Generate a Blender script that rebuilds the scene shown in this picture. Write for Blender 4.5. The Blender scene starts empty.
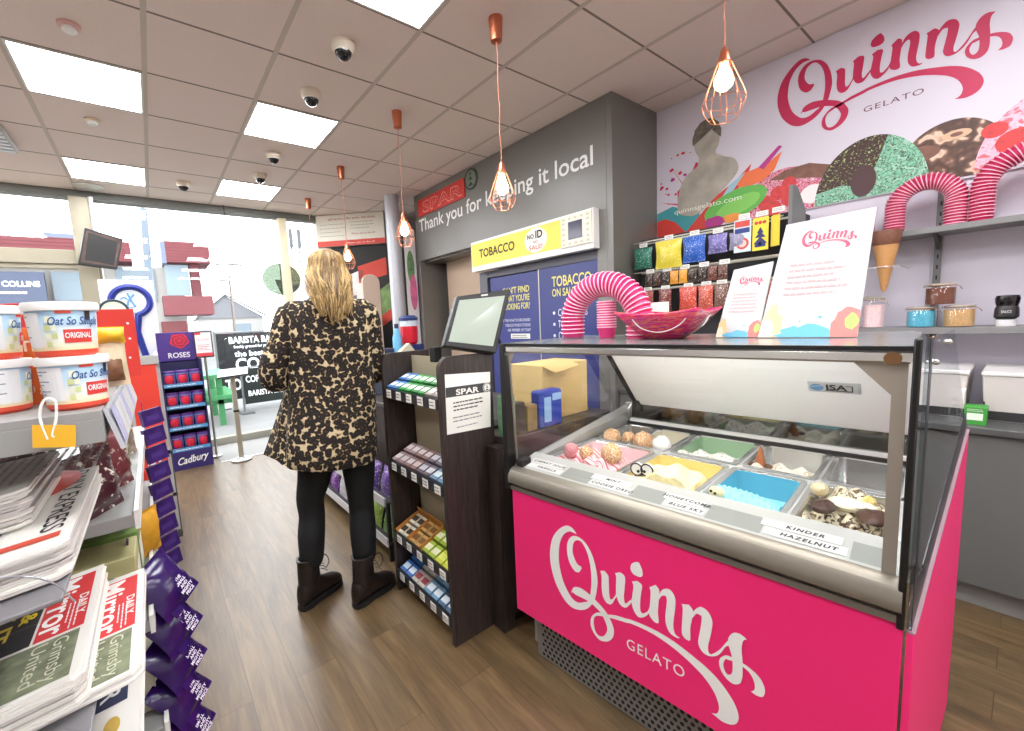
import bpy, math, random
from mathutils import Vector as V, Matrix
random.seed(7)
sc = bpy.context.scene
col = sc.collection
PI = math.pi

# ------------------------------------------------------------------ camera
CAM_H = 1.36
def cam_axes(yaw, pitch, roll):
    yaw, pitch, roll = (math.radians(a) for a in (yaw, pitch, roll))
    f = V((math.sin(yaw)*math.cos(pitch), math.cos(yaw)*math.cos(pitch), -math.sin(pitch)))
    r = V((math.cos(yaw), -math.sin(yaw), 0))
    u = r.cross(f)
    return r*math.cos(roll)+u*math.sin(roll), u*math.cos(roll)-r*math.sin(roll), f
R_, U_, F_ = cam_axes(37.154, 6.336, -2.9006)
cam = bpy.data.cameras.new('camera')
cam_o = bpy.data.objects.new('camera', cam); col.objects.link(cam_o)
cam_o.matrix_world = Matrix(((R_.x, U_.x, -F_.x, 0), (R_.y, U_.y, -F_.y, 0), (R_.z, U_.z, -F_.z, CAM_H), (0, 0, 0, 1)))
cam.sensor_width = 36.0
cam.lens = 421.8/1024*36
cam.shift_x = (512-474.8)/1024
cam.shift_y = (367.9-365.5)/1024
cam.clip_start = .02
sc.camera = cam_o

# ------------------------------------------------------------------ world (bright overcast sky)
w = bpy.data.worlds.new('overcast'); sc.world = w; w.use_nodes = True
bg = w.node_tree.nodes['Background']
bg.inputs[0].default_value = (.93, .97, 1, 1)
bg.inputs[1].default_value = 3.4
sc.view_settings.view_transform = 'Standard'
sc.view_settings.look = 'None'
sc.view_settings.gamma = 1
sc.view_settings.use_curve_mapping = False
sc.view_settings.exposure = 0.9
PANEL_POWER = 15.0       # ceiling light panels
BULB_POWER = 9.0       # pendant filament bulbs
CASE_POWER = 7.5        # strip light in the gelato case

# ------------------------------------------------------------------ materials
def lin(r, g, b):
    f = lambda c: (c/255/12.92) if c/255 <= .04045 else ((c/255+.055)/1.055)**2.4
    return (f(r), f(g), f(b), 1)
_M = {}
def mat(rgb, rough=.5, metal=0, noise=0, nscale=20, bump=0, name=None, emit=0, spec=None, coat=0, sss=0):
    key = (rgb, rough, metal, noise, nscale, bump, emit, spec, coat, sss)
    if key in _M: return _M[key]
    m = bpy.data.materials.new(name or 'mat_%02x%02x%02x' % tuple(int(c) for c in rgb)); m.use_nodes = True
    nt = m.node_tree; b = nt.nodes['Principled BSDF']
    c = lin(*rgb)
    b.inputs['Base Color'].default_value = c
    b.inputs['Roughness'].default_value = rough
    b.inputs['Metallic'].default_value = metal
    if spec is not None: b.inputs['Specular IOR Level'].default_value = spec
    if coat: b.inputs['Coat Weight'].default_value = coat
    if emit:
        b.inputs['Emission Color'].default_value = c; b.inputs['Emission Strength'].default_value = emit
    if noise or bump:
        tc = nt.nodes.new('ShaderNodeTexCoord'); n = nt.nodes.new('ShaderNodeTexNoise')
        n.inputs['Scale'].default_value = nscale; n.inputs['Detail'].default_value = 4
        nt.links.new(tc.outputs['Object'], n.inputs['Vector'])
        if noise:
            r = nt.nodes.new('ShaderNodeValToRGB')
            r.color_ramp.elements[0].position = .3; r.color_ramp.elements[1].position = .7
            r.color_ramp.elements[0].color = tuple(max(0, x*(1-noise)) for x in c[:3])+(1,)
            r.color_ramp.elements[1].color = tuple(min(1, x*(1+noise)) for x in c[:3])+(1,)
            nt.links.new(n.outputs['Fac'], r.inputs[0]); nt.links.new(r.outputs[0], b.inputs['Base Color'])
        if bump:
            bp = nt.nodes.new('ShaderNodeBump'); bp.inputs['Strength'].default_value = bump; bp.inputs['Distance'].default_value = .01
            nt.links.new(n.outputs['Fac'], bp.inputs['Height']); nt.links.new(bp.outputs[0], b.inputs['Normal'])
    _M[key] = m
    return m
def ramp_mat(name, tex, stops, scale=(1, 1, 1), rough=.5, texset=None, bump=0, coord='Object', distort=0, const=False, rot=(0, 0, 0), out=None):
    """procedural material: a texture node through a colour ramp"""
    m = bpy.data.materials.new(name); m.use_nodes = True
    nt = m.node_tree; b = nt.nodes['Principled BSDF']; b.inputs['Roughness'].default_value = rough
    tc = nt.nodes.new('ShaderNodeTexCoord'); mp = nt.nodes.new('ShaderNodeMapping')
    mp.inputs['Scale'].default_value = scale; mp.inputs['Rotation'].default_value = rot
    nt.links.new(tc.outputs[coord], mp.inputs[0])
    vec = mp.outputs[0]
    if distort:
        nz = nt.nodes.new('ShaderNodeTexNoise'); nz.inputs['Scale'].default_value = 3
        nt.links.new(vec, nz.inputs['Vector'])
        ad = nt.nodes.new('ShaderNodeVectorMath'); ad.operation = 'MULTIPLY_ADD'
        ad.inputs[1].default_value = (distort,)*3
        nt.links.new(nz.outputs['Color'], ad.inputs[0]); nt.links.new(vec, ad.inputs[2]); vec = ad.outputs[0]
    t = nt.nodes.new(tex)
    for k, v in (texset or {}).items():
        if k in t.inputs: t.inputs[k].default_value = v
        else: setattr(t, k, v)
    nt.links.new(vec, t.inputs['Vector'])
    r = nt.nodes.new('ShaderNodeValToRGB'); cr = r.color_ramp
    if const: cr.interpolation = 'CONSTANT'
    while len(cr.elements) < len(stops): cr.elements.new(.5)
    for e, (p, c) in zip(cr.elements, stops): e.position = p
    for e, (p, c) in zip(cr.elements, stops): e.color = lin(*c)
    o = t.outputs[out] if out else (t.outputs['Fac'] if 'Fac' in t.outputs else t.outputs[0])
    nt.links.new(o, r.inputs[0]); nt.links.new(r.outputs[0], b.inputs['Base Color'])
    if bump:
        bp = nt.nodes.new('ShaderNodeBump'); bp.inputs['Strength'].default_value = bump; bp.inputs['Distance'].default_value = .01
        nt.links.new(o, bp.inputs['Height']); nt.links.new(bp.outputs[0], b.inputs['Normal'])
    return m
def glass_mat(name, tint=(1, 1, 1), ior=1.45, gloss=1.0, rough=.0):
    m = bpy.data.materials.new(name); m.use_nodes = True
    nt = m.node_tree; nt.nodes.clear()
    o = nt.nodes.new('ShaderNodeOutputMaterial'); mx = nt.nodes.new('ShaderNodeMixShader')
    tr = nt.nodes.new('ShaderNodeBsdfTransparent'); gl = nt.nodes.new('ShaderNodeBsdfGlossy'); fr = nt.nodes.new('ShaderNodeFresnel')
    tr.inputs[0].default_value = tint+(1,); gl.inputs['Roughness'].default_value = rough; gl.inputs[0].default_value = (gloss,)*3+(1,)
    ge = nt.nodes.new('ShaderNodeNewGeometry'); mm = nt.nodes.new('ShaderNodeMath'); mm.operation = 'MULTIPLY_ADD'   # same reflection on both faces of a pane
    mm.inputs[1].default_value = 1/ior-ior; mm.inputs[2].default_value = ior
    nt.links.new(ge.outputs['Backfacing'], mm.inputs[0]); nt.links.new(mm.outputs[0], fr.inputs[0])
    nt.links.new(fr.outputs[0], mx.inputs[0]); nt.links.new(tr.outputs[0], mx.inputs[1]); nt.links.new(gl.outputs[0], mx.inputs[2])
    nt.links.new(mx.outputs[0], o.inputs[0])
    return m
WHITE = mat((238, 238, 236), .5); OFFWHITE = mat((222, 218, 208), .6); BLACK = mat((18, 17, 18), .4); SOFTBLACK = mat((28, 27, 28), .7)
PAPER = mat((240, 238, 232), .8); INK = mat((40, 38, 40), .8); GREYTXT = mat((150, 148, 150), .8)
STEEL = mat((196, 196, 192), .28, .85); ALU = mat((176, 172, 160), .35, .7); DGREY = mat((74, 72, 72), .5); MGREY = mat((128, 127, 126), .5)
LGREY = mat((178, 177, 174), .5); PINK = mat((240, 40, 116), .32); PINKTXT = mat((206, 40, 98), .5); RED = mat((212, 46, 40), .5)
COPPER = mat((205, 122, 92), .3, .85); YELLOW = mat((236, 216, 84), .5); NAVY = mat((52, 58, 122), .4); PURPLE = mat((62, 28, 112), .3)
GLASS = glass_mat('clear_glass', ior=1.35); ACRYL = glass_mat('clear_acrylic', (.97, .97, .97), 1.3)

# ------------------------------------------------------------------ mesh helpers
class MB:
    def __init__(s): s.v = []; s.f = []; s.m = []; s.x = Matrix.Identity(4)
    def add(s, vs, fs, m=0):
        k = len(s.v); s.v += [s.x @ V(p) for p in vs]; s.f += [tuple(i+k for i in f) for f in fs]; s.m += [m]*len(fs); return s
    def box(s, x0, x1, y0, y1, z0, z1, m=0):
        return s.add([(x, y, z) for z in (z0, z1) for y in (y0, y1) for x in (x0, x1)],
                     [(0, 2, 3, 1), (4, 5, 7, 6), (0, 1, 5, 4), (2, 6, 7, 3), (0, 4, 6, 2), (1, 3, 7, 5)], m)
    def obox(s, O, u, v, n, a, b, c, m=0):
        """box with corner O and edge vectors u*a, v*b, n*c"""
        O, u, v, n = V(O), V(u).normalized()*a, V(v).normalized()*b, V(n).normalized()*c
        return s.add([O, O+u, O+v, O+u+v, O+n, O+u+n, O+v+n, O+u+v+n],
                     [(0, 2, 3, 1), (4, 5, 7, 6), (0, 1, 5, 4), (2, 6, 7, 3), (0, 4, 6, 2), (1, 3, 7, 5)], m)
    def quad(s, a, b, c, d, m=0): return s.add([a, b, c, d], [(0, 1, 2, 3)], m)
    def hexa(s, lo, hi, m=0):
        """solid between two quads with matching corners"""
        return s.add(list(lo)+list(hi), [(3, 2, 1, 0), (4, 5, 6, 7), (0, 1, 5, 4), (1, 2, 6, 5), (2, 3, 7, 6), (3, 0, 4, 7)], m)
    def prism(s, pts, d, m=0):
        """closed outline pts (3-D, planar) pushed along vector d"""
        n = len(pts); d = V(d); p = [V(q) for q in pts]
        return s.add(p+[q+d for q in p], [tuple(range(n))[::-1], tuple(range(n, 2*n))]+[(i, (i+1) % n, n+(i+1) % n, n+i) for i in range(n)], m)
    def tube(s, pts, r, n=8, m=0, caps=True, closed=False, squash=None):
        P = [V(p) for p in pts]; k = len(P); rr = r if isinstance(r, (list, tuple)) else [r]*k
        vs = []; up = None
        for i, p in enumerate(P):
            a = P[(i-1) % k] if (closed or i) else P[0]; b = P[(i+1) % k] if (closed or i < k-1) else P[-1]
            t = (b-a).normalized()
            if up is None:
                up = V((0, 0, 1)) if abs(t.z) < .9 else V((0, 1, 0))
            e1 = up.cross(t)
            if e1.length < 1e-6: e1 = V((1, 0, 0)).cross(t)
            e1.normalize(); e2 = t.cross(e1); up = e2
            for j in range(n):
                a_ = 2*PI*j/n
                vs.append(p+(e1*math.cos(a_)+e2*math.sin(a_)*(squash or 1))*rr[i])
        fs = [(i*n+j, i*n+(j+1) % n, (i+1) % k*n+(j+1) % n, (i+1) % k*n+j) for i in range(k if closed else k-1) for j in range(n)]
        if caps and not closed: fs += [tuple(range(n))[::-1], tuple((k-1)*n+j for j in range(n))]
        return s.add(vs, fs, m)
    def cyl(s, a, b, r, r2=None, n=16, m=0, caps=True): return s.tube([a, b], [r, r if r2 is None else r2], n, m, caps)
    def lathe(s, prof, c=(0, 0, 0), n=24, m=0, caps=True):
        c = V(c); k = len(prof)
        vs = [c+V((r*math.cos(2*PI*j/n), r*math.sin(2*PI*j/n), z)) for r, z in prof for j in range(n)]
        fs = [(i*n+j, i*n+(j+1) % n, (i+1)*n+(j+1) % n, (i+1)*n+j) for i in range(k-1) for j in range(n)]
        if caps: fs += [tuple(range(n))[::-1], tuple((k-1)*n+j for j in range(n))]
        return s.add(vs, fs, m)
    def ball(s, c, r, n=16, k=10, m=0, lump=0, seed=1):
        c = V(c); r = V(r) if hasattr(r, '__len__') else V((r, r, r)); rd = random.Random(seed)
        ph = [rd.uniform(0, 6.28) for _ in range(6)]
        vs = []
        for i in range(k+1):
            th = PI*i/k
            for j in range(n):
                a = 2*PI*j/n
                q = 1+lump*(math.sin(3*a+ph[0])*math.sin(2*th+ph[1])+.7*math.sin(5*a+ph[2]+3*th)+.5*math.sin(7*th+ph[3]+2*a))
                vs.append(c+V((r.x*math.sin(th)*math.cos(a)*q, r.y*math.sin(th)*math.sin(a)*q, r.z*math.cos(th)*q)))
        fs = [(i*n+j, (i+1)*n+j, (i+1)*n+(j+1) % n, i*n+(j+1) % n) for i in range(k) for j in range(n)]
        return s.add(vs, fs, m)
    def loft(s, rings, m=0, caps=True, closed=True):
        n = len(rings[0]); k = len(rings); vs = [p for r in rings for p in r]
        fs = [(i*n+j, i*n+(j+1) % n, (i+1)*n+(j+1) % n, (i+1)*n+j) for i in range(k-1) for j in range(n if closed else n-1)]
        if caps: fs += [tuple(range(n))[::-1], tuple((k-1)*n+j for j in range(n))]
        return s.add(vs, fs, m)
    def strip(s, pairs, m=0):
        vs = [p for pr in pairs for p in pr]
        return s.add(vs, [(2*i, 2*i+1, 2*i+3, 2*i+2) for i in range(len(pairs)-1)], m)
    def pillow(s, O, u, v, n, w, h, d, nu=8, nv=10, m=0, wob=.0, seed=0, crimp=.06):
        """a filled bag: O is the centre of the bottom edge; crimped flat at top and bottom"""
        O, u, v, n = V(O), V(u).normalized(), V(v).normalized(), V(n).normalized(); rd = random.Random(seed)
        rows = [0, crimp]+[crimp+(1-2*crimp)*(i/(nv-1)) for i in range(1, nv-1)]+[1-crimp, 1]
        for sgn in (1, -1):
            vs = []
            for b in rows:
                bb = min(1, max(0, (b-crimp)/(1-2*crimp)))
                for i in range(nu+1):
                    a = i/nu
                    k = (math.sin(PI*a)**.6)*(math.sin(PI*bb)**.55)
                    z = d*.5*k*sgn*(1+wob*rd.uniform(-1, 1))
                    ww = w*(1-.07*math.sin(PI*bb))
                    vs.append(O+u*(a-.5)*ww+v*b*h+n*(z+sgn*.0006))
            nn = nu+1
            fs = [(j*nn+i, j*nn+i+1, (j+1)*nn+i+1, (j+1)*nn+i) for j in range(len(rows)-1) for i in range(nu)]
            s.add(vs, fs if sgn > 0 else [f[::-1] for f in fs], m)
        return s
    def text(s, txt, O, u, v, h, w=None, al='C', m=0, bold=0, off=.0012, shear=0, sp=1):
        O, u, v = V(O), V(u).normalized(), V(v).normalized(); n = u.cross(v)
        cu = bpy.data.curves.new('t', 'FONT'); cu.body = txt; cu.offset = bold; cu.shear = shear; cu.space_character = sp; cu.resolution_u = 3
        ob = bpy.data.objects.new('t', cu); me = bpy.data.meshes.new_from_object(ob)
        if len(me.vertices):
            xs = [p.co.x for p in me.vertices]; x0, x1 = min(xs), max(xs)
            ky = h/.69; kx = ky if w is None else w/(x1-x0)
            o = {'L': 0, 'C': -.5*(x1-x0)*kx, 'R': -(x1-x0)*kx}[al]
            s.add([O+u*((p.co.x-x0)*kx+o)+v*(p.co.y*ky)+n*off for p in me.vertices], [tuple(q.vertices) for q in me.polygons], m)
        bpy.data.objects.remove(ob); bpy.data.curves.remove(cu); bpy.data.meshes.remove(me)
        return s
    def lines(s, O, u, v, w, h, k, m=0, off=.001, th=.35, rag=.3, seed=1):
        """k rows of small print too small to read: thin broken bars"""
        O, u, v = V(O), V(u).normalized(), V(v).normalized(); n = u.cross(v); rd = random.Random(seed)
        for i in range(k):
            y = h-(i+.5)*h/k; x = 0; end = w*(1-rag*rd.random())
            while x < end:
                L = min(end-x, w*rd.uniform(.05, .16)); t = h/k*th*.5
                a = O+u*x+v*y+n*off
                s.quad(a-v*t, a+u*L-v*t, a+u*L+v*t, a+v*t, m); x += L+w*.02
        return s
ORG = {}
def build(name, mb, mats, parent=None, loc=None, sharp=35, bevel=0, seg=2, solid=0, subs=0, flat=False):
    me = bpy.data.meshes.new(name)
    o = bpy.data.objects.new(name, me)
    col.objects.link(o)
    if parent is not None:
        org = ORG[parent.name]; o.parent = parent
    else:
        org = V(loc) if loc is not None else V((0, 0, 0)); o.location = org
    ORG[o.name] = org
    me.from_pydata([tuple(p-org) for p in mb.v], [], mb.f); me.update()
    for mt in (mats if isinstance(mats, (list, tuple)) else [mats]): me.materials.append(mt)
    me.polygons.foreach_set('material_index', mb.m)
    if not flat:
        me.polygons.foreach_set('use_smooth', [True]*len(mb.f)); me.set_sharp_from_angle(angle=math.radians(sharp))
    if solid:
        q = o.modifiers.new('thick', 'SOLIDIFY'); q.thickness = solid; q.offset = 0
    if bevel:
        q = o.modifiers.new('bevel', 'BEVEL'); q.width = bevel; q.segments = seg; q.limit_method = 'ANGLE'; q.angle_limit = math.radians(40)
    if subs:
        q = o.modifiers.new('sub', 'SUBSURF'); q.levels = subs; q.render_levels = subs
    return o
def tag(o, label, cat, group=None, kind=None):
    o['label'] = label; o['category'] = cat
    if group: o['group'] = group
    if kind: o['kind'] = kind
    return o
def thing(name, label, cat, loc=(0, 0, 0), group=None):
    o = bpy.data.objects.new(name, None); col.objects.link(o); o.location = loc; o.empty_display_size = .05
    ORG[o.name] = V(loc)
    return tag(o, label, cat, group)
def struct(name, mb, mats, **k):
    o = build(name, mb, mats, **k)
    if k.get('parent') is None: o['kind'] = 'structure'
    return o
def kids(o): return [c for c in col.objects if c.parent == o]
def copy_tree(o, loc=None, rz=None, label=None, group=None, parent=None):
    c = o.copy(); col.objects.link(c); c.parent = parent
    if parent is None:
        if loc is not None: c.location = loc
        if rz is not None: c.rotation_euler = (0, 0, rz)
        if label: c['label'] = label
        if group: c['group'] = group
    for ch in kids(o): copy_tree(ch, parent=c)
    return c
X, Y, Z = V((1, 0, 0)), V((0, 1, 0)), V((0, 0, 1))
def cr(pts, k=6, closed=False):
    """Catmull-Rom through points of any dimension"""
    P = [tuple(p) for p in pts]; n = len(P); out = []
    for i in range(n if closed else n-1):
        g = (lambda j: P[j % n]) if closed else (lambda j: P[min(max(j, 0), n-1)])
        p0, p1, p2, p3 = g(i-1), g(i), g(i+1), g(i+2)
        for q in range(k):
            t = q/k
            out.append(tuple(.5*(2*b+(c-a)*t+(2*a-5*b+4*c-d)*t*t+(3*b-a-3*c+d)*t**3) for a, b, c, d in zip(p0, p1, p2, p3)))
    if not closed: out.append(P[-1])
    return out

# ================================================================== THE ROOM
XW, YF, ZC = 3.27, 6.0, 2.88         # mural wall, window wall, ceiling
def wood_floor():
    m = bpy.data.materials.new('oak_vinyl_planks'); m.use_nodes = True
    nt = m.node_tree; b = nt.nodes['Principled BSDF']; L = nt.links.new
    tc = nt.nodes.new('ShaderNodeTexCoord'); mp = nt.nodes.new('ShaderNodeMapping'); mp.inputs['Rotation'].default_value = (0, 0, PI/2)
    L(tc.outputs['Object'], mp.inputs[0])
    br = nt.nodes.new('ShaderNodeTexBrick'); br.inputs['Scale'].default_value = 1; br.inputs['Brick Width'].default_value = 1.22; br.inputs['Row Height'].default_value = .155
    br.inputs['Mortar Size'].default_value = .0012; br.offset = .37; br.inputs['Bias'].default_value = 0
    br.inputs['Color1'].default_value = (.25, .25, .25, 1); br.inputs['Color2'].default_value = (.75, .75, .75, 1); br.inputs['Mortar'].default_value = (0, 0, 0, 1)
    L(mp.outputs[0], br.inputs['Vector'])
    m2 = nt.nodes.new('ShaderNodeMapping'); m2.inputs['Scale'].default_value = (9, 1.1, 9); L(tc.outputs['Object'], m2.inputs[0])
    ad = nt.nodes.new('ShaderNodeVectorMath'); ad.operation = 'MULTIPLY_ADD'; ad.inputs[1].default_value = (7, 7, 7)
    L(br.outputs['Color'], ad.inputs[0]); L(m2.outputs[0], ad.inputs[2])
    n1 = nt.nodes.new('ShaderNodeTexNoise'); n1.inputs['Scale'].default_value = 1.2; n1.inputs['Detail'].default_value = 8; n1.inputs['Roughness'].default_value = .62; n1.inputs['Distortion'].default_value = 1.3
    L(ad.outputs[0], n1.inputs['Vector'])
    m3 = nt.nodes.new('ShaderNodeMapping'); m3.inputs['Scale'].default_value = (90, 5, 90); L(tc.outputs['Object'], m3.inputs[0])
    n2 = nt.nodes.new('ShaderNodeTexNoise'); n2.inputs['Scale'].default_value = 1; n2.inputs['Detail'].default_value = 3; L(m3.outputs[0], n2.inputs['Vector'])
    mx = nt.nodes.new('ShaderNodeMix'); mx.inputs[0].default_value = .28; L(n1.outputs['Fac'], mx.inputs[2]); L(n2.outputs['Fac'], mx.inputs[3])
    mx2 = nt.nodes.new('ShaderNodeMix'); mx2.inputs[0].default_value = .10; L(mx.outputs[0], mx2.inputs[2]); L(br.outputs['Color'], mx2.inputs[3])
    r = nt.nodes.new('ShaderNodeValToRGB'); e = r.color_ramp.elements
    e[0].position = .28; e[0].color = lin(62, 47, 30); e[1].position = .75; e[1].color = lin(138, 114, 80)
    q = e.new(.5); q.color = lin(102, 81, 54)
    L(mx2.outputs[0], r.inputs[0])
    mk = nt.nodes.new('ShaderNodeMix'); mk.data_type = 'RGBA'; mk.blend_type = 'MIX'
    L(br.outputs['Fac'], mk.inputs[0]); L(r.outputs[0], mk.inputs[6]); mk.inputs[7].default_value = lin(70, 54, 36)
    L(mk.outputs[2], b.inputs['Base Color']); b.inputs['Roughness'].default_value = .36; b.inputs['Specular IOR Level'].default_value = .8
    bp = nt.nodes.new('ShaderNodeBump'); bp.inputs['Strength'].default_value = .12; bp.inputs['Distance'].default_value = .004; L(n2.outputs['Fac'], bp.inputs['Height']); L(bp.outputs[0], b.inputs['Normal'])
    return m
FLOORM = wood_floor()
struct('floor', MB().box(-4.2, XW, -3, YF, -.06, 0), FLOORM)
# suspended ceiling: tile slab with the T-bar grid as part of it
GX, GY, PX, PY = .133, 3.18, .577, .58
mb = MB().box(-4.2, XW+.1, -3, YF+.1, ZC, ZC+.08)
k = -8
for k in range(-8, 7):
    x = GX+k*PX
    if -4.2 < x < XW: mb.box(x-.012, x+.012, -3, YF, ZC-.003, ZC+.001, 1)
for k in range(-11, 6):
    y = GY+k*PY
    if -3 < y < YF: mb.box(-4.2, XW, y-.006, y+.006, ZC-.0012, ZC+.001, 2)
TILE = mat((230, 214, 207), .9, noise=.04, nscale=160, bump=.08, name='mineral_fibre_tile'); TBAR = mat((198, 184, 175), .6); SEAM = mat((136, 124, 116), .8)
struct('ceiling', mb, [TILE, TBAR, SEAM])
WALLM = mat((208, 201, 213), .75, noise=.015, nscale=3, name='white_painted_wall')
struct('wall_right', MB().box(XW, XW+.12, -3, YF, 0, ZC), WALLM)
struct('wall_back', MB().box(-4.2, XW, -3.12, -3, 0, ZC), mat((236, 234, 230), .8))
struct('wall_left', MB().box(-4.32, -4.2, -3, YF, 0, ZC), mat((236, 234, 230), .8))

# window wall: aluminium framed shop front
FRAME = mat((160, 153, 134), .4, .25, noise=.03, nscale=6, name='champagne_aluminium'); HEAD = mat((118, 120, 116), .5)
struct('trim_1', MB().box(-4.2, 1.95, YF-.06, YF+.06, ZC-.085, ZC), HEAD, bevel=.004)                       # head rail
struct('trim_2', MB().box(-.51, -.355, YF-.16, YF+.06, 0, ZC-.085).box(-.355, -.33, YF-.13, YF+.05, 0, ZC-.085), FRAME, bevel=.006)
struct('trim_3', MB().box(1.44, 1.54, YF-.10, YF+.06, 0, ZC-.085), mat((226, 216, 186), .5), bevel=.006)
struct('trim_4', MB().box(-4.2, -.51, YF-.10, YF+.06, 2.135, 2.275).box(-4.2, -.51, YF-.08, YF+.04, 2.09, 2.135), FRAME, bevel=.004)   # door transom
struct('trim_5', MB().box(-4.2, 1.95, YF-.05, YF+.05, 0, .09), ALU, bevel=.004)
struct('window_1', MB().box(-4.2, -.51, YF-.005, YF+.005, .09, ZC-.085), GLASS)
struct('window_2', MB().box(-.33, 1.44, YF-.005, YF+.005, .09, ZC-.085), GLASS)
struct('window_3', MB().box(1.54, 1.95, YF-.005, YF+.005, .09, ZC-.085), GLASS)
# solid front wall beyond the glass, behind the coffee corner
struct('wall_front', MB().box(1.95, XW, YF-.02, YF+.14, 0, ZC), mat((214, 212, 206), .7))
# grey kiosk wall: header over the tobacco gantry, piers and return to the mural wall
KIOSK = mat((110, 107, 102), .36, noise=.02, nscale=4, name='taupe_grey_board', spec=.9)
XK, YK0, YK1 = 2.68, 1.83, 4.58
mb = MB().box(XK, XK+.06, YK0+.05, YK1, 2.11, ZC)                         # header face
mb.box(XK, XK+.06, YK0+.05, 1.97, 0, 2.11)                              # near pier face
mb.box(XK, XK+.42, 4.52, YK1, 0, 2.11)                                  # far pier
mb.box(XK+.06, XK+.42, YK0+.05, YK1, 2.09, 2.15)                         # soffit
mb.box(XK+.42, XK+.46, 3.42, YK1, 0, ZC)                                 # back of the opening
mb.box(XK, XW, YK0, YK0+.05, 0, ZC)
struct('wall_kiosk', mb, KIOSK, bevel=.003)
struct('trim_6', MB().box(XK+.30, XK+.419, 3.44, 4.40, 0, 2.09), mat((196, 172, 150), .6))              # pinkish inner lining
struct('trim_7', MB().box(.45, 2.2, 5.13, 5.16, 0, .006).box(.45, 2.2, 5.16, 5.94, 0, .004, 1), [mat((206, 212, 214), .5), mat((150, 150, 148), .9)])   # entrance mat and its pale edge

# ---- ceiling light panels
LFRAME = mat((226, 224, 218), .5)
def ceiling_light(k, j, label):
    x0, y0 = GX+k*PX, GY+j*PY
    t = thing('ceiling_light', label, 'ceiling light', (x0+PX/2, y0+PY/2, ZC), 'square ceiling light panels')
    f = MB(); a, b = .010, .022
    f.box(x0+a, x0+PX-a, y0+a, y0+b, ZC-.006, ZC).box(x0+a, x0+PX-a, y0+PY-b, y0+PY-a, ZC-.006, ZC)
    f.box(x0+a, x0+b, y0+b, y0+PY-b, ZC-.006, ZC).box(x0+PX-b, x0+PX-a, y0+b, y0+PY-b, ZC-.006, ZC)
    build('frame', f, LFRAME, t)
    build('diffuser', MB().box(x0+b, x0+PX-b, y0+b, y0+PY-b, ZC-.004, ZC), mat((250, 252, 255), .5, emit=PANEL_POWER, name='lit_panel'), t)
for k, j, l in ((1, -3, 'square light panel cut by the top edge, nearest of the right-hand row'), (1, 0, 'square light panel in the right-hand row between the dome cameras'),
                (1, 3, 'square light panel at the far end of the right-hand row by the window'), (-1, 0, 'large bright square light panel at upper left near the smoke alarms'),
                (-1, 3, 'square light panel above the grey window post at left'), (-1, -3, 'square light panel overhead behind the picture, left row'),
                (1, -6, 'square light panel behind the camera in the right row'), (-1, -6, 'square light panel behind the camera in the left row'),
                (-3, 3, 'square light panel at the far left by the shop front, outer row'), (-3, 0, 'square light panel over the left side shelves, outer row'), (-3, -3, 'square light panel over the back left corner, outer row'), (3, -6, 'square light panel behind the camera over the service side'), (3, -9, 'added square light panel, unseen, at the back of the shop over the service side'), (1, -9, 'added square light panel, unseen, at the back of the shop in the right row'), (-1, -9, 'added square light panel, unseen, at the back of the shop in the left row')):  # back-of-shop panels are unseen, added to brighten the near right ceiling
    ceiling_light(k, j, l)
t = thing('spotlight', 'small white louvred fitting at the left edge of the ceiling', 'ceiling light', (-.76, 4.62, ZC))
build('housing', MB().box(-.88, -.66, 4.40, 4.86, ZC-.05, ZC), LGREY, t, bevel=.01)
mb = MB()
for q in range(6): mb.box(-.865, -.675, 4.42+q*.075, 4.455+q*.075, ZC-.056, ZC-.05)
build('louvre', mb, mat((214, 220, 228), .3, .3), t)

# ---- dome cameras
def dome_camera(x, y, r, label):
    t = thing('dome_camera', label, 'security camera', (x, y, ZC), 'dome security cameras on the ceiling')
    build('base', MB().lathe([(r*1.0, 0), (r*1.02, -.012), (r*.98, -.03), (r*.86, -.04), (r*.72, -.043)], (x, y, ZC), 28), mat((226, 214, 196), .5), t)
    b = MB().lathe([(r*.72*math.cos(a), -.043-r*.72*math.sin(a)) for a in [i*PI/16 for i in range(9)]], (x, y, ZC), 24, caps=False)
    build('dome', b, mat((14, 14, 16), .06, coat=.6), t)
    build('lens_ring', MB().lathe([(r*.735, -.038), (r*.78, -.044), (r*.735, -.050)], (x, y, ZC), 24, caps=False), mat((232, 226, 214), .3), t)
for x, y, r, l in ((.985, 2.33, .062, 'white dome camera nearest the camera, beside the top light panel'), (.985, 2.90, .062, 'white dome camera just in front of the middle right light panel'),
                   (1.0, 4.04, .060, 'white dome camera behind the middle right light panel'), (1.005, 4.62, .060, 'white dome camera touching the farthest light panel'), (.416, 5.2, .062, 'lone white dome camera by the window head')):
    dome_camera(x, y, r, l)
def smoke_alarm(x, y, label, c):
    t = thing('smoke_alarm', label, 'smoke alarm', (x, y, ZC), 'ceiling smoke detectors')
    build('base', MB().lathe([(.045, 0), (.045, -.012), (.036, -.016)], (x, y, ZC), 24), mat(c, .5), t)
    build('sensor', MB().lathe([(.028, -.016), (.030, -.028), (.022, -.036), (.008, -.038)], (x, y, ZC), 20), WHITE, t)
smoke_alarm(-.155, 2.9, 'round smoke detector with a pinkish base at the upper left', (220, 178, 170))
smoke_alarm(-.163, 4.03, 'small cream smoke detector between the two left light panels', (226, 212, 186))

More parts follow.
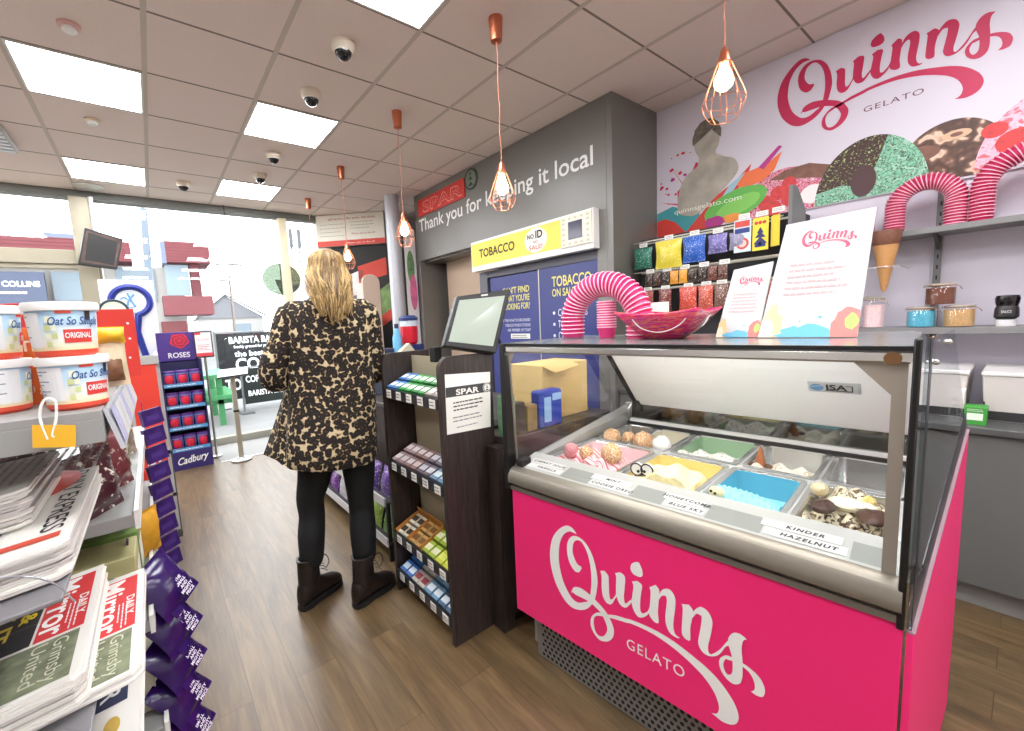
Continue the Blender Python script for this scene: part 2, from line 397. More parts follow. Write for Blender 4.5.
# ---- copper pendants
def pendant(x, y, zb, label, s=1.0):
    """zb: height of the cage bottom"""
    t = thing('pendant_light', label, 'pendant light', (x, y, ZC), 'copper cage pendant lights')
    zt = zb+.235*s
    build('ceiling_cup', MB().lathe([(.036, 0), (.036, -.01), (.029, -.11), (.012, -.116)], (x, y, ZC), 28), COPPER, t)
    rd = random.Random(int(x*1000+y*77)); pts = [(x+rd.uniform(-.004, .004)*(0 < i < 7), y+rd.uniform(-.004, .004)*(0 < i < 7), ZC-.11-(ZC-.11-zt)*i/7) for i in range(8)]
    build('cord', MB().tube(cr(pts, 3), .0028, 8), mat((186, 112, 84), .5), t)
    build('lamp_holder', MB().lathe([(.006, .0), (.014, -.012), (.026, -.06), (.026, -.066), (.016, -.068)], (x, y, zt), 24), COPPER, t)
    b = MB().lathe([(.013*s, -.06), (.014*s, -.078), (.020*s, -.095), (.029*s, -.118), (.031*s, -.135), (.026*s, -.155), (.013*s, -.168), (.002, -.172)], (x, y, zt), 20)
    build('bulb', b, mat((255, 226, 184), .3, emit=BULB_POWER, name='lit_bulb'), t)
    c = MB(); n = 8
    prof = [(.026, -.06), (.041, -.10), (.060*s, -.15*s), (.066*s, -.178*s), (.060*s, -.205*s), (.042*s, -.235*s)]
    for j in range(n):
        a = 2*PI*(j+.3)/n
        c.tube([(x+r*math.cos(a), y+r*math.sin(a), zt+z) for r, z in cr(prof, 4)], .0016, 6)
    for r, z in ((.066*s, -.178*s), (.042*s, -.235*s), (.027, -.064)):
        c.tube([(x+r*math.cos(2*PI*i/28), y+r*math.sin(2*PI*i/28), zt+z) for i in range(28)], .0017, 6, closed=True)
    build('cage', c, mat((226, 150, 116), .28, .8), t)
pendant(2.005, .83, 2.150, 'copper cage pendant nearest the camera, in front of the mural', 1.2)
pendant(1.557, 1.733, 1.945, 'copper cage pendant hanging before the grey slogan wall', 1.02)
pendant(1.570, 2.846, 1.94, 'copper cage pendant left of the grey wall, third from the counter', 1.02)
pendant(1.60, 4.066, 1.93, 'copper cage pendant partly behind the blonde hair', 1.02)
pendant(1.63, 5.225, 1.93, 'farthest copper pendant, close to the window post', 1.02)

# ================================================================== KIOSK SIGNS
mY = -Y
def K(y, z, x=XK): return V((x, y, z))
t = thing('slogan_lettering', 'white slogan lettering on the grey kiosk wall', 'wall lettering', (XK, 3.2, 2.5))
build('lettering', MB().text('Thank you for keeping it local', K(4.489, 2.447), mY, Z, .135, w=2.50, al='L', bold=.012, off=.003), mat((244, 244, 240), .5), t)
t = thing('shop_sign', 'red shop name sign with a green tree roundel on the grey wall', 'sign', (XK, 4.0, 2.6))
build('panel', MB().box(XK-.015, XK, 3.545, 4.475, 2.612, 2.80), mat((208, 52, 44), .45), t, bevel=.004)
build('lettering', MB().text('SPAR', K(3.97, 2.642, XK-.015), mY, Z, .118, w=.78, bold=.022, off=.002).text('SPAR', K(3.97, 2.648, XK-.015), mY, Z, .106, w=.755, off=.003, m=1), [mat((244, 156, 144), .5), mat((206, 58, 50), .5)], t)
def tree_mark(mb, c, u, v, r, m0=0, m1=1, off=.002, ring=True):
    """roundel: ring with a stepped fir tree"""
    u, v = V(u), V(v); n = u.cross(v); c = V(c)+n*off
    N = 40; P = lambda q, k: c+u*(q*math.cos(2*PI*k/N))+v*(q*math.sin(2*PI*k/N))
    if ring:
        for k in range(N): mb.quad(P(r*.84, k), P(r, k), P(r, k+1), P(r*.84, k+1), m0)
    for a, b, h in ((.18, .70, .30), (.32, .30, .36), (.46, -.22, .42)):
        mb.add([c+v*r*b, c+u*(-a*r)+v*r*(b-h), c+u*(a*r)+v*r*(b-h)], [(0, 1, 2)], m1)
    mb.quad(c+u*(-.08*r)+v*(-.64*r), c+u*(.08*r)+v*(-.64*r), c+u*(.08*r)+v*(-.7*r+.2*r), c+u*(-.08*r)+v*(-.5*r), m1)
    return mb
mb = MB(); N = 40
mb.prism([K(3.435+.10*math.cos(2*PI*k/N), 2.755+.10*math.sin(2*PI*k/N), XK-.012) for k in range(N)], (.012, 0, 0), 2)
tree_mark(mb, K(3.435, 2.755, XK-.012), mY, Z, .10)
build('roundel', mb, [mat((38, 62, 52), .5), mat((38, 62, 52), .5), mat((118, 126, 112), .5)], t)

# tobacco header box
TB = 2.61
t = thing('tobacco_header_sign', 'long yellow and white header box over the blue tobacco doors', 'sign', (TB, 2.7, 1.84))
build('casing', MB().box(TB, XK, 1.945, 3.41, 1.842, 2.128), mat((240, 240, 236), .4), t, bevel=.004)
build('yellow_panel', MB().box(TB-.003, TB, 2.245, 3.395, 1.893, 2.105), mat((244, 226, 92), .45), t)
build('lettering', MB().text('TOBACCO', K(3.275, 1.965, TB-.003), mY, Z, .075, w=.50, al='L', bold=.02, off=.002), mat((62, 58, 34), .6), t)
mb = MB(); N = 36
c0 = K(2.52, 2.0, TB-.004)
mb.prism([c0+V((0, .128*math.cos(2*PI*k/N), .10*math.sin(2*PI*k/N))) for k in range(N)], (.003, 0, 0))
mb.text('NO', c0+V((0, .055, .018)), mY, Z, .034, bold=.03, m=1).text('ID', c0+V((0, -.04, .014)), mY, Z, .058, bold=.03, m=1)
mb.text('NO', c0+V((0, .0, -.026)), mY, Z, .024, bold=.01, m=2).text('SALE!', c0+V((0, 0, -.074)), mY, Z, .034, w=.15, bold=.01, m=2)
build('age_badge', mb, [mat((244, 238, 228), .5), INK, mat((198, 84, 74), .6)], t)
mb = MB().box(TB-.014, TB, 1.955, 2.24, 1.885, 2.112)
mb.box(TB-.016, TB-.014, 2.035, 2.165, 1.935, 2.065, 1)
for y, z in [(1.985+i*.056, q) for i in range(5) for q in (1.907, 2.09)]+[(y, 1.94+i*.04) for i in range(4) for y in (1.985, 2.212)]:
    mb.box(TB-.016, TB-.014, y-.012, y+.012, z-.008, z+.008, 2)
build('screen_panel', mb, [mat((238, 234, 218), .4), mat((58, 58, 84), .15), mat((206, 200, 176), .5)], t)

# tobacco gantry: two blue sliding doors in a frame
XD = 2.74
t = thing('tobacco_cabinet', 'blue sliding door tobacco cabinet below the yellow header', 'cabinet', (XD, 2.6, 0))
build('frame', MB().box(XD+.01, XD+.3, 1.975, 3.42, 0, 1.842).box(XD-.03, XD+.01, 3.30, 3.42, 0, 1.842).box(XD-.03, XD+.01, 1.975, 3.30, 1.775, 1.842), mat((92, 92, 104), .4), t, bevel=.003)
d1 = build('door', MB().box(XD-.012, XD+.009, 2.612, 3.275, .10, 1.77), mat((52, 60, 128), .35), t, bevel=.003)
mb = MB(); YT, WT = mat((232, 222, 108), .5), mat((220, 222, 236), .5)
for q, s in enumerate(("CAN'T FIND", "WHAT YOU'RE", "LOOKING FOR?")):
    mb.text(s, K(2.735, 1.60-q*.075, XD-.012), mY, Z, .056, w=.36, al='R', bold=.012)
for q, s in enumerate(('IF THE WHAT\'S PURCHASED', 'TOBACCO PRODUCTS PLEASE', 'ASK MEMBER OF STAFF')):
    mb.text(s, K(2.735, 1.335-q*.046, XD-.012), mY, Z, .026, w=.37-.03*q, al='R', m=1)
build('lettering', mb, [YT, WT], d1)
build('notice', MB().box(XD-.014, XD-.012, 2.745, 3.0, 1.175, 1.222).lines(K(2.98, 1.18, XD-.014), mY, Z, .2, .035, 2, m=1), [PAPER, INK], d1)
d2 = build('door', MB().box(XD-.022, XD-.013, 1.99, 2.60, .10, 1.785), mat((50, 58, 124), .35), t, bevel=.003)
mb = MB().text('TOBACCO', K(2.455, 1.612, XD-.022), mY, Z, .082, w=.40, al='L', bold=.012).text('ON SALE HERE', K(2.455, 1.53, XD-.022), mY, Z, .062, w=.40, al='L', bold=.01)
for q, s in enumerate(('CIGARETTES', 'TOBACCO', 'CIGARS')):
    mb.text(s, K(2.395, 1.365-q*.095, XD-.022), mY, Z, .06, w=.06*len(s)*.5, al='L', m=1)
    mb.add([K(2.44+.014*math.cos(k*PI/6), 1.393-q*.095+.014*math.sin(k*PI/6), XD-.0235) for k in range(12)], [tuple(range(12))], 1)
build('lettering', mb, [YT, WT], d2)
build('edge_trim', MB().box(XD-.024, XD-.012, 2.60, 2.612, .10, 1.785), ALU, t)

# ================================================================== MURAL
XM = XW-.012
LOGO = {}
LOGO['q']=[(0.175,0.52,0.174,0.518),(0.149,0.541,0.155,0.52),(0.113,0.542,0.128,0.516),(0.065,0.508,0.092,0.487),(0.02,0.447,0.067,0.434),(0.0,0.368,0.059,0.369),(0.004,0.296,0.062,0.316),(0.03,0.219,0.083,0.246),(0.074,0.161,0.115,0.199),(0.113,0.135,0.145,0.175),(0.15,0.13,0.178,0.174),(0.194,0.143,0.21,0.191),(0.229,0.167,0.231,0.204),(0.255,0.198,0.244,0.227),(0.275,0.235,0.25,0.254),(0.287,0.287,0.256,0.301),(0.292,0.333,0.256,0.35),(0.283,0.394,0.25,0.401),(0.264,0.447,0.237,0.444),(0.236,0.485,0.219,0.474),(0.207,0.503,0.201,0.49),(0.175,0.508,0.179,0.49),(0.143,0.496,0.158,0.473),(0.119,0.462,0.149,0.44),(0.113,0.414,0.151,0.409),(0.125,0.362,0.169,0.376),(0.155,0.329,0.185,0.366),(0.181,0.329,0.198,0.365),(0.196,0.347,0.2,0.354)]
LOGO['tail']=[(0.137,0.199,0.133,0.218),(0.147,0.238,0.159,0.207),(0.19,0.254,0.199,0.208),(0.24,0.246,0.245,0.206),(0.282,0.23,0.283,0.193),(0.33,0.204,0.311,0.178),(0.36,0.171,0.332,0.147),(0.377,0.133,0.341,0.123),(0.37,0.091,0.337,0.1),(0.342,0.058,0.321,0.074),(0.302,0.042,0.298,0.062),(0.271,0.054,0.277,0.07),(0.249,0.084,0.267,0.098),(0.248,0.122,0.266,0.128),(0.264,0.153,0.278,0.152),(0.291,0.176,0.308,0.166),(0.324,0.184,0.337,0.173),(0.353,0.194,0.363,0.182),(0.388,0.207,0.398,0.19),(0.438,0.217,0.448,0.2),(0.467,0.224,0.467,0.206),(0.535,0.231,0.538,0.211),(0.597,0.232,0.604,0.207),(0.663,0.225,0.67,0.193),(0.717,0.212,0.718,0.176),(0.753,0.201,0.756,0.158),(0.796,0.186,0.788,0.139),(0.836,0.165,0.817,0.112),(0.87,0.137,0.835,0.083),(0.9,0.101,0.844,0.052),(0.915,0.061,0.84,0.026),(0.908,0.027,0.829,0.014),(0.886,0.007,0.82,0.011),(0.854,0.0,0.818,0.009),(0.819,0.01,0.818,0.01)]
LOGO['u']=[(0.307,0.387,0.33,0.396),(0.31,0.381,0.351,0.382),(0.315,0.359,0.354,0.357),(0.314,0.307,0.355,0.297),(0.321,0.268,0.36,0.274),(0.341,0.246,0.37,0.276),(0.367,0.252,0.379,0.288),(0.388,0.29,0.39,0.309),(0.396,0.302,0.391,0.344)]
LOGO['u2']=[(0.387,0.407,0.413,0.422),(0.39,0.402,0.438,0.411),(0.393,0.387,0.437,0.366),(0.391,0.333,0.432,0.318),(0.396,0.296,0.436,0.289),(0.412,0.27,0.446,0.292),(0.44,0.268,0.456,0.305),(0.467,0.302,0.471,0.323),(0.477,0.331,0.477,0.354)]
LOGO['i']=[(0.472,0.403,0.498,0.416),(0.475,0.399,0.521,0.406),(0.48,0.383,0.517,0.372),(0.474,0.34,0.512,0.326),(0.471,0.3,0.513,0.288),(0.486,0.266,0.524,0.281),(0.51,0.255,0.535,0.289),(0.544,0.281,0.549,0.305),(0.563,0.321,0.562,0.343)]
LOGO['dot']=[(0.507,0.503,0.504,0.502),(0.522,0.477,0.489,0.497),(0.524,0.451,0.471,0.481),(0.509,0.438,0.466,0.459),(0.482,0.438,0.472,0.445)]
LOGO['n1']=[(0.556,0.412,0.583,0.434),(0.558,0.404,0.599,0.419),(0.561,0.391,0.599,0.387),(0.557,0.331,0.594,0.32),(0.554,0.289,0.597,0.275),(0.573,0.27,0.582,0.267)]
LOGO['n2']=[(0.592,0.361,0.594,0.382),(0.607,0.392,0.61,0.421),(0.621,0.404,0.632,0.438),(0.63,0.402,0.652,0.437),(0.633,0.384,0.668,0.415),(0.63,0.353,0.669,0.376),(0.626,0.312,0.663,0.322),(0.631,0.277,0.661,0.288),(0.649,0.252,0.67,0.26),(0.678,0.247,0.69,0.254)]
LOGO['n3']=[(0.695,0.401,0.725,0.411),(0.699,0.392,0.742,0.393),(0.7,0.374,0.738,0.361),(0.697,0.319,0.731,0.316),(0.697,0.277,0.731,0.267),(0.709,0.262,0.717,0.26)]
LOGO['n4']=[(0.738,0.361,0.739,0.385),(0.754,0.387,0.755,0.41),(0.766,0.389,0.774,0.424),(0.775,0.384,0.8,0.416),(0.773,0.353,0.815,0.388),(0.769,0.324,0.814,0.355),(0.764,0.293,0.807,0.312),(0.763,0.269,0.801,0.281),(0.776,0.245,0.802,0.256),(0.801,0.239,0.812,0.251),(0.827,0.251,0.83,0.269),(0.847,0.274,0.848,0.294),(0.866,0.311,0.869,0.332),(0.882,0.319,0.88,0.346)]
LOGO['s']=[(0.937,0.375,0.934,0.378),(0.926,0.366,0.912,0.385),(0.921,0.343,0.89,0.377),(0.921,0.318,0.874,0.349),(0.924,0.29,0.876,0.319),(0.925,0.257,0.887,0.284),(0.925,0.224,0.891,0.242),(0.918,0.195,0.887,0.214),(0.896,0.178,0.874,0.204),(0.87,0.184,0.865,0.211),(0.85,0.205,0.859,0.225),(0.842,0.233,0.858,0.242),(0.848,0.257,0.866,0.261),(0.868,0.277,0.875,0.263),(0.89,0.28,0.891,0.267)]
LOGO['sf']=[(0.92,0.279,0.921,0.266),(0.944,0.274,0.945,0.256),(0.971,0.262,0.959,0.24),(0.989,0.246,0.966,0.22),(1.0,0.218,0.966,0.2),(0.994,0.189,0.958,0.188),(0.976,0.181,0.954,0.186),(0.958,0.183,0.952,0.185)]
def draw_logo(mb, O, u, v, wid, hid, off, m=0, k=5):
    """script logo: brush strokes as smooth ribbons between two edges"""
    O, u, v = V(O), V(u), V(v); n = u.cross(v)
    for i, (nm, pr) in enumerate(LOGO.items()):
        P = cr(pr, k)
        mb.strip([(O+u*a*wid+v*b*hid+n*(off+i*.00004), O+u*c*wid+v*d*hid+n*(off+i*.00004)) for a, b, c, d in P], m)
    return mb
mural = thing('gelato_mural', 'white wall panel with big pink script logo and pictures of gelato', 'wall panel', (XM, .5, 1.93))
mb = MB().box(XM, XW, -1.2, YK0-.002, 1.935, ZC-.004)
build('panel', mb, mat((212, 205, 217), .6), mural)
mb = draw_logo(MB(), K(1.033, 2.316, XM), mY, Z, .915, .915, .001)
build('lettering', mb, mat((190, 30, 80), .5), mural)
build('caption', MB().text('GELATO', K(.623, 2.396, XM), V((0, -.9995, .012)), Z, .028, w=.23, al='L', off=.001, sp=1.15), mat((112, 64, 84), .6), mural)
def disc_part(cy, cz, r, z0, a0=0, a1=PI, k=36, sx=1.0):
    return [K(cy-sx*r*math.cos(a0+(a1-a0)*i/k), cz+r*math.sin(a0+(a1-a0)*i/k), XM) for i in range(k+1)]
BERRY = ramp_mat('berry_ice_cream', 'ShaderNodeTexVoronoi', [(0, (206, 42, 52)), (.3, (170, 24, 60)), (.45, (232, 180, 190)), (.6, (190, 60, 110)), (1, (240, 220, 224))], (10, 10, 10), distort=.35, const=False)
CHOC = ramp_mat('dark_chocolate_with_nuts', 'ShaderNodeTexNoise', [(0, (52, 28, 30)), (.57, (66, 38, 36)), (.64, (120, 140, 80)), (.72, (196, 214, 150))], (24, 24, 24), rough=.5)
MINT = ramp_mat('mint_gelato', 'ShaderNodeTexVoronoi', [(0, (150, 200, 172)), (.45, (110, 176, 142)), (.55, (54, 62, 52)), (.66, (166, 210, 186)), (1, (84, 146, 116))], (9, 9, 9), distort=.5)
SWIRL = ramp_mat('chocolate_swirl', 'ShaderNodeTexWave', [(0, (74, 48, 38)), (.35, (120, 84, 66)), (.6, (226, 196, 172)), (1, (190, 150, 124))], (1, 1, 1), texset={'Scale': 9, 'Distortion': 7, 'Detail': 2, 'Detail Scale': 1.2})
STRAW = ramp_mat('strawberry_ripple', 'ShaderNodeTexVoronoi', [(0, (216, 60, 60)), (.35, (222, 110, 130)), (.6, (244, 190, 204)), (1, (226, 150, 176))], (8, 8, 8), distort=.5)
mb = MB(); P = lambda pts, m, o: mb.add([p+V((-o, 0, 0)) for p in pts], [tuple(range(len(pts)))], m)
P(disc_part(.985, 1.938, .275, 0, sx=.92), 0, .001)
P([K(1.07, 2.16, XM), K(.98, 2.20, XM), K(.86, 2.205, XM), K(.72, 2.15, XM), K(.72, 2.08, XM), K(.86, 2.12, XM)], 5, .0016)
for (a, b, r) in ((1.08, 2.02, .045), (1.02, 2.07, .04), (.95, 2.03, .05), (1.04, 1.98, .045), (.96, 2.11, .04)):
    P([K(a+r*math.cos(q*PI/9), b+r*1.1*math.sin(q*PI/9), XM) for q in range(18)], 6, .002+a*.0003)
P([K(.84+.06*math.cos(q*PI/9), 2.02+.055*math.sin(q*PI/9), XM) for q in range(18)], 7, .0019)
P(disc_part(.29, 1.945, .285, 0, sx=.75), 3, .0012)
P([K(.27+.05*math.cos(q*PI/9), 2.155+.022*math.sin(q*PI/9), XM) for q in range(18)], 8, .0024)
P([K(.27+.022*math.cos(q*PI/9), 2.155+.010*math.sin(q*PI/9), XM) for q in range(18)], 5, .0026)
P([K(.41+.09*math.cos(q*PI/9), 2.10+.04*math.sin(q*PI/9), XM) for q in range(18)], 5, .0024)
P(disc_part(.59, 1.94, .32, 0, 0, PI, sx=.74), 2, .0028)
P(disc_part(.59, 1.94, .32, 0, PI*.40, PI*.93, sx=.74)+[K(.70, 2.03, XM), K(.62, 2.0, XM), K(.56, 2.10, XM)], 1, .0034)
P([K(.61+.055*math.cos(q*PI/9), 2.03+.085*math.sin(q*PI/9), XM) for q in range(18)], 9, .004)
P(disc_part(-.05, 1.965, .31, 0, sx=.82), 4, .0030)
for (a, b, r) in ((.15, 2.13, .035), (.08, 2.06, .055), (-.06, 2.17, .05), (-.12, 2.05, .06)):
    P([K(a+r*1.2*math.cos(q*PI/9), b+r*math.sin(q*PI/9), XM) for q in range(18)], 6, .0036)
P([K(-.05, 2.22, XM), K(-.10, 2.29, XM), K(-.16, 2.27, XM), K(-.12, 2.2, XM)], 10, .004)
build('gelato_pictures', mb, [BERRY, CHOC, MINT, SWIRL, STRAW, mat((120, 80, 66), .5, noise=.2, nscale=20), mat((204, 46, 48), .45, noise=.2, nscale=40), mat((236, 226, 226), .5), mat((206, 170, 138), .5), mat((72, 40, 44), .4), mat((60, 110, 60), .5)], mural)
# paint splash with web address, and a plain stone torso
rd = random.Random(5)
def blob(cy, cz, ry, rz, jag, k=26, rot=0):
    out = []
    for i in range(k):
        a = 2*PI*i/k; q = 1+jag*rd.uniform(-1, 1)
        py, pz = ry*q*math.cos(a), rz*q*math.sin(a)
        out.append(K(cy-(py*math.cos(rot)-pz*math.sin(rot)), cz+py*math.sin(rot)+pz*math.cos(rot), XM))
    return out
mb = MB(); P = lambda pts, m, o: mb.add([p+V((-o, 0, 0)) for p in pts], [tuple(range(len(pts)))], m)
PS = [mat(c, .5) for c in ((204, 40, 92), (60, 150, 156), (206, 58, 46), (232, 112, 60), (96, 178, 74), (130, 200, 90), (176, 40, 130), (150, 190, 206), (240, 150, 60))]
P([K(a, b, XM) for a, b in ((1.665, 2.25), (1.58, 2.31), (1.53, 2.42), (1.50, 2.40), (1.52, 2.2), (1.54, 2.05), (1.62, 2.05), (1.66, 2.12))], 0, .001)
for i in range(26):
    a, b = rd.uniform(1.56, 1.80), rd.uniform(2.12, 2.52); r = rd.uniform(.004, .018); P(blob(a, b, r, r*.8, .25, 10), rd.choice((0, 0, 2, 6)), .001)
for a, b, c, d in ((1.80, 2.34, 1.66, 2.2), (1.80, 2.2, 1.66, 2.16), (1.72, 2.45, 1.62, 2.28)): P([K(a, b, XM), K(c, d, XM), K(c-.02, d-.02, XM)], 0, .0013)
P([K(a, b, XM) for a, b in ((1.825, 2.12), (1.70, 2.15), (1.60, 2.10), (1.5, 2.1), (1.50, 1.94), (1.825, 1.94))], 1, .0016)
P([K(a, b, XM) for a, b in ((1.825, 2.06), (1.76, 2.07), (1.68, 2.03), (1.60, 1.94), (1.825, 1.94))], 2, .002)
P([K(a, b, XM) for a, b in ((1.60, 1.94), (1.52, 2.02), (1.40, 2.14), (1.26, 2.22), (1.17, 2.30), (1.20, 2.20), (1.32, 2.10), (1.40, 2.0), (1.42, 1.94))], 2, .0025)
P([K(a, b, XM) for a, b in ((1.27, 2.20), (1.20, 2.25), (1.08, 2.27), (1.0, 2.32), (1.04, 2.22), (1.10, 2.17), (1.22, 2.15))], 3, .0027)
P([K(a, b, XM) for a, b in ((1.24, 2.21), (1.20, 2.26), (1.30, 2.20), (1.40, 2.06), (1.36, 2.04))], 7, .0028)
P(blob(1.27, 2.06, .20, .095, .02, 30, .25), 4, .0030); P(blob(1.25, 2.05, .14, .055, .02, 30, .3), 5, .0032)
P(blob(1.40, 1.97, .07, .04, .1, 20), 6, .0034); P(blob(1.28, 1.975, .06, .03, .1, 20), 8, .0034)
P([K(a, b, XM) for a, b in ((1.13, 2.26), (1.02, 2.36), (1.0, 2.35), (1.10, 2.24))], 6, .003)
build('paint_splash', mb, PS, mural)
build('web_address', MB().text('quinnsgelato.com', K(1.685, 2.085, XM), mY, Z, .034, w=.46, al='L', off=.006), mat((236, 240, 226), .6), mural)
STONE = mat((172, 164, 152), .6, noise=.2, nscale=9, name='printed_grey_stone')
mb = MB()
def relief(pts, d, o=.004):
    mb.prism([K(a, b, XM-o) for a, b in pts], (-d, 0, 0))
relief([tuple(p) for p in cr([(1.66, 2.10), (1.65, 2.24), (1.60, 2.34), (1.52, 2.385), (1.46, 2.44), (1.40, 2.44), (1.34, 2.40), (1.27, 2.36), (1.25, 2.28), (1.32, 2.2), (1.42, 2.12), (1.52, 2.05), (1.60, 2.06)], 4, True)], .004, .0012)
relief([(1.455+.085*math.cos(k*PI/12), 2.54+.115*math.sin(k*PI/12)) for k in range(24)], .006, .0012)
relief([(1.50, 2.48), (1.40, 2.48), (1.38, 2.38), (1.52, 2.36)], .005, .0012)
tp = build('stone_torso_print', mb, STONE, mural, bevel=.002)
mb = MB(); o_ = XM-.0075
mb.add([K(1.455+.098*math.cos(k*PI/14)+.004*math.sin(9*k), 2.56+.125*math.sin(k*PI/14), o_) for k in range(-1, 16)]+[K(1.42, 2.60, o_), K(1.39, 2.62, o_)], [tuple(range(19))])
build('carved_hair', mb, mat((104, 96, 86), .6, noise=.4, nscale=40), tp)

# ================================================================== GELATO COUNTER  (local frame: s along the front, t into the counter, z up)
P0 = V((1.050, 1.185, 0)); th = math.radians(5.2)
SD = V((math.sin(th), -math.cos(th), 0)); TD = V((math.cos(th), math.sin(th), 0))
CT = Matrix(((SD.x, TD.x, 0, P0.x), (SD.y, TD.y, 0, P0.y), (0, 0, 1, 0), (0, 0, 0, 1)))
def C(s, t, z): return CT @ V((s, t, z))
def CM(): q = MB(); q.x = CT; return q
gc = thing('gelato_display_counter', 'pink fronted gelato display counter with glass case and white script logo', 'display counter', C(.53, .4, 0))
BODY = mat((150, 148, 144), .45); TAUPE = mat((168, 158, 146), .4, .3); CHROME = mat((214, 212, 208), .18, .9)
CASEW = mat((240, 241, 240), .35, name='white_case_liner')
fp = build('front_panel', CM().box(0, 1.07, 0, .02, .205, .706), PINK, gc, bevel=.002)
us, vs_ = .725*.915, .79*.915
mb2 = CM()
draw_logo(mb2, (.176, -.0006, .248), X, Z, us, vs_, .0006)
build('lettering', mb2, mat((236, 234, 232), .5), fp)
build('caption', CM().text('GELATO', (.470, 0, .306), V((1, 0, .035)), Z, .034, w=.176, al='L', off=.0012, sp=1.15), mat((236, 234, 232), .5), fp)
build('body', CM().box(.012, 1.058, .02, .09, .21, .72).box(.012, 1.058, .09, .84, .02, .66), BODY, gc)
mb = CM().box(.055, 1.05, .056, .07, .005, .208)
for r in range(9):
    for q in range(46):
        s0 = .085+q*.0205+(r % 2)*.01025; z0 = .022+r*.0205
        if s0 < 1.03: mb.add([V((s0+.0068*math.cos(k*PI/4), .0552, z0+.0068*math.sin(k*PI/4))) for k in range(8)], [tuple(range(8))], 1)
build('vent_grille', mb, [mat((138, 134, 130), .4, .5), mat((16, 16, 17), .8)], gc)
# bumper rail profile swept along the front
prof = [(.03, .792), (.012, .790), (-.004, .782), (-.014, .768), (-.018, .750), (-.016, .736), (-.006, .728), (.004, .726), (.004, .706), (.03, .706)]
mb = CM().loft([[V((s, t, z)) for t, z in prof] for s in (-.004, 1.066)])
build('bumper_rail', mb, mat((136, 129, 118), .36, .5, name='champagne_rail'), gc, sharp=25)
build('rail_groove', CM().box(-.002, 1.066, -.006, .004, .706, .722), mat((120, 114, 106), .4, .4), gc)
mb = CM().hexa([(.0, .028, .788), (1.06, .028, .788), (1.06, .150, .812), (0, .150, .812)], [(.0, .028, .792), (1.06, .028, .792), (1.06, .150, .816), (0, .150, .816)])
for s0, s1 in ((.20, .31), (.46, .56), (.68, .81), (.98, 1.05)):
    mb.quad((s0, .036, .7942), (s1, .036, .7942), (s1, .105, .8078), (s0, .105, .8078), 1)
lip = build('label_lip', mb, [mat((176, 176, 172), .4), mat((136, 139, 134), .4)], gc)
HAND = mat((52, 50, 54), .8)
for i, (s0, s1, a, b) in enumerate(((.045, .195, 'CHERRY SOUR', 'VANILLA'), (.315, .455, 'MINT', 'COOKIE OREO'), (.565, .675, 'HONEYCOMB', 'BLUE SKY'), (.815, .975, 'KINDER', 'HAZELNUT'))):
    vv = V((0, .122, .024)).normalized()
    for q, tx in enumerate((b, a)):
        O = V((s0-.012*q, .040+q*.034, .7957+q*.0067))
        mb = CM().obox(O, X, vv, X.cross(vv), s1-s0, .031, .0008).text(tx, O+X*(s1-s0)*.56+vv*.009, X, vv, .0125, al='C', m=1, bold=.035, off=.0016, shear=.2, sp=1.25)
        build('flavour_label', mb, [mat((206, 206, 204), .6), HAND], lip)
# inner well around the pans
COLF = [(.05, .335), (.352, .605), (.622, .828), (.845, 1.038)]; COLR = [(.035, .19), (.205, .362), (.380, .618), (.638, .845), (.862, 1.036)]
TF, TR, ZD = (.172, .50), (.535, .852), .79
mb = CM()
mb.box(0, 1.06, .150, TF[0], .74, ZD+.012).box(0, 1.06, TF[1], TR[0], .70, ZD).box(0, 1.06, TR[1], .90, .70, ZD)
mb.box(0, .03, TF[0], TR[1], .70, ZD).box(1.04, 1.06, TF[0], TR[1], .70, ZD).box(0, 1.06, .1, .9, .655, .662)
for (a, b), (c, d) in zip(COLF, COLF[1:]): mb.box(b, c, TF[0], TF[1], .70, ZD)
mb.box(.03, .05, TF[0], TF[1], .70, ZD)
for (a, b), (c, d) in zip(COLR, COLR[1:]): mb.box(b, c, TR[0], TR[1], .70, ZD)
build('pan_frame', mb, mat((226, 228, 228), .3, .2), gc, bevel=.002)
# glass case
mb = CM().hexa([(.004, .030, .792), (1.056, .030, .792), (1.056, .006, 1.255), (.004, .006, 1.255)], [(.004, .036, .792), (1.056, .036, .792), (1.056, .012, 1.255), (.004, .012, 1.255)])
build('front_glass', mb, GLASS, gc)
def fg(s, z): return V((s, .030-.024*(z-.792)/.463-.0015, z))
def band(pts, m=0):
    return [fg(*p) for p in pts]
mb = CM(); dn = V((0, -.0012, 0))
for q in ([(.004, 1.236), (1.056, 1.236), (1.056, 1.252), (.004, 1.252)], [(1.032, .792), (1.054, .792), (1.054, 1.236), (1.032, 1.236)], [(.004, .80), (.014, .80), (.014, 1.236), (.004, 1.236)],
          [(.975, 1.236), (1.032, 1.172), (1.032, 1.236)], [(.014, 1.200), (.036, 1.236), (.014, 1.236)]):
    mb.prism(band(q), dn)
build('glass_border', mb, TAUPE, gc)
build('hinge_disc', CM().cyl((1.032, -.012, 1.247), (1.032, .004, 1.247), .013, n=20), mat((126, 92, 62), .4, .5), gc)
build('corner_clamp', CM().box(.006, .04, .02, .075, .792, .822), SOFTBLACK, gc, bevel=.006)
mb = CM().box(-.004, 1.062, -.002, .50, 1.258, 1.271).box(-.004, 1.062, -.006, -.002, 1.262, 1.2712, 1).box(-.002, 1.06, -.004, .02, 1.240, 1.258, 2)
build('top_shelf', mb, [mat((112, 116, 116), .2), BLACK, CHROME], gc, bevel=.001)
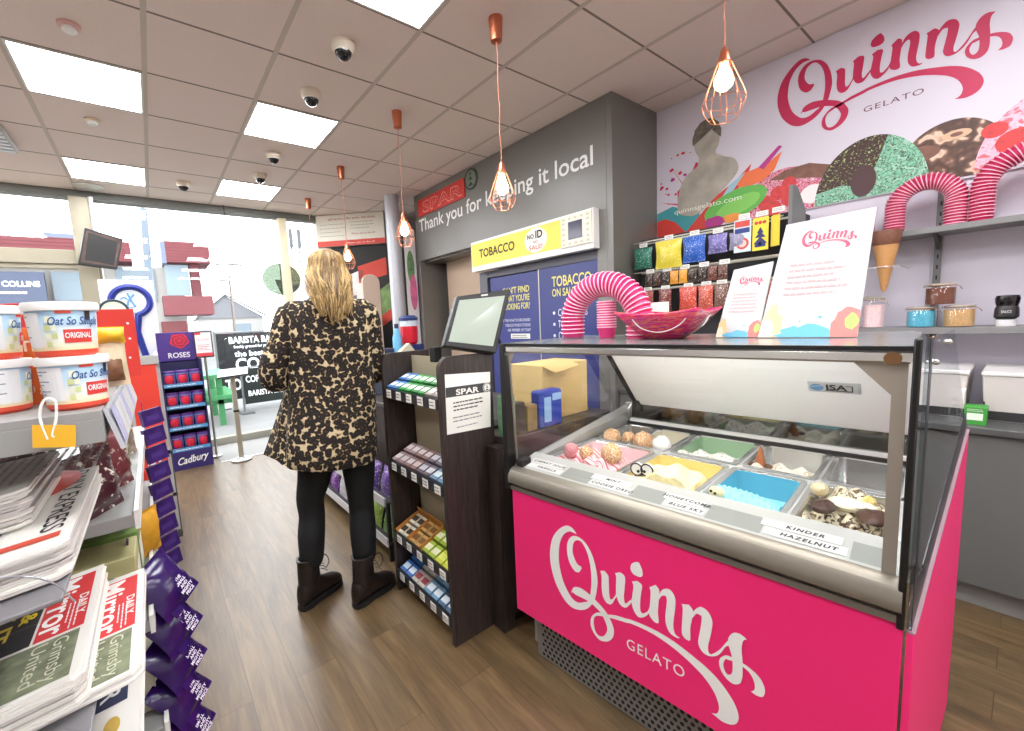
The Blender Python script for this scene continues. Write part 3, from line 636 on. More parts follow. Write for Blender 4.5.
build('side_glass', CM().hexa([(.004, .04, .80), (.008, .04, .80), (.008, .86, .80), (.004, .86, .80)], [(.004, .012, 1.258), (.008, .012, 1.258), (.008, .52, 1.258), (.004, .60, 1.258)]), GLASS, gc)
build('side_channel', CM().box(.004, .03, .03, .88, .79, .806).hexa([(.002, .02, .70), (.008, .02, .70), (.008, .88, .70), (.002, .88, .70)], [(.002, .02, .80), (.008, .02, .80), (.008, .88, .885), (.002, .88, .885)], 1).hexa([(.008, .10, .785), (.03, .10, .785), (.03, .88, .785), (.008, .88, .785)], [(.008, .10, .806), (.03, .10, .80), (.03, .88, .86), (.008, .88, .885)]), [mat((190, 192, 190), .3, .6), mat((150, 154, 154), .35, .3)], gc)
build('end_post', CM().box(-.028, -.004, -.012, .03, .705, 1.27), BLACK, gc, bevel=.003)
mb = CM().box(1.059, 1.071, -.008, .02, .694, 1.285)
build('end_post', mb, BLACK, gc, bevel=.003)
# white lid leaning forward over the pans, with its maker's badge
LB, LT = V((0, .885, .895)), V((0, .545, 1.254)); ld = (LT-LB).normalized(); ln = X.cross(ld)
mb = CM()
mb.obox((.075, LB.y, LB.z), X, ld, -ln, .975, (LT-LB).length, .022)
lid = build('lid', mb, CASEW, gc, bevel=.003)
build('lid_edge', CM().obox(V((.052, LB.y, LB.z))-ld*.01+ln*.003, X, ld, -ln, .022, (LT-LB).length, .03), SOFTBLACK, lid)
bp = V((.788, LB.y, LB.z))+ld*.215
mb = CM().obox(bp, X, ld, ln, .140, .056, .002)
mb.text('ISA', bp+X*.078+ld*.016+ln*.002, X, ld, .028, w=.056, m=1, bold=.03).obox(bp+X*.046+ld*.009+ln*.002, X, ld, ln, .074, .003, .0006, 1)
mb.obox(bp+X*.117+ld*.009+ln*.002, X, ld, ln, .003, .03, .0006, 1).obox(bp+X*.102+ld*.037+ln*.002, X, ld, ln, .018, .003, .0006, 1)
mb.add([bp+X*(.024+.019*math.cos(k*PI/10))+ld*(.026+.019*math.sin(k*PI/10))+ln*.0026 for k in range(20)], [tuple(range(20))], 2)
mb.obox(bp+X*.008+ld*.028+ln*.003, X+ld*.25, ld, ln, .034, .003, .0004)
build('maker_badge', mb, [mat((196, 198, 200), .35, .4), BLACK, mat((84, 140, 190), .4)], lid)
build('rear_mirror', CM().box(.04, 1.055, .884, .892, .80, .895), mat((120, 122, 120), .06, 1.0), gc)
build('rear_ledge', CM().box(.04, 1.055, .866, .884, .808, .822).box(.03, 1.055, .852, .868, .79, .808, 1), [mat((236, 236, 234), .4), SOFTBLACK], gc)
build('lid_hinge', CM().box(.055, .09, .862, .90, .86, .92).tube([(.055, .85, .90), (.05, .83, .88), (.052, .83, .84)], .004, m=1), [SOFTBLACK, STEEL], gc)
build('back_wall', CM().box(.0, 1.06, .895, .92, .02, .895), BODY, gc)
build('case_lamp', CM().box(.05, 1.01, .24, .27, 1.244, 1.2575), mat((255, 253, 248), .4, emit=CASE_POWER*3, name='lit_tube'), gc)
# right-hand end screen: pink below, framed glass above, splayed slightly outwards
E0, E1 = V((1.0745, 0, 0)), V((1.158, .80, 0)); ed = (E1-E0); en = V((ed.y, -ed.x, 0)).normalized()
def EP(k, z): return E0+ed*k+V((0, 0, z))
build('end_panel', CM().prism([EP(0, .03), EP(1, .03), EP(1, .955), EP(0, .692)], en*.012), mat((240, 40, 116), .5), gc, bevel=.002)
build('end_panel_edge', CM().prism([EP(0, .690), EP(1, .953), EP(1, .956), EP(0, .694)], en*.013), mat((150, 120, 130), .5), gc)
build('end_glass', CM().prism([EP(.0, .698), EP(1, .960), EP(.42, 1.285), EP(0, 1.285)], en*.006), glass_mat('smoked_glass', (.74, .79, .81)), gc)
mb = CM()
for q in ([(0, .698), (.14, .735), (.14, .79), (.035, .80), (.035, 1.285), (0, 1.285)], [(.10, .725), (1, .960), (.93, 1.02), (.12, .80)]):
    mb.prism([EP(*p)+en*.006 for p in q], en*.001)
build('end_glass_border', mb, mat((40, 42, 44), .3), gc)
for k_, z_ in ((.30, 1.262), (.08, 1.235)): build('glass_clip', CM().ball(EP(k_, z_)+en*.008, .006, 8, 6), CHROME, gc)

# ---- pans and gelato
PANM = mat((206, 208, 208), .22, .85)
def pan(s0, s1, t0, t1, label, film=None, depth=.11):
    mb = CM(); rim, z1, z0 = .012, ZD+.006, ZD-depth; a = .016
    o = [(s0, t0), (s1, t0), (s1, t1), (s0, t1)]
    def ring(d, z, r=.02, k=4):
        out = []
        for (cx, cy, a0) in ((s0+d+r, t0+d+r, PI), (s1-d-r, t0+d+r, 1.5*PI), (s1-d-r, t1-d-r, 0), (s0+d+r, t1-d-r, .5*PI)):
            for i in range(k+1): out.append(V((cx+r*math.cos(a0+i*PI/2/k), cy+r*math.sin(a0+i*PI/2/k), z)))
        return out
    mb.loft([ring(-.004, z1-.004), ring(-.004, z1), ring(.008, z1), ring(.012, z1-.004), ring(.018, z0+.02), ring(.03, z0)], caps=False)
    mb.add(ring(.03, z0), [tuple(range(20))])
    if film:      # smear of gelato left on the walls
        for i in range(len(mb.m)):
            if len(mb.f[i]) == 4 and all(20*3 <= q for q in mb.f[i]): mb.m[i] = 1
    o = build('gelato_pan', mb, [PANM, mat(film or (206, 208, 208), .25)], loc=C((s0+s1)/2, (t0+t1)/2, z0))
    return tag(o, label, 'pan', 'stainless pans in the gelato case')
def gelato(s0, s1, t0, t1, hfun, m, label, base=ZD-.108, n=30, name='gelato', sw=.0):
    """heap of gelato as a height field inside the pan; hfun(a, b) in 0..1 both ways, metres above base"""
    mb = CM(); g = .021
    vs = []; N = n
    for j in range(N+1):
        for i in range(N+1):
            a, b = i/N, j/N; vs.append(V((s0+g+(s1-s0-2*g)*a, t0+g+(t1-t0-2*g)*b, base+max(.006, hfun(a, b)))))
    fs = [(j*(N+1)+i, j*(N+1)+i+1, (j+1)*(N+1)+i+1, (j+1)*(N+1)+i) for j in range(N) for i in range(N)]
    mb.add(vs, fs)
    bd = [i for i in range(N+1)]+[j*(N+1)+N for j in range(1, N+1)]+[N*(N+1)+i for i in range(N-1, -1, -1)]+[j*(N+1) for j in range(N-1, 0, -1)]
    lo = [V((vs[i].x, vs[i].y, base)) for i in bd]
    k = len(mb.v); mb.v += [CT @ p for p in lo]; L = len(bd)
    for i in range(L):
        mb.f.append((bd[i], k+i, k+(i+1) % L, bd[(i+1) % L])); mb.m.append(0)
    mb.f.append(tuple(range(k, k+L))[::-1]); mb.m.append(0)
    o = build(name, mb, m, loc=C((s0+s1)/2, (t0+t1)/2, base), sharp=70)
    return tag(o, label, 'ice cream', 'gelato in the display pans')
bump_ = lambda a, b, ca, cb, r, h: h*max(0, 1-((a-ca)**2+(b-cb)**2)/r**2)**.8
GEL = lambda c, nz=.12, ns=60: mat(c, .5, noise=nz, nscale=ns, bump=.25, sss=0)
plabels = ['front row pan at the left with cherry gelato', 'front row pan holding yellow gelato and a chocolate biscuit face', 'front row pan with blue gelato', 'front row pan at the right with chocolate and cream gelato']
for (a, b), l, fc in zip(COLF, plabels, ((236, 200, 204), (222, 200, 128), (92, 170, 196), None)): pan(a, b, TF[0], TF[1], 'stainless '+l, fc)
for (a, b), fc, l in zip(COLR, (None, (206, 200, 180), (150, 184, 150), None, None), ['back row pan at the far left corner behind the cherry gelato', 'back row pan with scoop balls, second from the left', 'back row pan with green walls and chocolate chip gelato', 'back row pan with a wafer stood up in white gelato', 'empty back row pan at the right end']): pan(a, b, TR[0], TR[1], 'stainless '+l, fc)
rdn = random.Random(3)
wv = lambda a, b, k, q: .006*math.sin(k*a+3*math.sin(q*b))
gelato(*COLF[0], *TF, lambda a, b: .080+bump_(a, b, .62, .30, .42, .062)+bump_(a, b, .15, .25, .3, .045)+.008*math.sin(26*a+6*b)+.006*math.sin(19*b-9*a)-.05*max(0, b-.55), ramp_mat('cherry_ripple', 'ShaderNodeTexWave', [(0, (190, 90, 104)), (.4, (240, 196, 200)), (.7, (252, 240, 236)), (1, (226, 160, 166))], (1, 1, 1), texset={'Scale': 16, 'Distortion': 6, 'Detail': 2}), 'pink and white cherry gelato heaped in the front left pan')
gelato(*COLF[1], *TF, lambda a, b: .072+bump_(a, b, .60, .22, .60, .075)+.006*math.sin(17*a+9*b)+.005*math.sin(14*b-6*a)-.05*max(0, b-.5), GEL((246, 232, 176)), 'pale yellow honeycomb gelato in the second front pan')
gelato(*COLF[2], *TF, lambda a, b: .034+max(0, .094*(1-((b-.20-.10*math.sin(3*a))/.30)**2))*(1-.30*a)+.0045*math.sin(70*a+26*b)*(b < .52), GEL((150, 222, 236), .10), 'bright blue ridged gelato in the third front pan')
gelato(*COLF[3], *TF, lambda a, b: .088+.022*math.sin(5*a+2)*math.sin(4*b+1)+.010*math.sin(17*a+11*b)+bump_(a, b, .45, .60, .42, .05), ramp_mat('choc_and_cream', 'ShaderNodeTexNoise', [(0, (58, 36, 30)), (.44, (84, 58, 46)), (.5, (236, 224, 190)), (.75, (246, 240, 220)), (1, (120, 90, 66))], (11, 11, 11), texset={'Detail': 3, 'Distortion': 1.2}, rough=.3, bump=.3), 'dark chocolate and cream hazelnut gelato in the front right pan')
gelato(*COLR[0], *TR, lambda a, b: .055+.006*math.sin(14*a+7*b), GEL((206, 190, 160)), 'low beige gelato in the back left pan under the scoop balls')
gelato(*COLR[1], *TR, lambda a, b: .05+.03*(1-b)+.006*math.sin(14*a+7*b), GEL((240, 238, 232)), 'white gelato sloping down in the second back pan')
gelato(*COLR[2], *TR, lambda a, b: (.108-.065*b)+.008*math.sin(13*a+9*b)+.005*math.sin(31*b-8*a), ramp_mat('choc_chip', 'ShaderNodeTexNoise', [(0, (82, 58, 54)), (.36, (110, 84, 80)), (.42, (240, 238, 230)), (1, (252, 250, 244))], (20, 20, 20), texset={'Detail': 2}, rough=.5), 'white chocolate chip gelato in the green walled back pan')
gelato(*COLR[3], *TR, lambda a, b: (.110-.07*b)+.010*math.sin(15*a+5*b)+.006*math.sin(27*b+8*a), ramp_mat('toffee_cream', 'ShaderNodeTexNoise', [(0, (150, 104, 70)), (.34, (214, 178, 130)), (.44, (248, 244, 232)), (1, (250, 246, 238))], (15, 15, 15), rough=.5), 'cream gelato with toffee pieces and a wafer in the back row')
BALLO = ramp_mat('toffee_scoop', 'ShaderNodeTexNoise', [(0, (150, 92, 52)), (.45, (206, 148, 98)), (.6, (240, 216, 178)), (1, (250, 240, 220))], (34, 34, 34), rough=.5, bump=.4)
for i, (s, t, r, m, l) in enumerate(((.10, .575, .038, BALLO, 'toffee scoop ball at the left end of the back row'), (.160, .62, .030, BALLO, 'small toffee scoop ball tucked behind its larger neighbours'), (.245, .585, .042, BALLO, 'large toffee scoop ball in the second back pan'), (.325, .59, .038, GEL((246, 246, 244)), 'white scoop ball beside the toffee balls'),
                          (.115, .235, .030, ramp_mat('cherry_scoop', 'ShaderNodeTexNoise', [(0, (120, 50, 60)), (.5, (206, 130, 136)), (1, (250, 224, 220))], (30, 30, 30), rough=.5), 'cherry scoop ball at the left of the front row'), (.175, .25, .028, BALLO, 'nutty scoop ball on the cherry gelato'), (.27, .27, .040, BALLO, 'toffee topped scoop crowning the cherry gelato'))):
    zb = ZD-.108+(.082 if t > .5 else .112)
    o = build('gelato_scoop', CM().ball((s, t, zb+r*.92), (r, r, r), 18, 12, lump=.05, seed=i+2), m, loc=C(s, t, zb), sharp=80)
    tag(o, l, 'ice cream', 'scoop balls in the gelato case')
# chocolate biscuit with two white sweet eyes
t = thing('chocolate_biscuit', 'chocolate biscuit with two round white eyes stuck in the yellow gelato', 'biscuit', C(.415, .235, ZD-.03))
build('biscuit', CM().box(.385, .452, .222, .250, ZD-.05, ZD+.028), mat((66, 40, 28), .35, noise=.2, nscale=40), t, bevel=.008)
for k, (ds, dz) in enumerate(((-.018, .026), (.019, .030))):
    e = build('eye', CM().cyl((.418+ds, .212, ZD+dz), (.418+ds, .228, ZD+dz), .021, n=24).tube([(.418+ds+.021*math.cos(q*PI/12), .213, ZD+dz+.021*math.sin(q*PI/12)) for q in range(24)], .003, 6, 1, closed=True), [mat((246, 246, 242), .4), mat((50, 30, 22), .4)], t)
    build('pupil', CM().cyl((.418+ds+(.007 if k == 0 else -.008), .209, ZD+dz-.005), (.418+ds+(.007 if k == 0 else -.008), .213, ZD+dz-.005), .005, n=12), BLACK, e)
tag(build('chocolate_curl', CM().tube(cr([(.445, .21, ZD-.018), (.462, .205, ZD-.002), (.48, .205, ZD-.004), (.50, .21, ZD-.018)], 4), .004, 6), mat((52, 34, 28), .4), loc=C(.47, .21, ZD-.02)), 'thin dark chocolate curl on the yellow gelato', 'chocolate')
# blue caterpillar topping face on the blue gelato
t = thing('sweet_topper', 'small pale sweet face with black dot eyes beside the blue gelato', 'sweet', C(.655, .215, ZD-.01))
build('head', CM().ball((.655, .215, ZD+.012), (.022, .018, .018), 14, 10), mat((240, 226, 170), .4), t)
build('eye', CM().ball((.644, .199, ZD+.018), .0045, 8, 6), BLACK, t); build('eye', CM().ball((.656, .197, ZD+.014), .0045, 8, 6), BLACK, t)
# wafer cone piece and chocolate disc
t = thing('wafer_stick', 'brown pointed wafer piece standing in the back cream pan', 'wafer', C(.665, .64, ZD-.03))
build('wafer', CM().lathe([(.020, 0), (.013, .035), (.003, .075)], (.672, .62, ZD-.015), 8), mat((164, 98, 58), .6, noise=.2, nscale=50), t, sharp=20)
for s, tt, zz, r, l in ((.665, .575, ZD+.002, .016, 'dark chocolate disc in front of the wafer'), (.70, .605, ZD-.005, .012, 'small chocolate crumb by the wafer foot')):
    tag(build('chocolate_piece', CM().ball((s, tt, zz), (r*1.2, r, r*.6), 12, 8, lump=.06), mat((92, 56, 38), .4), loc=C(s, tt, zz-.01)), l, 'chocolate')
rdk = random.Random(9)
for i, (s, tt, sx, sy, sz, c, l) in enumerate(((.875, .40, .022, .02, .020, (226, 206, 168), 'round nut cream piece at the back left of the hazelnut pan'), (.955, .32, .05, .03, .018, (238, 232, 206), 'large white cream shard on the hazelnut gelato'), (1.0, .27, .03, .05, .014, (74, 46, 36), 'dark chocolate shard at the right of the hazelnut pan'), (.90, .27, .026, .045, .014, (66, 42, 34), 'dark chocolate slab at the left of the hazelnut pan'), (.985, .37, .016, .016, .018, (240, 214, 132), 'yellow sweet on the hazelnut gelato'))):
    tag(build('gelato_topping', CM().ball((s, tt, ZD+.022), (sx, sy, sz), 14, 8, lump=.09, seed=i), mat(c, .4), loc=C(s, tt, ZD-.02)), l, 'topping')

# ================================================================== THINGS ON TOP OF THE GELATO CASE
ZT = 1.272
CUPP = mat((222, 56, 122), .45, noise=.05, nscale=30, name='pink_paper_cup'); CUPR = mat((250, 196, 216), .5)
def one_cup(name, parent=None, loc=None, r=.036, h=.046):
    mb = MB().lathe([(.0, .001), (r*.74, .001), (r*.74, .0), (r*.94, h*.86), (r*.90, h*.86), (r*.70, .004), (0, .004)], (0, 0, 0), 22, caps=False)
    mb.tube([(r*.95*math.cos(2*PI*i/22), r*.95*math.sin(2*PI*i/22), h*.88) for i in range(22)], .0026, 6, 1, closed=True)
    return build(name, mb, [CUPP, CUPR], parent, loc)
def cup_arch(c0, c1, leg, label, loc, r=.046, n=36, mats=None):
    """stack of nested paper cups bent over into an arch between foot points c0 and c1"""
    t = thing('cup_arch', label, 'cups', loc, 'arches of stacked paper cups')
    c0, c1 = V(c0), V(c1); R = (c1-c0).length/2; u = (c1-c0).normalized(); mid = (c0+c1)/2+Z*leg
    tot = 2*leg+PI*R; proto = None
    for i in range(n):
        d = (i+.2)/n*tot
        if d < leg: p = c0+Z*d; ax = Z
        elif d < leg+PI*R:
            a = (d-leg)/R; p = mid-u*R*math.cos(a)+Z*R*math.sin(a); ax = u*math.sin(a)+Z*math.cos(a)
        else: p = c1+Z*(tot-d); ax = -Z
        if proto is None:
            ORG['_o'] = V((0, 0, 0))
            mb = MB().lathe([(r*.84, 0), (r*.97, .016), (r*.97, .022), (r*.80, .020)], (0, 0, 0), 22, caps=False)
            mb.tube([(r*.985*math.cos(2*PI*q/22), r*.985*math.sin(2*PI*q/22), .017) for q in range(22)], .0024, 6, 1, closed=True)
            mb.lathe([(0, .001), (r*.84, 0)], (0, 0, 0), 22, caps=False)
            proto = build('paper_cup', mb, mats or [CUPP, CUPR]); o = proto
        else:
            o = proto.copy(); col.objects.link(o)
        o.parent = t
        q = ax.to_track_quat('Z', 'Y'); o.rotation_mode = 'QUATERNION'; o.rotation_quaternion = q; o.location = p-V(loc)
    return t
cup_arch(C(.092, .30, ZT), C(.372, .30, ZT), .06, 'arch of stacked pink cups standing on the glass case', C(.24, .30, ZT))
cup0 = None
for i in range(11):
    if cup0 is None: o = cup0 = one_cup('paper_cup', loc=(0, 0, 0))
    else: o = cup0.copy(); col.objects.link(o)
    o.location = C(.243, .30, ZT+.0095*i)
    tag(o, 'pink paper cup in the short straight stack under the cup arch', 'cup', 'cups of the short stack')
# glass bowl, boat shaped
t = thing('glass_bowl', 'pink and purple glass bowl with pointed corners on the case', 'bowl', C(.49, .25, ZT))
BOWLG = ramp_mat('streaked_pink_glass', 'ShaderNodeTexNoise', [(0, (110, 20, 110)), (.38, (196, 20, 104)), (.52, (226, 40, 90)), (.58, (230, 100, 70)), (.64, (176, 24, 120)), (1, (84, 28, 130))], (3, 3, 22), rough=.08, texset={'Distortion': 1.2})
BOWLG.node_tree.nodes['Principled BSDF'].inputs['Coat Weight'].default_value = .7
mb = CM(); rings = []
for k, (f, z) in enumerate(((.30, 0), (.42, .004), (.66, .03), (.86, .065), (1.0, .094))):
    ring = []
    for i in range(48):
        a = 2*PI*i/48; e = abs(math.cos(2*a)); rr = 1/max(abs(math.cos(a)), abs(math.sin(a)))
        rr = 1+(rr-1)*min(1, f*1.05)
        ring.append(V((.490+.132*f*rr*math.cos(a), .25+.10*f*rr*math.sin(a), ZT+z-(.012*(1-(rr-1)/.42) if k == 4 else 0))))
    rings.append(ring)
mb.loft(rings, caps=False); mb.add(rings[0], [tuple(range(48))[::-1]])
build('bowl', mb, BOWLG, t, solid=.005, sharp=60)
mb = CM()
for q in range(1): mb.tube(cr([(.40+.02*q, .16, ZT+.09-.005*q), (.44, .165, ZT+.04-.006*q), (.50, .172, ZT+.024-.006*q), (.56, .168, ZT+.045), (.60-.02*q, .16, ZT+.088)], 5), .0016, 5)
build('white_streaks', mb, mat((250, 230, 240), .3), t)
# leaflet boards
def leaflet(name, bl, br, tr, tl, label, sc_, grp=None):
    t = thing(name, label, 'leaflet', (C(*bl)+C(*br))/2, 'white flavour boards on the case')
    a, b, c, d = (C(*p) for p in (bl, br, tr, tl))
    n0 = (b-a).cross(d-a).normalized(); c = c-n0*(c-a).dot(n0)     # keep the board flat
    u = (b-a); v = (d-a); n = u.cross(v).normalized(); W_, H_ = u.length, v.length
    build('board', MB().prism([a, b, c, d], -n*.006), mat((196, 194, 193), .5), t, bevel=.0008)
    q = lambda x, y: a+u*x+v*y+(c-d-u)*x*y
    mb = MB(); draw_logo(mb, q(.24, .72), u.normalized(), v.normalized(), W_*.56, W_*.56, .0012)
    build('lettering', mb, mat((206, 84, 112), .6), t)
    build('small_print', MB().lines(q(.17, .34), u, v, W_*.66, H_*.30, 6, 0, seed=len(label), off=.0012), mat((206, 166, 168), .7), t)
    mb = MB(); r2 = random.Random(len(label))
    def bl_(cx, cy, rx, ry, m, o, jag=.12):
        mb.add([q(max(.0, min(1, cx+rx*(1+jag*r2.uniform(-1, 1))*math.cos(k*PI/12))), max(.004, cy+ry*(1+jag*r2.uniform(-1, 1))*math.sin(k*PI/12)))+n*o for k in range(24)], [tuple(range(24))], m)
    bl_(.10, .06, .13, .20, 0, .0011, .18); bl_(.06, .05, .09, .11, 3, .0013); bl_(.50, .02, .30, .075, 1, .0012, .25); bl_(.90, .07, .16, .16, 2, .0014, .12); bl_(.93, .12, .06, .06, 4, .0017)
    bl_(.62, .16, .02, .012, 1, .0012); bl_(.42, .13, .012, .008, 1, .0012); bl_(.2, .25, .012, .008, 0, .0012)
    build('printed_splash', mb, [mat((246, 204, 150), .6), mat((104, 180, 216), .6), mat((228, 128, 122), .6), mat((246, 226, 200), .6), mat((176, 214, 110), .6)], t)
    mb = MB(); back = -n*.006
    mb.prism([(a+b)/2+u*.06+back, (a+b)/2-u*.06+back, q(.5, .55)+back], V((n.x, n.y, 0))*-.002)
    m_ = (a+b)/2; mb.prism([m_+back, q(.5, .5)+back, V((m_.x, m_.y, m_.z))-V((n.x, n.y, 0)).normalized()*.10], u.normalized()*.003)
    build('strut', mb, PAPER, t)
leaflet('leaflet_board', (.629, .27, ZT), (.741, .27, ZT), (.752, .36, 1.494), (.650, .36, 1.478), 'smaller white board with pale pink script logo, beside the bowl', 1)
leaflet('leaflet_board', (.745, .25, ZT), (.955, .25, ZT), (.968, .38, 1.602), (.778, .38, 1.592), 'larger white board with pink script logo and blue splash', 2)

# ================================================================== WALL SHELVES BEHIND THE COUNTER
SHG = mat((126, 124, 124), .5, name='grey_shelf')
t = thing('wall_shelf', 'upper long grey shelf on the wall under the mural', 'shelf', (3.16, 0, 1.68))
build('board', MB().box(3.04, XW-.002, -1.2, .88, 1.672, 1.700), SHG, t, bevel=.002)
for y in (.305, -.55): build('bracket', MB().prism([(XW-.004, y-.006, 1.672), (3.07, y-.006, 1.672), (XW-.004, y-.006, 1.60)], (0, .012, 0)), DGREY, t)
t = thing('wall_shelf', 'lower long grey shelf carrying the jars', 'shelf', (3.16, 0, 1.2))
build('board', MB().box(3.03, XW-.002, -1.2, .88, 1.184, 1.214), SHG, t, bevel=.002)
for y in (.305, -.55): build('bracket', MB().prism([(XW-.004, y-.006, 1.184), (3.07, y-.006, 1.184), (XW-.004, y-.006, 1.11)], (0, .012, 0)), DGREY, t)
for y, l in ((.305, 'slotted grey steel upright on the wall behind the jars'), (-.55, 'slotted grey steel upright farther right, out of the picture')):
    mb = MB().box(XW-.016, XW, y-.014, y+.014, 1.0, 1.934)
    for q in range(17): mb.box(XW-.0165, XW-.016, y-.003, y+.003, 1.03+q*.053, 1.05+q*.053, 1)
    tag(build('shelf_upright', mb, [mat((118, 116, 118), .4, .4), SOFTBLACK], loc=(XW, y, 1.0)), l, 'shelf support')
CUPD = [mat((178, 24, 74), .45), mat((236, 176, 196), .5)]
cup_arch((3.13, .455, 1.701), (3.13, .245, 1.701), .125, 'arch of stacked pink cups on the upper shelf, left of the two', (3.13, .355, 1.701), r=.041, n=40, mats=CUPD)
cup_arch((3.13, .165, 1.701), (3.13, -.115, 1.701), .14, 'arch of stacked pink cups on the upper shelf cut by the right edge', (3.13, -.015, 1.701), r=.042, n=46, mats=CUPD)
t = thing('straight_cup_stack', 'short leaning pink cup stack at the left foot of the shelf arch', 'cups', (3.13, .56, 1.701))
mb = MB()
for i in range(9): mb.lathe([(.038, 0), (.044, .012), (.044, .016), (.037, .015)], (3.13, .575, 1.701+i*.013), 20, caps=False).tube([(3.13+.045*math.cos(k*PI/10), .575+.045*math.sin(k*PI/10), 1.701+i*.013+.013) for k in range(20)], .0022, 5, 1, closed=True)
build('cups', mb, CUPD, t)
# waffle cone model hanging at the shelf edge
WAF = ramp_mat('waffle', 'ShaderNodeTexChecker', [(0, (206, 156, 100)), (1, (184, 130, 78))], (60, 60, 60), rough=.6)
t = thing('cone_model', 'large waffle cone with chocolate dipped rim hanging below the shelf', 'cone', (3.0, .455, 1.40))
build('cone', MB().lathe([(.002, 0), (.012, .02), (.050, .245), (.048, .245)], (3.0, .462, 1.40), 24, caps=False), WAF, t)
build('chocolate_rim', MB().lathe([(.049, .236), (.054, .250), (.058, .30), (.056, .308), (.046, .302), (.04, .26)], (3.0, .462, 1.40), 24, caps=False), mat((112, 70, 52), .5, noise=.2, nscale=60), t)
build('cone_holder', MB().box(2.99, XW-.002, .405, .412, 1.524, 1.530).box(2.985, 2.995, .405, .53, 1.524, 1.530).tube([(3.0+.030*math.cos(k*PI/10), .462+.030*math.sin(k*PI/10), 1.527) for k in range(20)], .003, 6, closed=True), mat((206, 196, 196), .2, .3), t)
# clip-top jars
def jar(name, x, y, z, r, h, fill, label, fr=.8):
    t = thing(name, label, 'jar', (x, y, z), 'clip top glass jars')
    build('contents', MB().lathe([(r*.88, .004), (r*.92, h*.1), (r*.92, h*fr), (.001, h*fr+.003)], (x, y, z), 24), fill, t)
    build('glass', MB().lathe([(r*.9, 0), (r, .006), (r, h*.80), (r*.86, h*.92), (r*.84, h*.92), (r*.97, h*.79), (r*.97, .008), (0, .003)], (x, y, z), 28, caps=False), GLASS, t)
    l = build('lid', MB().lathe([(r*.90, h*.93), (r*.94, h*.95), (r*.94, h*1.0), (r*.6, h*1.03), (.001, h*1.03)], (x, y, z), 28), mat((196, 186, 172), .12, .2), t)
    mb = MB().tube([(x+r*.92*math.cos(2*PI*k/24), y+r*.92*math.sin(2*PI*k/24), z+h*.90) for k in range(24)], .0018, 5, closed=True)
    mb.tube([(x-r*.5, y-r*.78, z+h*.9), (x-r*.6, y-r*1.15, z+h*.84), (x-r*.3, y-r*1.3, z+h*.70)], .0018, 5).tube([(x, y+r*.9, z+h*.92), (x, y+r*1.08, z+h*.86), (x, y+r*1.0, z+h*.98)], .0018, 5)
    build('wire_clip', mb, mat((206, 170, 140), .25, .9), t)
SUG = lambda c: mat(c, .7, noise=.2, nscale=150, bump=.3)
jar('jar', 3.12, .515, 1.2145, .047, .165, ramp_mat('pink_and_white_sweets', 'ShaderNodeTexVoronoi', [(0, (236, 170, 176)), (.5, (246, 226, 226)), (1, (214, 120, 130))], (50, 50, 50)), 'tall clip jar of pink and white sweets, partly behind the board', .75)
jar('jar', 3.12, .336, 1.2145, .055, .102, SUG((88, 178, 204)), 'squat clip jar filled with turquoise sprinkles')
jar('jar', 3.12, .208, 1.2145, .055, .104, SUG((202, 160, 106)), 'squat clip jar filled with beige crumbs')
jar('jar', 3.12, .274, 1.323, .055, .104, SUG((112, 62, 42)), 'clip jar of brown chocolate bits stacked on the two others')
def sauce(y, label):
    t = thing('sauce_bottle', label, 'bottle', (3.12, y, 1.2145), 'upside down sauce bottles on the shelf')
    build('cap', MB().lathe([(.030, 0), (.031, .002), (.031, .026), (.026, .030)], (3.12, y, 1.2145), 20), mat((226, 224, 226), .4), t)
    build('body', MB().lathe([(.026, .03), (.038, .042), (.036, .075), (.032, .092), (.036, .105), (.038, .125), (.034, .14), (.001, .143)], (3.12, y, 1.2145), 24), mat((24, 20, 22), .18), t)
    build('label', MB().lathe([(.0382, .046), (.0365, .078), (.0328, .092)], (3.12, y, 1.2145), 24, caps=False), mat((44, 40, 42), .3), t)
    build('lettering', MB().text('SAUCE', (3.12-.0375, y+.0, 1.275), mY, Z, .012, w=.03, off=.002), mat((226, 226, 230), .5), t)
sauce(.065, 'black upside down sauce bottle with white cap, right of the jars'); sauce(-.03, 'black upside down sauce bottle cut off by the right picture edge')
# small cone carton on the shelf behind the large board
t = thing('cone_carton', 'small cone carton with pink lettering on the shelf behind the board', 'carton', (3.14, .72, 1.701))
build('box', MB().box(3.08, 3.2, .60, .84, 1.701, 1.80), mat((232, 214, 190), .6), t, bevel=.002)
build('lettering', MB().text('cones!', (3.08, .72, 1.765), mY, Z, .026, bold=.02), mat((196, 50, 90), .5), t)
build('cone_picture', MB().add([(3.079, .83, 1.712), (3.079, .76, 1.715), (3.079, .70, 1.735), (3.079, .76, 1.752), (3.079, .82, 1.75)], [(0, 1, 2, 3, 4)]), WAF, t)

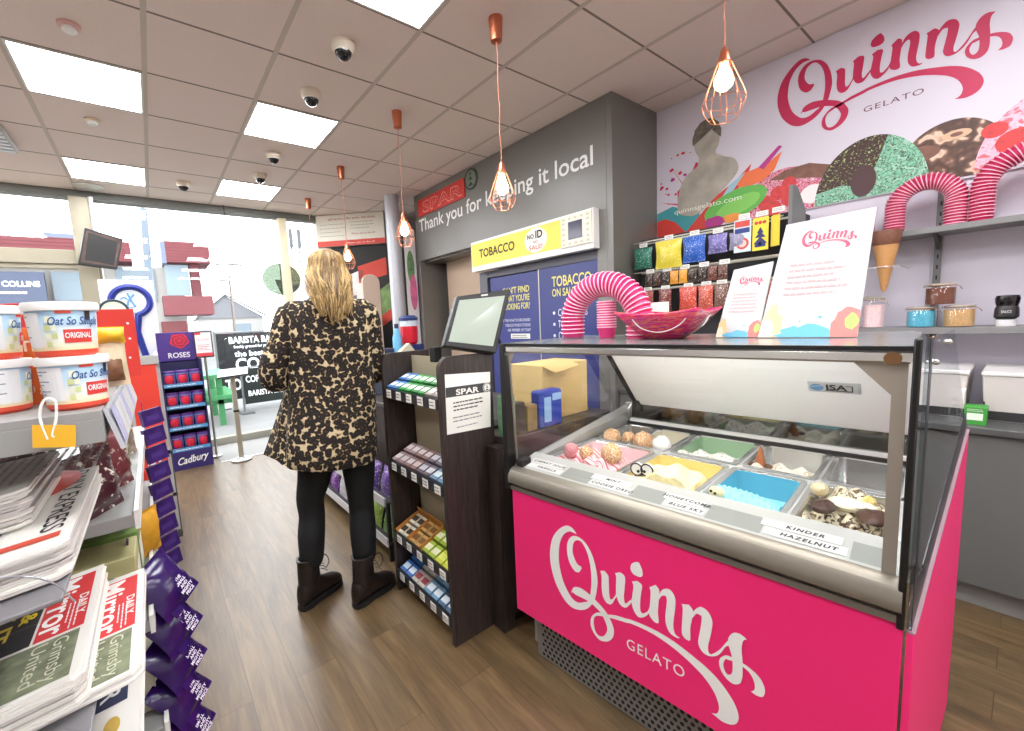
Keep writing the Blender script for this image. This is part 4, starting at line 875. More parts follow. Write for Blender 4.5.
# ================================================================== SWEET RACK ON THE MURAL WALL
XR = 2.905
RY = lambda y: .94*y
RZ = lambda z: .94*z+.0816
t = thing('sweet_rack', 'black peg rack of hanging sweet bags under the mural', 'rack', (3.1, 1.3, .812))
mb = MB().box(3.0, XW-.015, RY(.90), RY(1.925), .8125, RZ(1.93))
build('back_panel', mb, mat((44, 42, 44), .7), t)
for z in (1.895, 1.668, 1.535): build('peg_rail', MB().box(2.99, 3.0, RY(.905), RY(1.92), RZ(z)-.006, RZ(z)+.006).box(XR-.012, XR-.009, RY(.93), RY(1.92), RZ(z)-.004, RZ(z)+.004), ALU, t)
build('end_board', MB().prism([(2.86, .842, .8125), (3.09, .842, .8125), (3.09, .842, 1.90), (2.94, .842, 2.012), (2.86, .842, 2.012)], (0, -.018, 0)), mat((112, 112, 114), .5), t)
TKT = mat((240, 238, 232), .6)
def ticket(y, z):
    y, z = RY(y), RZ(z)
    o = build('price_ticket', MB().box(XR-.016, XR-.013, y-.030, y+.030, z-.013, z+.015).lines((XR-.016, y+.022, z-.008), mY, Z, .044, .018, 2, m=1), [TKT, GREYTXT], t)
rdr = random.Random(11)
def foil(c, c2, sc_=30): return ramp_mat('foil_%02x%02x%02x' % c, 'ShaderNodeTexNoise', [(0, c2), (.42, c), (.60, c), (.70, (244, 240, 226)), (1, c2)], (sc_, sc_, sc_), rough=.28, texset={'Distortion': .6})
RB = [('sweet_bag', 1.835, .15, 1.85, .155, ((22, 112, 92), (10, 66, 60)), 'green sweet bag at the left end of the top row', 'pouch'),
      ('sweet_bag', 1.634, .20, 1.875, .20, ((226, 208, 60), (196, 170, 30)), 'large yellow sweet bag on the top row', 'pouch'), ('sweet_bag', 1.45, .155, 1.872, .18, ((38, 96, 190), (24, 60, 140)), 'bright blue sweet bag on the top row', 'pouch'),
      ('sweet_bag', 1.296, .12, 1.855, .125, ((120, 112, 176), (90, 80, 150)), 'lilac sweet bag right of the blue one', 'pouch'), ('sweet_bag', 1.168, .11, 1.845, .11, ((150, 146, 176), (100, 96, 130)), 'small grey lilac sweet bag before the hanging cards', 'pouch')]
for nm, y, w_, zt, h_, cc, l, k in RB:
    yq, zq = RY(y), RZ(zt); w_ *= .94; h_ *= .94
    q = build(nm, MB().pillow((XR-.02, yq, zq-h_), mY, Z, -X, w_, h_, .05, wob=.12, seed=int(y*100)), foil(*cc), loc=(XR-.02, yq, zq), sharp=60)
    tag(q, l, 'sweets', 'bags on the top peg rail'); ticket(y, zt+.02)
t2 = thing('air_freshener_card', 'white hanging card with a red apple shape, top row of the rack', 'air freshener', (XR-.03, RY(1.14), RZ(1.92)))
build('card', MB().box(XR-.034, XR-.03, RY(1.092), RY(1.19), RZ(1.712), RZ(1.915)), mat((206, 220, 226), .5), t2)
mb = MB().add([(XR-.0352, RY(1.14)+.034*math.cos(k*PI/10), RZ(1.765)+.034*math.sin(k*PI/10)) for k in range(20)], [tuple(range(20))]).box(XR-.0352, XR-.035, RY(1.1), RY(1.185), RZ(1.83), RZ(1.86), 1).add([(XR-.0356, RY(1.14)+.022*math.cos(k*PI/10), RZ(1.765)+.022*math.sin(k*PI/10)) for k in range(20)], [tuple(range(20))], 2)
mb.box(XR-.0352, XR-.035, RY(1.1), RY(1.185), RZ(1.868), RZ(1.905), 0)
build('print', mb, [mat((206, 74, 66), .5), mat((40, 60, 130), .5), mat((226, 190, 180), .5)], t2)
t2 = thing('air_freshener_card', 'yellow hanging card with a navy fir tree shape, top row of the rack', 'air freshener', (XR-.03, RY(1.04), RZ(1.91)))
build('card', MB().box(XR-.034, XR-.03, RY(.998), RY(1.084), RZ(1.708), RZ(1.905)), mat((236, 212, 60), .5), t2)
mb = MB()
for a, b, h in ((.018, .055, .035), (.028, .03, .035), (.036, .0, .04)): mb.add([(XR-.0352, RY(1.041), RZ(1.79)+b), (XR-.0352, RY(1.041)+a, RZ(1.79)+b-h), (XR-.0352, RY(1.041)-a, RZ(1.79)+b-h)], [(0, 1, 2)])
mb.box(XR-.0352, XR-.035, RY(1.012), RY(1.07), RZ(1.728), RZ(1.748)).box(XR-.0352, XR-.035, RY(1.034), RY(1.048), RZ(1.74), RZ(1.755))
for k in range(3): mb.add([(XR-.0352, RY(1.02+k*.022)+.010*math.cos(q*PI/6), RZ(1.875)+.010*math.sin(q*PI/6)) for q in range(12)], [tuple(range(12))], 1)
build('print', mb, [mat((40, 52, 110), .5), mat((200, 60, 60), .5)], t2)
for k in range(3):
    tag(build('card_packet', MB().box(XR-.05+k*.012, XR-.046+k*.012, RY(.935+k*.016), RY(.972+k*.008), RZ(1.72), RZ(1.90)), mat((222, 196, 50), .5), loc=(XR-.05, RY(.95), RZ(1.9))), 'narrow yellow card packet at the right end of the top row', 'packet', 'narrow yellow packets on the rack')
ticket(1.14, 1.935); ticket(1.04, 1.93); ticket(.955, 1.935)
cc = [((58, 36, 30), (30, 20, 20)), ((74, 44, 34), (38, 24, 22)), ((50, 34, 34), (30, 22, 22)), ((222, 150, 40), (180, 110, 20)), ((232, 160, 44), (190, 120, 24)), ((58, 40, 32), (34, 24, 22)), ((48, 34, 30), (28, 20, 20)), ((110, 60, 50), (60, 36, 30)), ((96, 56, 46), (50, 34, 30))]
nm9 = ['dark brown chocolate bag at the left of the middle row', 'brown chocolate bag second in the middle row', 'black brown chocolate bag third in the middle row', 'amber bag, left one of the orange pair in the middle row', 'amber bag, right one of the orange pair in the middle row', 'dark bag just right of the orange pair', 'black bag two right of the orange pair', 'reddish brown bag near the right of the middle row', 'reddish brown bag at the right end of the middle row']
for k in range(9):
    y = 1.79-k*.066
    q = build('chocolate_bag', MB().pillow((XR-.02, RY(y), RZ(1.555)), mY, Z, -X, .058, .090, .03, nu=6, nv=7, wob=.1, seed=k), foil(*cc[k], 45), loc=(XR-.02, RY(y), RZ(1.65)), sharp=60)
    tag(q, nm9[k], 'sweets', 'bags on the middle peg rail')
    if k % 2 == 0: ticket(y-.01, 1.668)
for k, (y, w_, c) in enumerate(((1.80, .10, (150, 60, 54)), (1.66, .10, (120, 44, 44)), (1.49, .125, (206, 74, 58)), (1.368, .10, (196, 84, 66)), (1.268, .09, (120, 84, 74)), (1.14, .1, (90, 64, 60)), (1.02, .1, (140, 70, 60)))):
    q = build('sweet_bag', MB().pillow((XR-.02, RY(y), RZ(1.36)), mY, Z, -X, w_*.94, .155, .035, wob=.1, seed=k+40), foil(c, tuple(int(v_*.6) for v_ in c)), loc=(XR-.02, RY(y), RZ(1.52)), sharp=60)
    tag(q, ['dark red bag at the left end of the bottom row', 'dark red bag second in the bottom row', 'orange red bag, widest in the bottom row', 'orange red bag right of the widest one', 'grey brown bag beside the small white board', 'brown bag behind the small white board', 'red brown bag at the right end of the bottom row'][k], 'sweets', 'bags on the bottom peg rail'); ticket(y, 1.535)
tag(build('card_sign', MB().box(XR-.075, XR-.072, RY(1.60), RY(1.785), RZ(1.33), RZ(1.43)).box(XR-.08, XR-.076, RY(1.605), RY(1.61), RZ(1.33), RZ(1.43), 1).box(XR-.08, XR-.076, RY(1.775), RY(1.78), RZ(1.33), RZ(1.43), 1).box(XR-.09, XR-.02, RY(1.6), RY(1.785), RZ(1.325), RZ(1.33), 1), [PAPER, ACRYL], loc=(XR, RY(1.69), RZ(1.33))), 'blank white card sign in front of the red bags', 'sign')

# ================================================================== GREY CABINETS AND WORKTOP AGAINST THE WALL
XC = 2.72; ZWT = .812
GC = mat((100, 100, 98), .5, noise=.03, nscale=5, name='dark_grey_laminate')
for i, (y0, y1, l) in enumerate(((-1.2, -.45, 'dark grey base cabinet at the far right, out of the picture'), (-.45, .35, 'dark grey base cabinet at the right edge of the picture'), (.35, 1.15, 'dark grey base cabinet behind the gelato counter'), (1.15, 1.825, 'dark grey base cabinet nearest the kiosk return'))):
    t = thing('base_cabinet', l, 'cabinet', ((XC+XW)/2, (y0+y1)/2, 0), 'grey base cabinets')
    build('body', MB().box(XC+.022, XW-.003, y0+.001, y1-.001, .10, ZWT-.03), GC, t)
    build('door', MB().box(XC, XC+.02, y0+.002, y1-.002, .11, ZWT-.035), GC, t, bevel=.002)
    build('plinth', MB().box(XC+.05, XC+.066, y0+.001, y1-.001, 0, .10), mat((136, 134, 132), .5), t)
tag(build('worktop', MB().box(XC-.02, XW-.002, -1.2, YK0-.004, ZWT-.03, ZWT), mat((84, 84, 84), .35, noise=.05, nscale=60), loc=(3, .3, ZWT), bevel=.003), 'long dark grey worktop over the base cabinets', 'worktop')
def tub(name, x0, x1, y0, y1, z0, h, m, label, lidm=None, band=None):
    t = thing(name, label, 'container', ((x0+x1)/2, (y0+y1)/2, z0), 'food containers on the worktop'); f = .90
    cx, cy = (x0+x1)/2, (y0+y1)/2; a, b = (x1-x0)/2, (y1-y0)/2
    R4 = lambda k, z: [V((cx+sx*a*k, cy+sy*b*k, z)) for sx, sy in ((-1, -1), (1, -1), (1, 1), (-1, 1))]
    build('body', MB().loft([R4(f, z0), R4(1, z0+h)]), m, t, bevel=.006)
    build('lid', MB().loft([R4(1.03, z0+h), R4(1.03, z0+h+.018)]), lidm or m, t, bevel=.004)
    if band: build('band', MB().loft([R4(f*1.005, z0+.005), R4(f+.04, z0+h*.42)], caps=False), band, t)
FROST = mat((208, 200, 196), .35, name='frosted_plastic')
tub('food_tub', 2.86, 3.2, .15, .36, ZWT, .20, FROST, 'frosted plastic tub with dark lower half, left of the pair', mat((226, 222, 220), .3), mat((56, 54, 56), .4))
tub('food_tub', 2.86, 3.2, -.14, .11, ZWT, .20, FROST, 'frosted plastic tub cut by the right edge of the picture', mat((226, 222, 220), .3), mat((56, 54, 56), .4))
tub('food_tub', 2.90, 3.1, .40, .56, ZWT, .17, mat((90, 176, 206), .4), 'bright blue tub seen through the end glass of the counter', mat((226, 222, 220), .3))
t = thing('carton', 'small green carton on the grey worktop', 'carton', (2.79, .115, ZWT)); build('box', MB().box(2.75, 2.84, .085, .15, ZWT, ZWT+.075), mat((66, 152, 60), .5), t, bevel=.002)
build('print', MB().box(2.7488, 2.75, .095, .14, ZWT+.02, ZWT+.05).lines((2.7488, .14, ZWT+.056), mY, Z, .045, .014, 2, m=0), mat((224, 234, 220), .5), t)
t = thing('carton', 'tall narrow white carton behind the green one', 'carton', (2.79, .17, ZWT)); build('box', MB().box(2.76, 2.86, .152, .195, ZWT, ZWT+.14), mat((236, 230, 224), .5), t, bevel=.002)
build('print', MB().box(2.7588, 2.76, .16, .188, ZWT+.03, ZWT+.08).box(2.7588, 2.76, .165, .183, ZWT+.095, ZWT+.11), mat((90, 80, 80), .5), t)

# ================================================================== TILL COUNTER AND THE DARK WOOD GUM STAND
def dark_wood(name, lo=(32, 25, 23), hi=(68, 55, 51), along='z'):
    s = {'z': (26, 26, 1.6), 'x': (1.6, 26, 26)}[along]
    return ramp_mat(name, 'ShaderNodeTexNoise', [(.25, lo), (.5, tuple((a+b)//2 for a, b in zip(lo, hi))), (.75, hi)], s, rough=.5, texset={'Detail': 6, 'Distortion': .5}, bump=.06)
DW = dark_wood('dark_wenge_veneer')
t = thing('till_counter', 'dark wood till counter behind the gum stand and gelato case', 'counter', (1.5, 2.6, 0))
build('body', MB().box(1.15, 1.85, 1.31, 4.05, .06, .83).box(1.085, 1.15, 1.31, 1.38, .0, .83), DW, t)
build('plinth', MB().box(1.18, 1.82, 1.34, 4.02, 0, .06), SOFTBLACK, t)
build('worktop', MB().box(1.145, 1.87, 1.30, 4.06, .83, .858), mat((66, 58, 56), .35), t, bevel=.003)
# stand: two side boards with rounded top corners, back, trays
XS, ZS = .875, 1.225
st = thing('gum_stand', 'dark wood end stand with trays of gum and mints', 'display stand', (1.02, 1.65, 0))
def sideboard(y0, y1, x1):
    pts = [(XS, 0)]+[(XS+.05-.05*math.cos(a), ZS-.05+.05*math.sin(a)) for a in [i*PI/12 for i in range(7)]]+[(x1, ZS), (x1, 0)]
    return MB().prism([V((x, y0, z)) for x, z in pts], (0, y1-y0, 0))
build('side_board', sideboard(1.385, 1.41, 1.14), DW, st, bevel=.002)
build('side_board', sideboard(1.895, 1.92, 1.14), DW, st, bevel=.002)
build('back_board', MB().box(1.04, 1.06, 1.41, 1.895, .06, 1.20), DW, st)
build('cream_back', MB().box(1.036, 1.04, 1.41, 1.895, 1.085, 1.205).box(1.036, 1.04, 1.41, 1.895, .70, .98).box(1.036, 1.04, 1.41, 1.895, .33, .62), mat((176, 164, 138), .5), st)
ZTR = [1.035, .675, .30, .10]
for z in ZTR:
    sh = build('tray', MB().hexa([(.885, 1.41, z-.015), (1.036, 1.41, z+.045), (1.036, 1.895, z+.045), (.885, 1.895, z-.015)], [(.885, 1.41, z-.007), (1.036, 1.41, z+.053), (1.036, 1.895, z+.053), (.885, 1.895, z-.007)]), SOFTBLACK, st)
    mb = MB().box(.872, .884, 1.41, 1.895, z-.022, z+.022)
    for k in range(5): mb.box(.870, .872, 1.425+k*.098, 1.47+k*.098, z-.019, z+.019, 1).lines((.870, 1.466+k*.098, z-.012), mY, Z, .036, .026, 2, m=2, seed=k)
    build('price_strip', mb, [mat((40, 40, 46), .4), mat((236, 234, 228), .5), mat((120, 90, 90), .6)], sh)
packs = {}
def gum(z, y, x, c, c2, label, grp, w_=.058, d=.022, h=.078):
    """packet lying on the sloping tray, in rows"""
    sl = V((.151, 0, .060)).normalized(); nn = V((-.37, 0, .93))
    O = V((x, y-w_/2, z+.002+(x-.885)*.397))+nn*.001
    mb = MB().obox(O, Y, sl, -nn*-1, w_, h, d)
    mb.obox(O+nn*d+sl*h*.25+Y*.004, Y, sl, nn, w_-.008, h*.5, .0006, 1)
    o = build('gum_packet', mb, [mat(c, .35), mat(c2, .4)], loc=O)
    tag(o, label, 'gum packet', grp)
TRAYS = [(1.035, [((74, 120, 180), (220, 226, 236), 'blue'), ((58, 150, 70), (216, 236, 206), 'green'), ((50, 130, 66), (226, 240, 220), 'dark green'), ((150, 140, 134), (220, 214, 206), 'grey')], 'top'),
         (.675, [((176, 150, 150), (232, 222, 222), 'pinkish'), ((160, 128, 124), (226, 214, 214), 'dusky pink'), ((130, 120, 130), (222, 220, 226), 'mauve'), ((120, 150, 176), (224, 232, 236), 'pale blue')], 'second'),
         (.30, [((222, 214, 190), (70, 60, 50), 'cream and black'), ((200, 160, 96), (130, 90, 50), 'tan'), ((170, 196, 70), (240, 240, 200), 'lime'), ((206, 212, 80), (226, 232, 120), 'yellow green')], 'third'),
         (.10, [((70, 120, 196), (220, 230, 240), 'blue tube'), ((196, 186, 176), (150, 60, 70), 'grey and red'), ((120, 160, 190), (224, 230, 236), 'ice blue'), ((96, 120, 150), (214, 220, 226), 'steel blue')], 'bottom')]
for z, cols, nm in TRAYS:
    for k, (c, c2, cn) in enumerate(cols):
        for r in range(2):
            for q in range(2):
                y = 1.85-k*.118-r*.058
                gum(z, y, .892+q*.066+(0 if q else 0), c, c2, '%s packet in the %s tray of the gum stand' % (cn, nm), '%s packets in the %s tray' % (cn, nm), w_=.052, d=.030 if q == 0 else .034, h=.060)
# counter boxes that hold the packets of the third tray
t = thing('counter_box', 'orange cardboard counter box in the third tray', 'box', (.95, 1.79, .31))
sl = V((.151, 0, .060)).normalized(); nn = V((-.37, 0, .93)).normalized()
mb = MB()
for y in (1.868, 1.752, 1.634): mb.obox(V((.887, y, .302)), sl, nn, Y, .145, .05, .003)
mb.obox(V((1.022, 1.634, .356)), nn, Y, sl, .07, .237, .003)
build('box', mb, mat((206, 142, 70), .6), t)
# notice on the near side board
t = thing('notice', 'white paper notice taped to the dark wood stand', 'notice', (1.0, 1.384, .92))
build('sheet', MB().prism([(.893, 1.3835, .915), (1.118, 1.3835, .905), (1.128, 1.3835, 1.142), (.898, 1.3835, 1.157)], (0, -.0008, 0)), PAPER, t)
build('header_bar', MB().prism([(.897, 1.3822, 1.064), (1.124, 1.3822, 1.058), (1.126, 1.3822, 1.098), (.898, 1.3822, 1.104)], (0, -.0004, 0)), mat((64, 62, 64), .6), t)
build('lettering', MB().text('SPAR', (.945, 1.3816, 1.069), V((1, 0, -.026)), Z, .022, w=.118, al='L', bold=.03).add([(1.106+.022*math.cos(k*PI/12), 1.3812, 1.078+.022*math.sin(k*PI/12)) for k in range(24)], [tuple(range(24))]), PAPER, t)
mb = tree_mark(MB(), (1.106, 1.3808, 1.078), X, Z, .02, off=.0006)
mb.lines((.93, 1.3826, 1.0), X, Z, .16, .045, 3, seed=4).lines((.925, 1.3826, .955), X, Z, .17, .03, 2, m=2, seed=5).lines((.94, 1.3826, .93), X, Z, .14, .012, 1, m=2, seed=6)
build('print', mb, [mat((50, 50, 50), .6), mat((50, 50, 50), .6), GREYTXT], t)
# till screen facing the aisle
t = thing('till_monitor', 'black till monitor with glowing pale screen above the stand', 'monitor', (1.1, 1.40, 1.225))
a, b, c, d = V((.903, 1.385, 1.268)), V((1.128, 1.335, 1.222)), V((1.258, 1.37, 1.490)), V((1.005, 1.42, 1.465))
n = (b-a).cross(d-a).normalized()
q = lambda x, y: a+(b-a)*x+(d-a)*y+(c-b-d+a)*x*y
build('casing', MB().hexa([a, b, c, d], [p-n*.042 for p in (a, b, c, d)]), mat((26, 25, 26), .4), t, bevel=.006)
build('screen', MB().prism([q(.06, .10), q(.90, .10), q(.90, .90), q(.06, .90)], n*.001), mat((150, 160, 148), .10, emit=.34, name='lit_screen'), t)
build('maker_mark', MB().prism([q(.44, .935), q(.56, .935), q(.56, .965), q(.44, .965)], n*.0012), mat((200, 200, 198), .4), t)
build('arm', MB().tube([q(.7, .35)-n*.04, V((1.20, 1.52, 1.26)), V((1.22, 1.56, 1.10)), V((1.22, 1.56, .86))], .024, 12).cyl((1.22, 1.56, .858), (1.22, 1.56, .872), .085), mat((30, 29, 30), .5), t)
build('bracket', MB().box(.905, .94, 1.46, 1.50, 1.20, 1.262), SOFTBLACK, t, bevel=.003)
build('cable', MB().tube([(1.19, 1.40, 1.30), (1.205, 1.37, 1.2), (1.20, 1.37, 1.05), (1.19, 1.38, .95), (1.205, 1.36, .86)], .006, 6), SOFTBLACK, t)
# things on the till counter, seen through the left glass of the case
t = thing('cardboard_box', 'plain brown cardboard box behind the left glass of the case', 'box', (1.62, 1.45, .858))
build('box', MB().box(1.46, 1.80, 1.40, 1.62, .858, 1.13), mat((214, 182, 116), .7, noise=.05, nscale=12), t, bevel=.003)
build('flap', MB().prism([(1.46, 1.40, 1.128), (1.63, 1.40, 1.145), (1.64, 1.32, 1.12), (1.47, 1.32, 1.10)], (0, 0, .004)), mat((206, 172, 108), .7), t)
t = thing('biscuit_multipack', 'blue wrapped multipack in front of the cardboard box', 'packet', (1.42, 1.29, .858))
build('pack', MB().box(1.35, 1.50, 1.31, 1.375, .858, 1.03), mat((36, 66, 176), .25), t, bevel=.014, seg=3)
build('label', MB().box(1.375, 1.42, 1.3085, 1.31, .885, 1.0).box(1.43, 1.49, 1.3085, 1.31, .98, 1.012), mat((150, 190, 236), .4), t)
for k, (x, y, c, h, l) in enumerate(((1.235, 1.345, (60, 44, 40), .14, 'small dark brown packet on the till counter near the case'), (1.31, 1.345, (150, 120, 70), .12, 'small tan packet between the dark and blue packs'), (1.178, 1.345, (110, 160, 120), .18, 'pale green packet at the left on the till counter'))):
    o = build('packet', MB().box(x-.032, x+.032, y-.025, y+.025, .858, .858+h), mat(c, .4, noise=.2, nscale=30), loc=(x, y, .858), bevel=.006); tag(o, l, 'packet')

# ================================================================== THE CUSTOMER (seen from behind, leopard coat)
PO = V((.645, 2.03, 0)); pu = V((.957, -.29, 0)); pw = V((.29, .957, 0))
def Q(u, w, z): return PO+pu*u+pw*w+Z*z
person = thing('person', 'blonde person in a leopard print coat, black leggings and boots, seen from behind', 'person', PO)
SKIN = mat((226, 178, 150), .5, sss=0)
# one continuous body grown from a joint skeleton
J = {'pelvis': (Q(.03, 0, .92), .115, .09), 'waist': (Q(.03, .0, 1.10), .105, .08), 'chest': (Q(.035, -.005, 1.33), .12, .085), 'neck0': (Q(.04, .0, 1.46), .055, .055), 'neck1': (Q(.043, .015, 1.54), .048, .048),
     'head0': (Q(.045, .03, 1.60), .060, .070), 'head1': (Q(.046, .035, 1.66), .060, .070)}
for sd, s in (('l', -1), ('r', 1)):
    hx = .03+s*.085
    ank = Q(-.155, .03, .10) if s < 0 else Q(.098, -.07, .10)
    toe = ank+V((.20, .095, -.07)) if s < 0 else ank+V((.185, .05, -.07))
    knee = Q(-.125, .05, .48) if s < 0 else Q(.112, .01, .48)
    J['hip'+sd] = (Q(hx, 0, .88), .075, .075); J['knee'+sd] = (knee, .040, .040); J['calf'+sd] = (knee*.6+ank*.4+pw*-.012, .038, .038); J['ank'+sd] = (ank, .024, .024); J['toe'+sd] = (ank+(toe-ank)*.8, .018, .014)
    sh = Q(.035+s*.152, -.005, 1.42); el = Q(-.222, -.02, 1.17) if s < 0 else Q(.228, .025, 1.16)
    wr = Q(-.13, .20, 1.13) if s < 0 else Q(.19, .21, 1.12); hd = Q(-.085, .265, 1.135) if s < 0 else Q(.14, .275, 1.125)
    J['sh'+sd] = (sh, .055, .055); J['el'+sd] = (el, .042, .042); J['wr'+sd] = (wr, .027, .024); J['palm'+sd] = (hd, .036, .018)
    d = (hd-wr).normalized(); side = d.cross(Z).normalized()
    for f in range(4):
        b = hd+side*(-.024+.016*f)+d*.02; L = (.062, .072, .068, .052)[f]
        J['f%d0%s' % (f, sd)] = (b+d*.018, .0095, .009); J['f%d1%s' % (f, sd)] = (b+d*(.02+L*.5)-Z*.012, .0085, .0082); J['f%d2%s' % (f, sd)] = (b+d*(.012+L*.8)-Z*.035, .0072, .007)
    tb = wr+d*.03+side*(.03*s)
    J['t0'+sd] = (tb, .011, .011); J['t1'+sd] = (tb+d*.035+side*(.018*s)-Z*.012, .0095, .0095); J['t2'+sd] = (tb+d*.06+side*(.014*s)-Z*.028, .008, .008)
nm = list(J); ed_ = [('pelvis', 'waist'), ('waist', 'chest'), ('chest', 'neck0'), ('neck0', 'neck1'), ('neck1', 'head0'), ('head0', 'head1')]
for sd in 'lr':
    ed_ += [('pelvis', 'hip'+sd), ('hip'+sd, 'knee'+sd), ('knee'+sd, 'calf'+sd), ('calf'+sd, 'ank'+sd), ('ank'+sd, 'toe'+sd), ('chest', 'sh'+sd), ('sh'+sd, 'el'+sd), ('el'+sd, 'wr'+sd), ('wr'+sd, 'palm'+sd), ('wr'+sd, 't0'+sd), ('t0'+sd, 't1'+sd), ('t1'+sd, 't2'+sd)]
    for f in range(4): ed_ += [('palm'+sd, 'f%d0%s' % (f, sd)), ('f%d0%s' % (f, sd), 'f%d1%s' % (f, sd)), ('f%d1%s' % (f, sd), 'f%d2%s' % (f, sd))]
me = bpy.data.meshes.new('skeleton'); me.from_pydata([tuple(J[k][0]-PO) for k in nm], [(nm.index(a), nm.index(b)) for a, b in ed_], [])
so = bpy.data.objects.new('skeleton', me); col.objects.link(so)
sk = so.modifiers.new('skin', 'SKIN'); ss = so.modifiers.new('sub', 'SUBSURF'); ss.levels = 2
lay = me.skin_vertices[0].data if me.skin_vertices else None
if lay is None:
    bpy.context.view_layer.objects.active = so
for k, d in zip(nm, me.skin_vertices[0].data): d.radius = (J[k][1], J[k][2]); d.use_root = (k == 'pelvis')
dg = bpy.context.evaluated_depsgraph_get(); bm_ = bpy.data.meshes.new_from_object(so.evaluated_get(dg))
bpy.data.objects.remove(so)
mb = MB(); mb.v = [p.co+PO for p in bm_.vertices]; mb.f = [tuple(p.vertices) for p in bm_.polygons]; mb.m = [0]*len(mb.f)
# head shape, nose and ears join the same mesh
hc = Q(.045, .035, 1.63); fw = (pw*.85+pu*.25).normalized(); sdw = fw.cross(Z)
mb.ball(hc, (.066, .082, .100), 24, 18)
mb.ball(hc+fw*.088-Z*.02, (.013, .016, .018), 10, 8)
for s in (-1, 1): mb.ball(hc+sdw*(.066*s)-Z*.01, (.012, .018, .030), 10, 8)
build('body', mb, SKIN, person, sharp=80)
mb = MB()
for s in (-1, 1): mb.ball(hc+fw*.082+sdw*(.030*s)+Z*.006, (.012, .012, .008), 10, 8)
build('eyes', mb, mat((60, 50, 46), .2), person)
build('mouth', MB().ball(hc+fw*.086-Z*.052, (.020, .012, .007), 10, 6), mat((176, 92, 88), .5), person)
# hair: cap plus long wavy locks
HM = [ramp_mat('blonde_hair_%d' % k, 'ShaderNodeTexNoise', [(.3, a), (.7, b)], (40, 40, 3), rough=.45) for k, (a, b) in enumerate((((108, 82, 46), (142, 112, 66)), ((150, 120, 72), (192, 160, 104)), ((70, 51, 30), (98, 74, 45))))]
mb = MB(); rh = random.Random(4)
cap = []
for z, r, ru, dw in ((1.735, .008, 1, .0), (1.730, .030, 1, -.002), (1.714, .050, 1, -.006), (1.68, .067, 1, -.012), (1.635, .075, 1.0, -.020), (1.58, .077, 1.0, -.030), (1.535, .074, 1.0, -.045), (1.50, .070, 1.0, -.06), (1.48, .03, 1, -.07)):
    cap.append([hc+pu*(r*ru*math.cos(a))+pw*(dw-.012+(r*(.95 if math.sin(a) < 0 else .72)*math.sin(a)) if z > 1.5 else dw-.03+r*.5*math.sin(a))+Z*(z-hc.z+.0) for a in [2*PI*i/28 for i in range(28)]])
mb.loft(cap[::-1])
for k in range(420):
    a = rh.uniform(PI*.98, PI*2.02); u0 = math.cos(a); w0 = math.sin(a)
    L = (1.36+.10*rh.random()**.6 if abs(u0-.1) < .45 else rh.uniform(1.41, 1.52))
    ph, am = rh.uniform(0, 6), rh.uniform(.004, .013)
    pts = []
    for i in range(11):
        t = i/10; z = 1.730-(1.730-L)*t
        rr = .079*min(1, (1-(1-min(1, t*3.2))**2)**.5+.05) if t < .32 else (.079+.016*min(1, (t-.32)/.3))*(1-.35*max(0, t-.60)/.4)
        pts.append(hc+pu*(u0*rr+am*math.sin(9*t+ph)*t+.035*max(0, t-.55))+pw*(w0*rr*.95*(1-min(1, max(0, t-.45)/.35))-.020*(1-min(1, max(0, t-.45)/.35))+(-.150-.02*t+.018*w0)*min(1, max(0, t-.45)/.35)+am*.6*math.cos(8*t+ph)*t)+Z*(z-hc.z))
    mb.tube(pts, [.005]*7+[.0046, .0038, .0026, .001], 5, rh.choice((0, 0, 1, 2, 2) if abs(u0) < .5 and k % 3 else (0, 1, 1)))
build('hair', mb, HM, person, sharp=80)
# leggings
LEG = mat((11, 11, 13), .8, noise=.2, nscale=80)
mb = MB()
def leg(h, k, a, s):
    P = [h+Z*.06, h*.75+k*.25, h*.4+k*.6, k+Z*.05, k-Z*.04+pw*.003, k*.65+a*.35-pw*.014, k*.35+a*.65-pw*.010, a+Z*.10, a+Z*.04]
    mb.tube(cr(P, 4), [.098+(i/32)*0 for i in range(1)]*1+[r for r in cr_r([.098, .090, .078, .066, .062, .064, .056, .045, .044], 4)][1:], 18)
def cr_r(v_, k): return [p[0] for p in cr([(q,) for q in v_], k)]
leg(J['hipl'][0], J['kneel'][0], J['ankl'][0], -1); leg(J['hipr'][0], J['kneer'][0], J['ankr'][0], 1)
mb.ball(Q(.03, 0, .88), (.175, .135, .12), 20, 12)
build('leggings', mb, LEG, person, sharp=80)
BOOT = mat((30, 23, 21), .36, noise=.25, nscale=30, name='brown_black_leather'); SOLE = mat((20, 18, 17), .7)
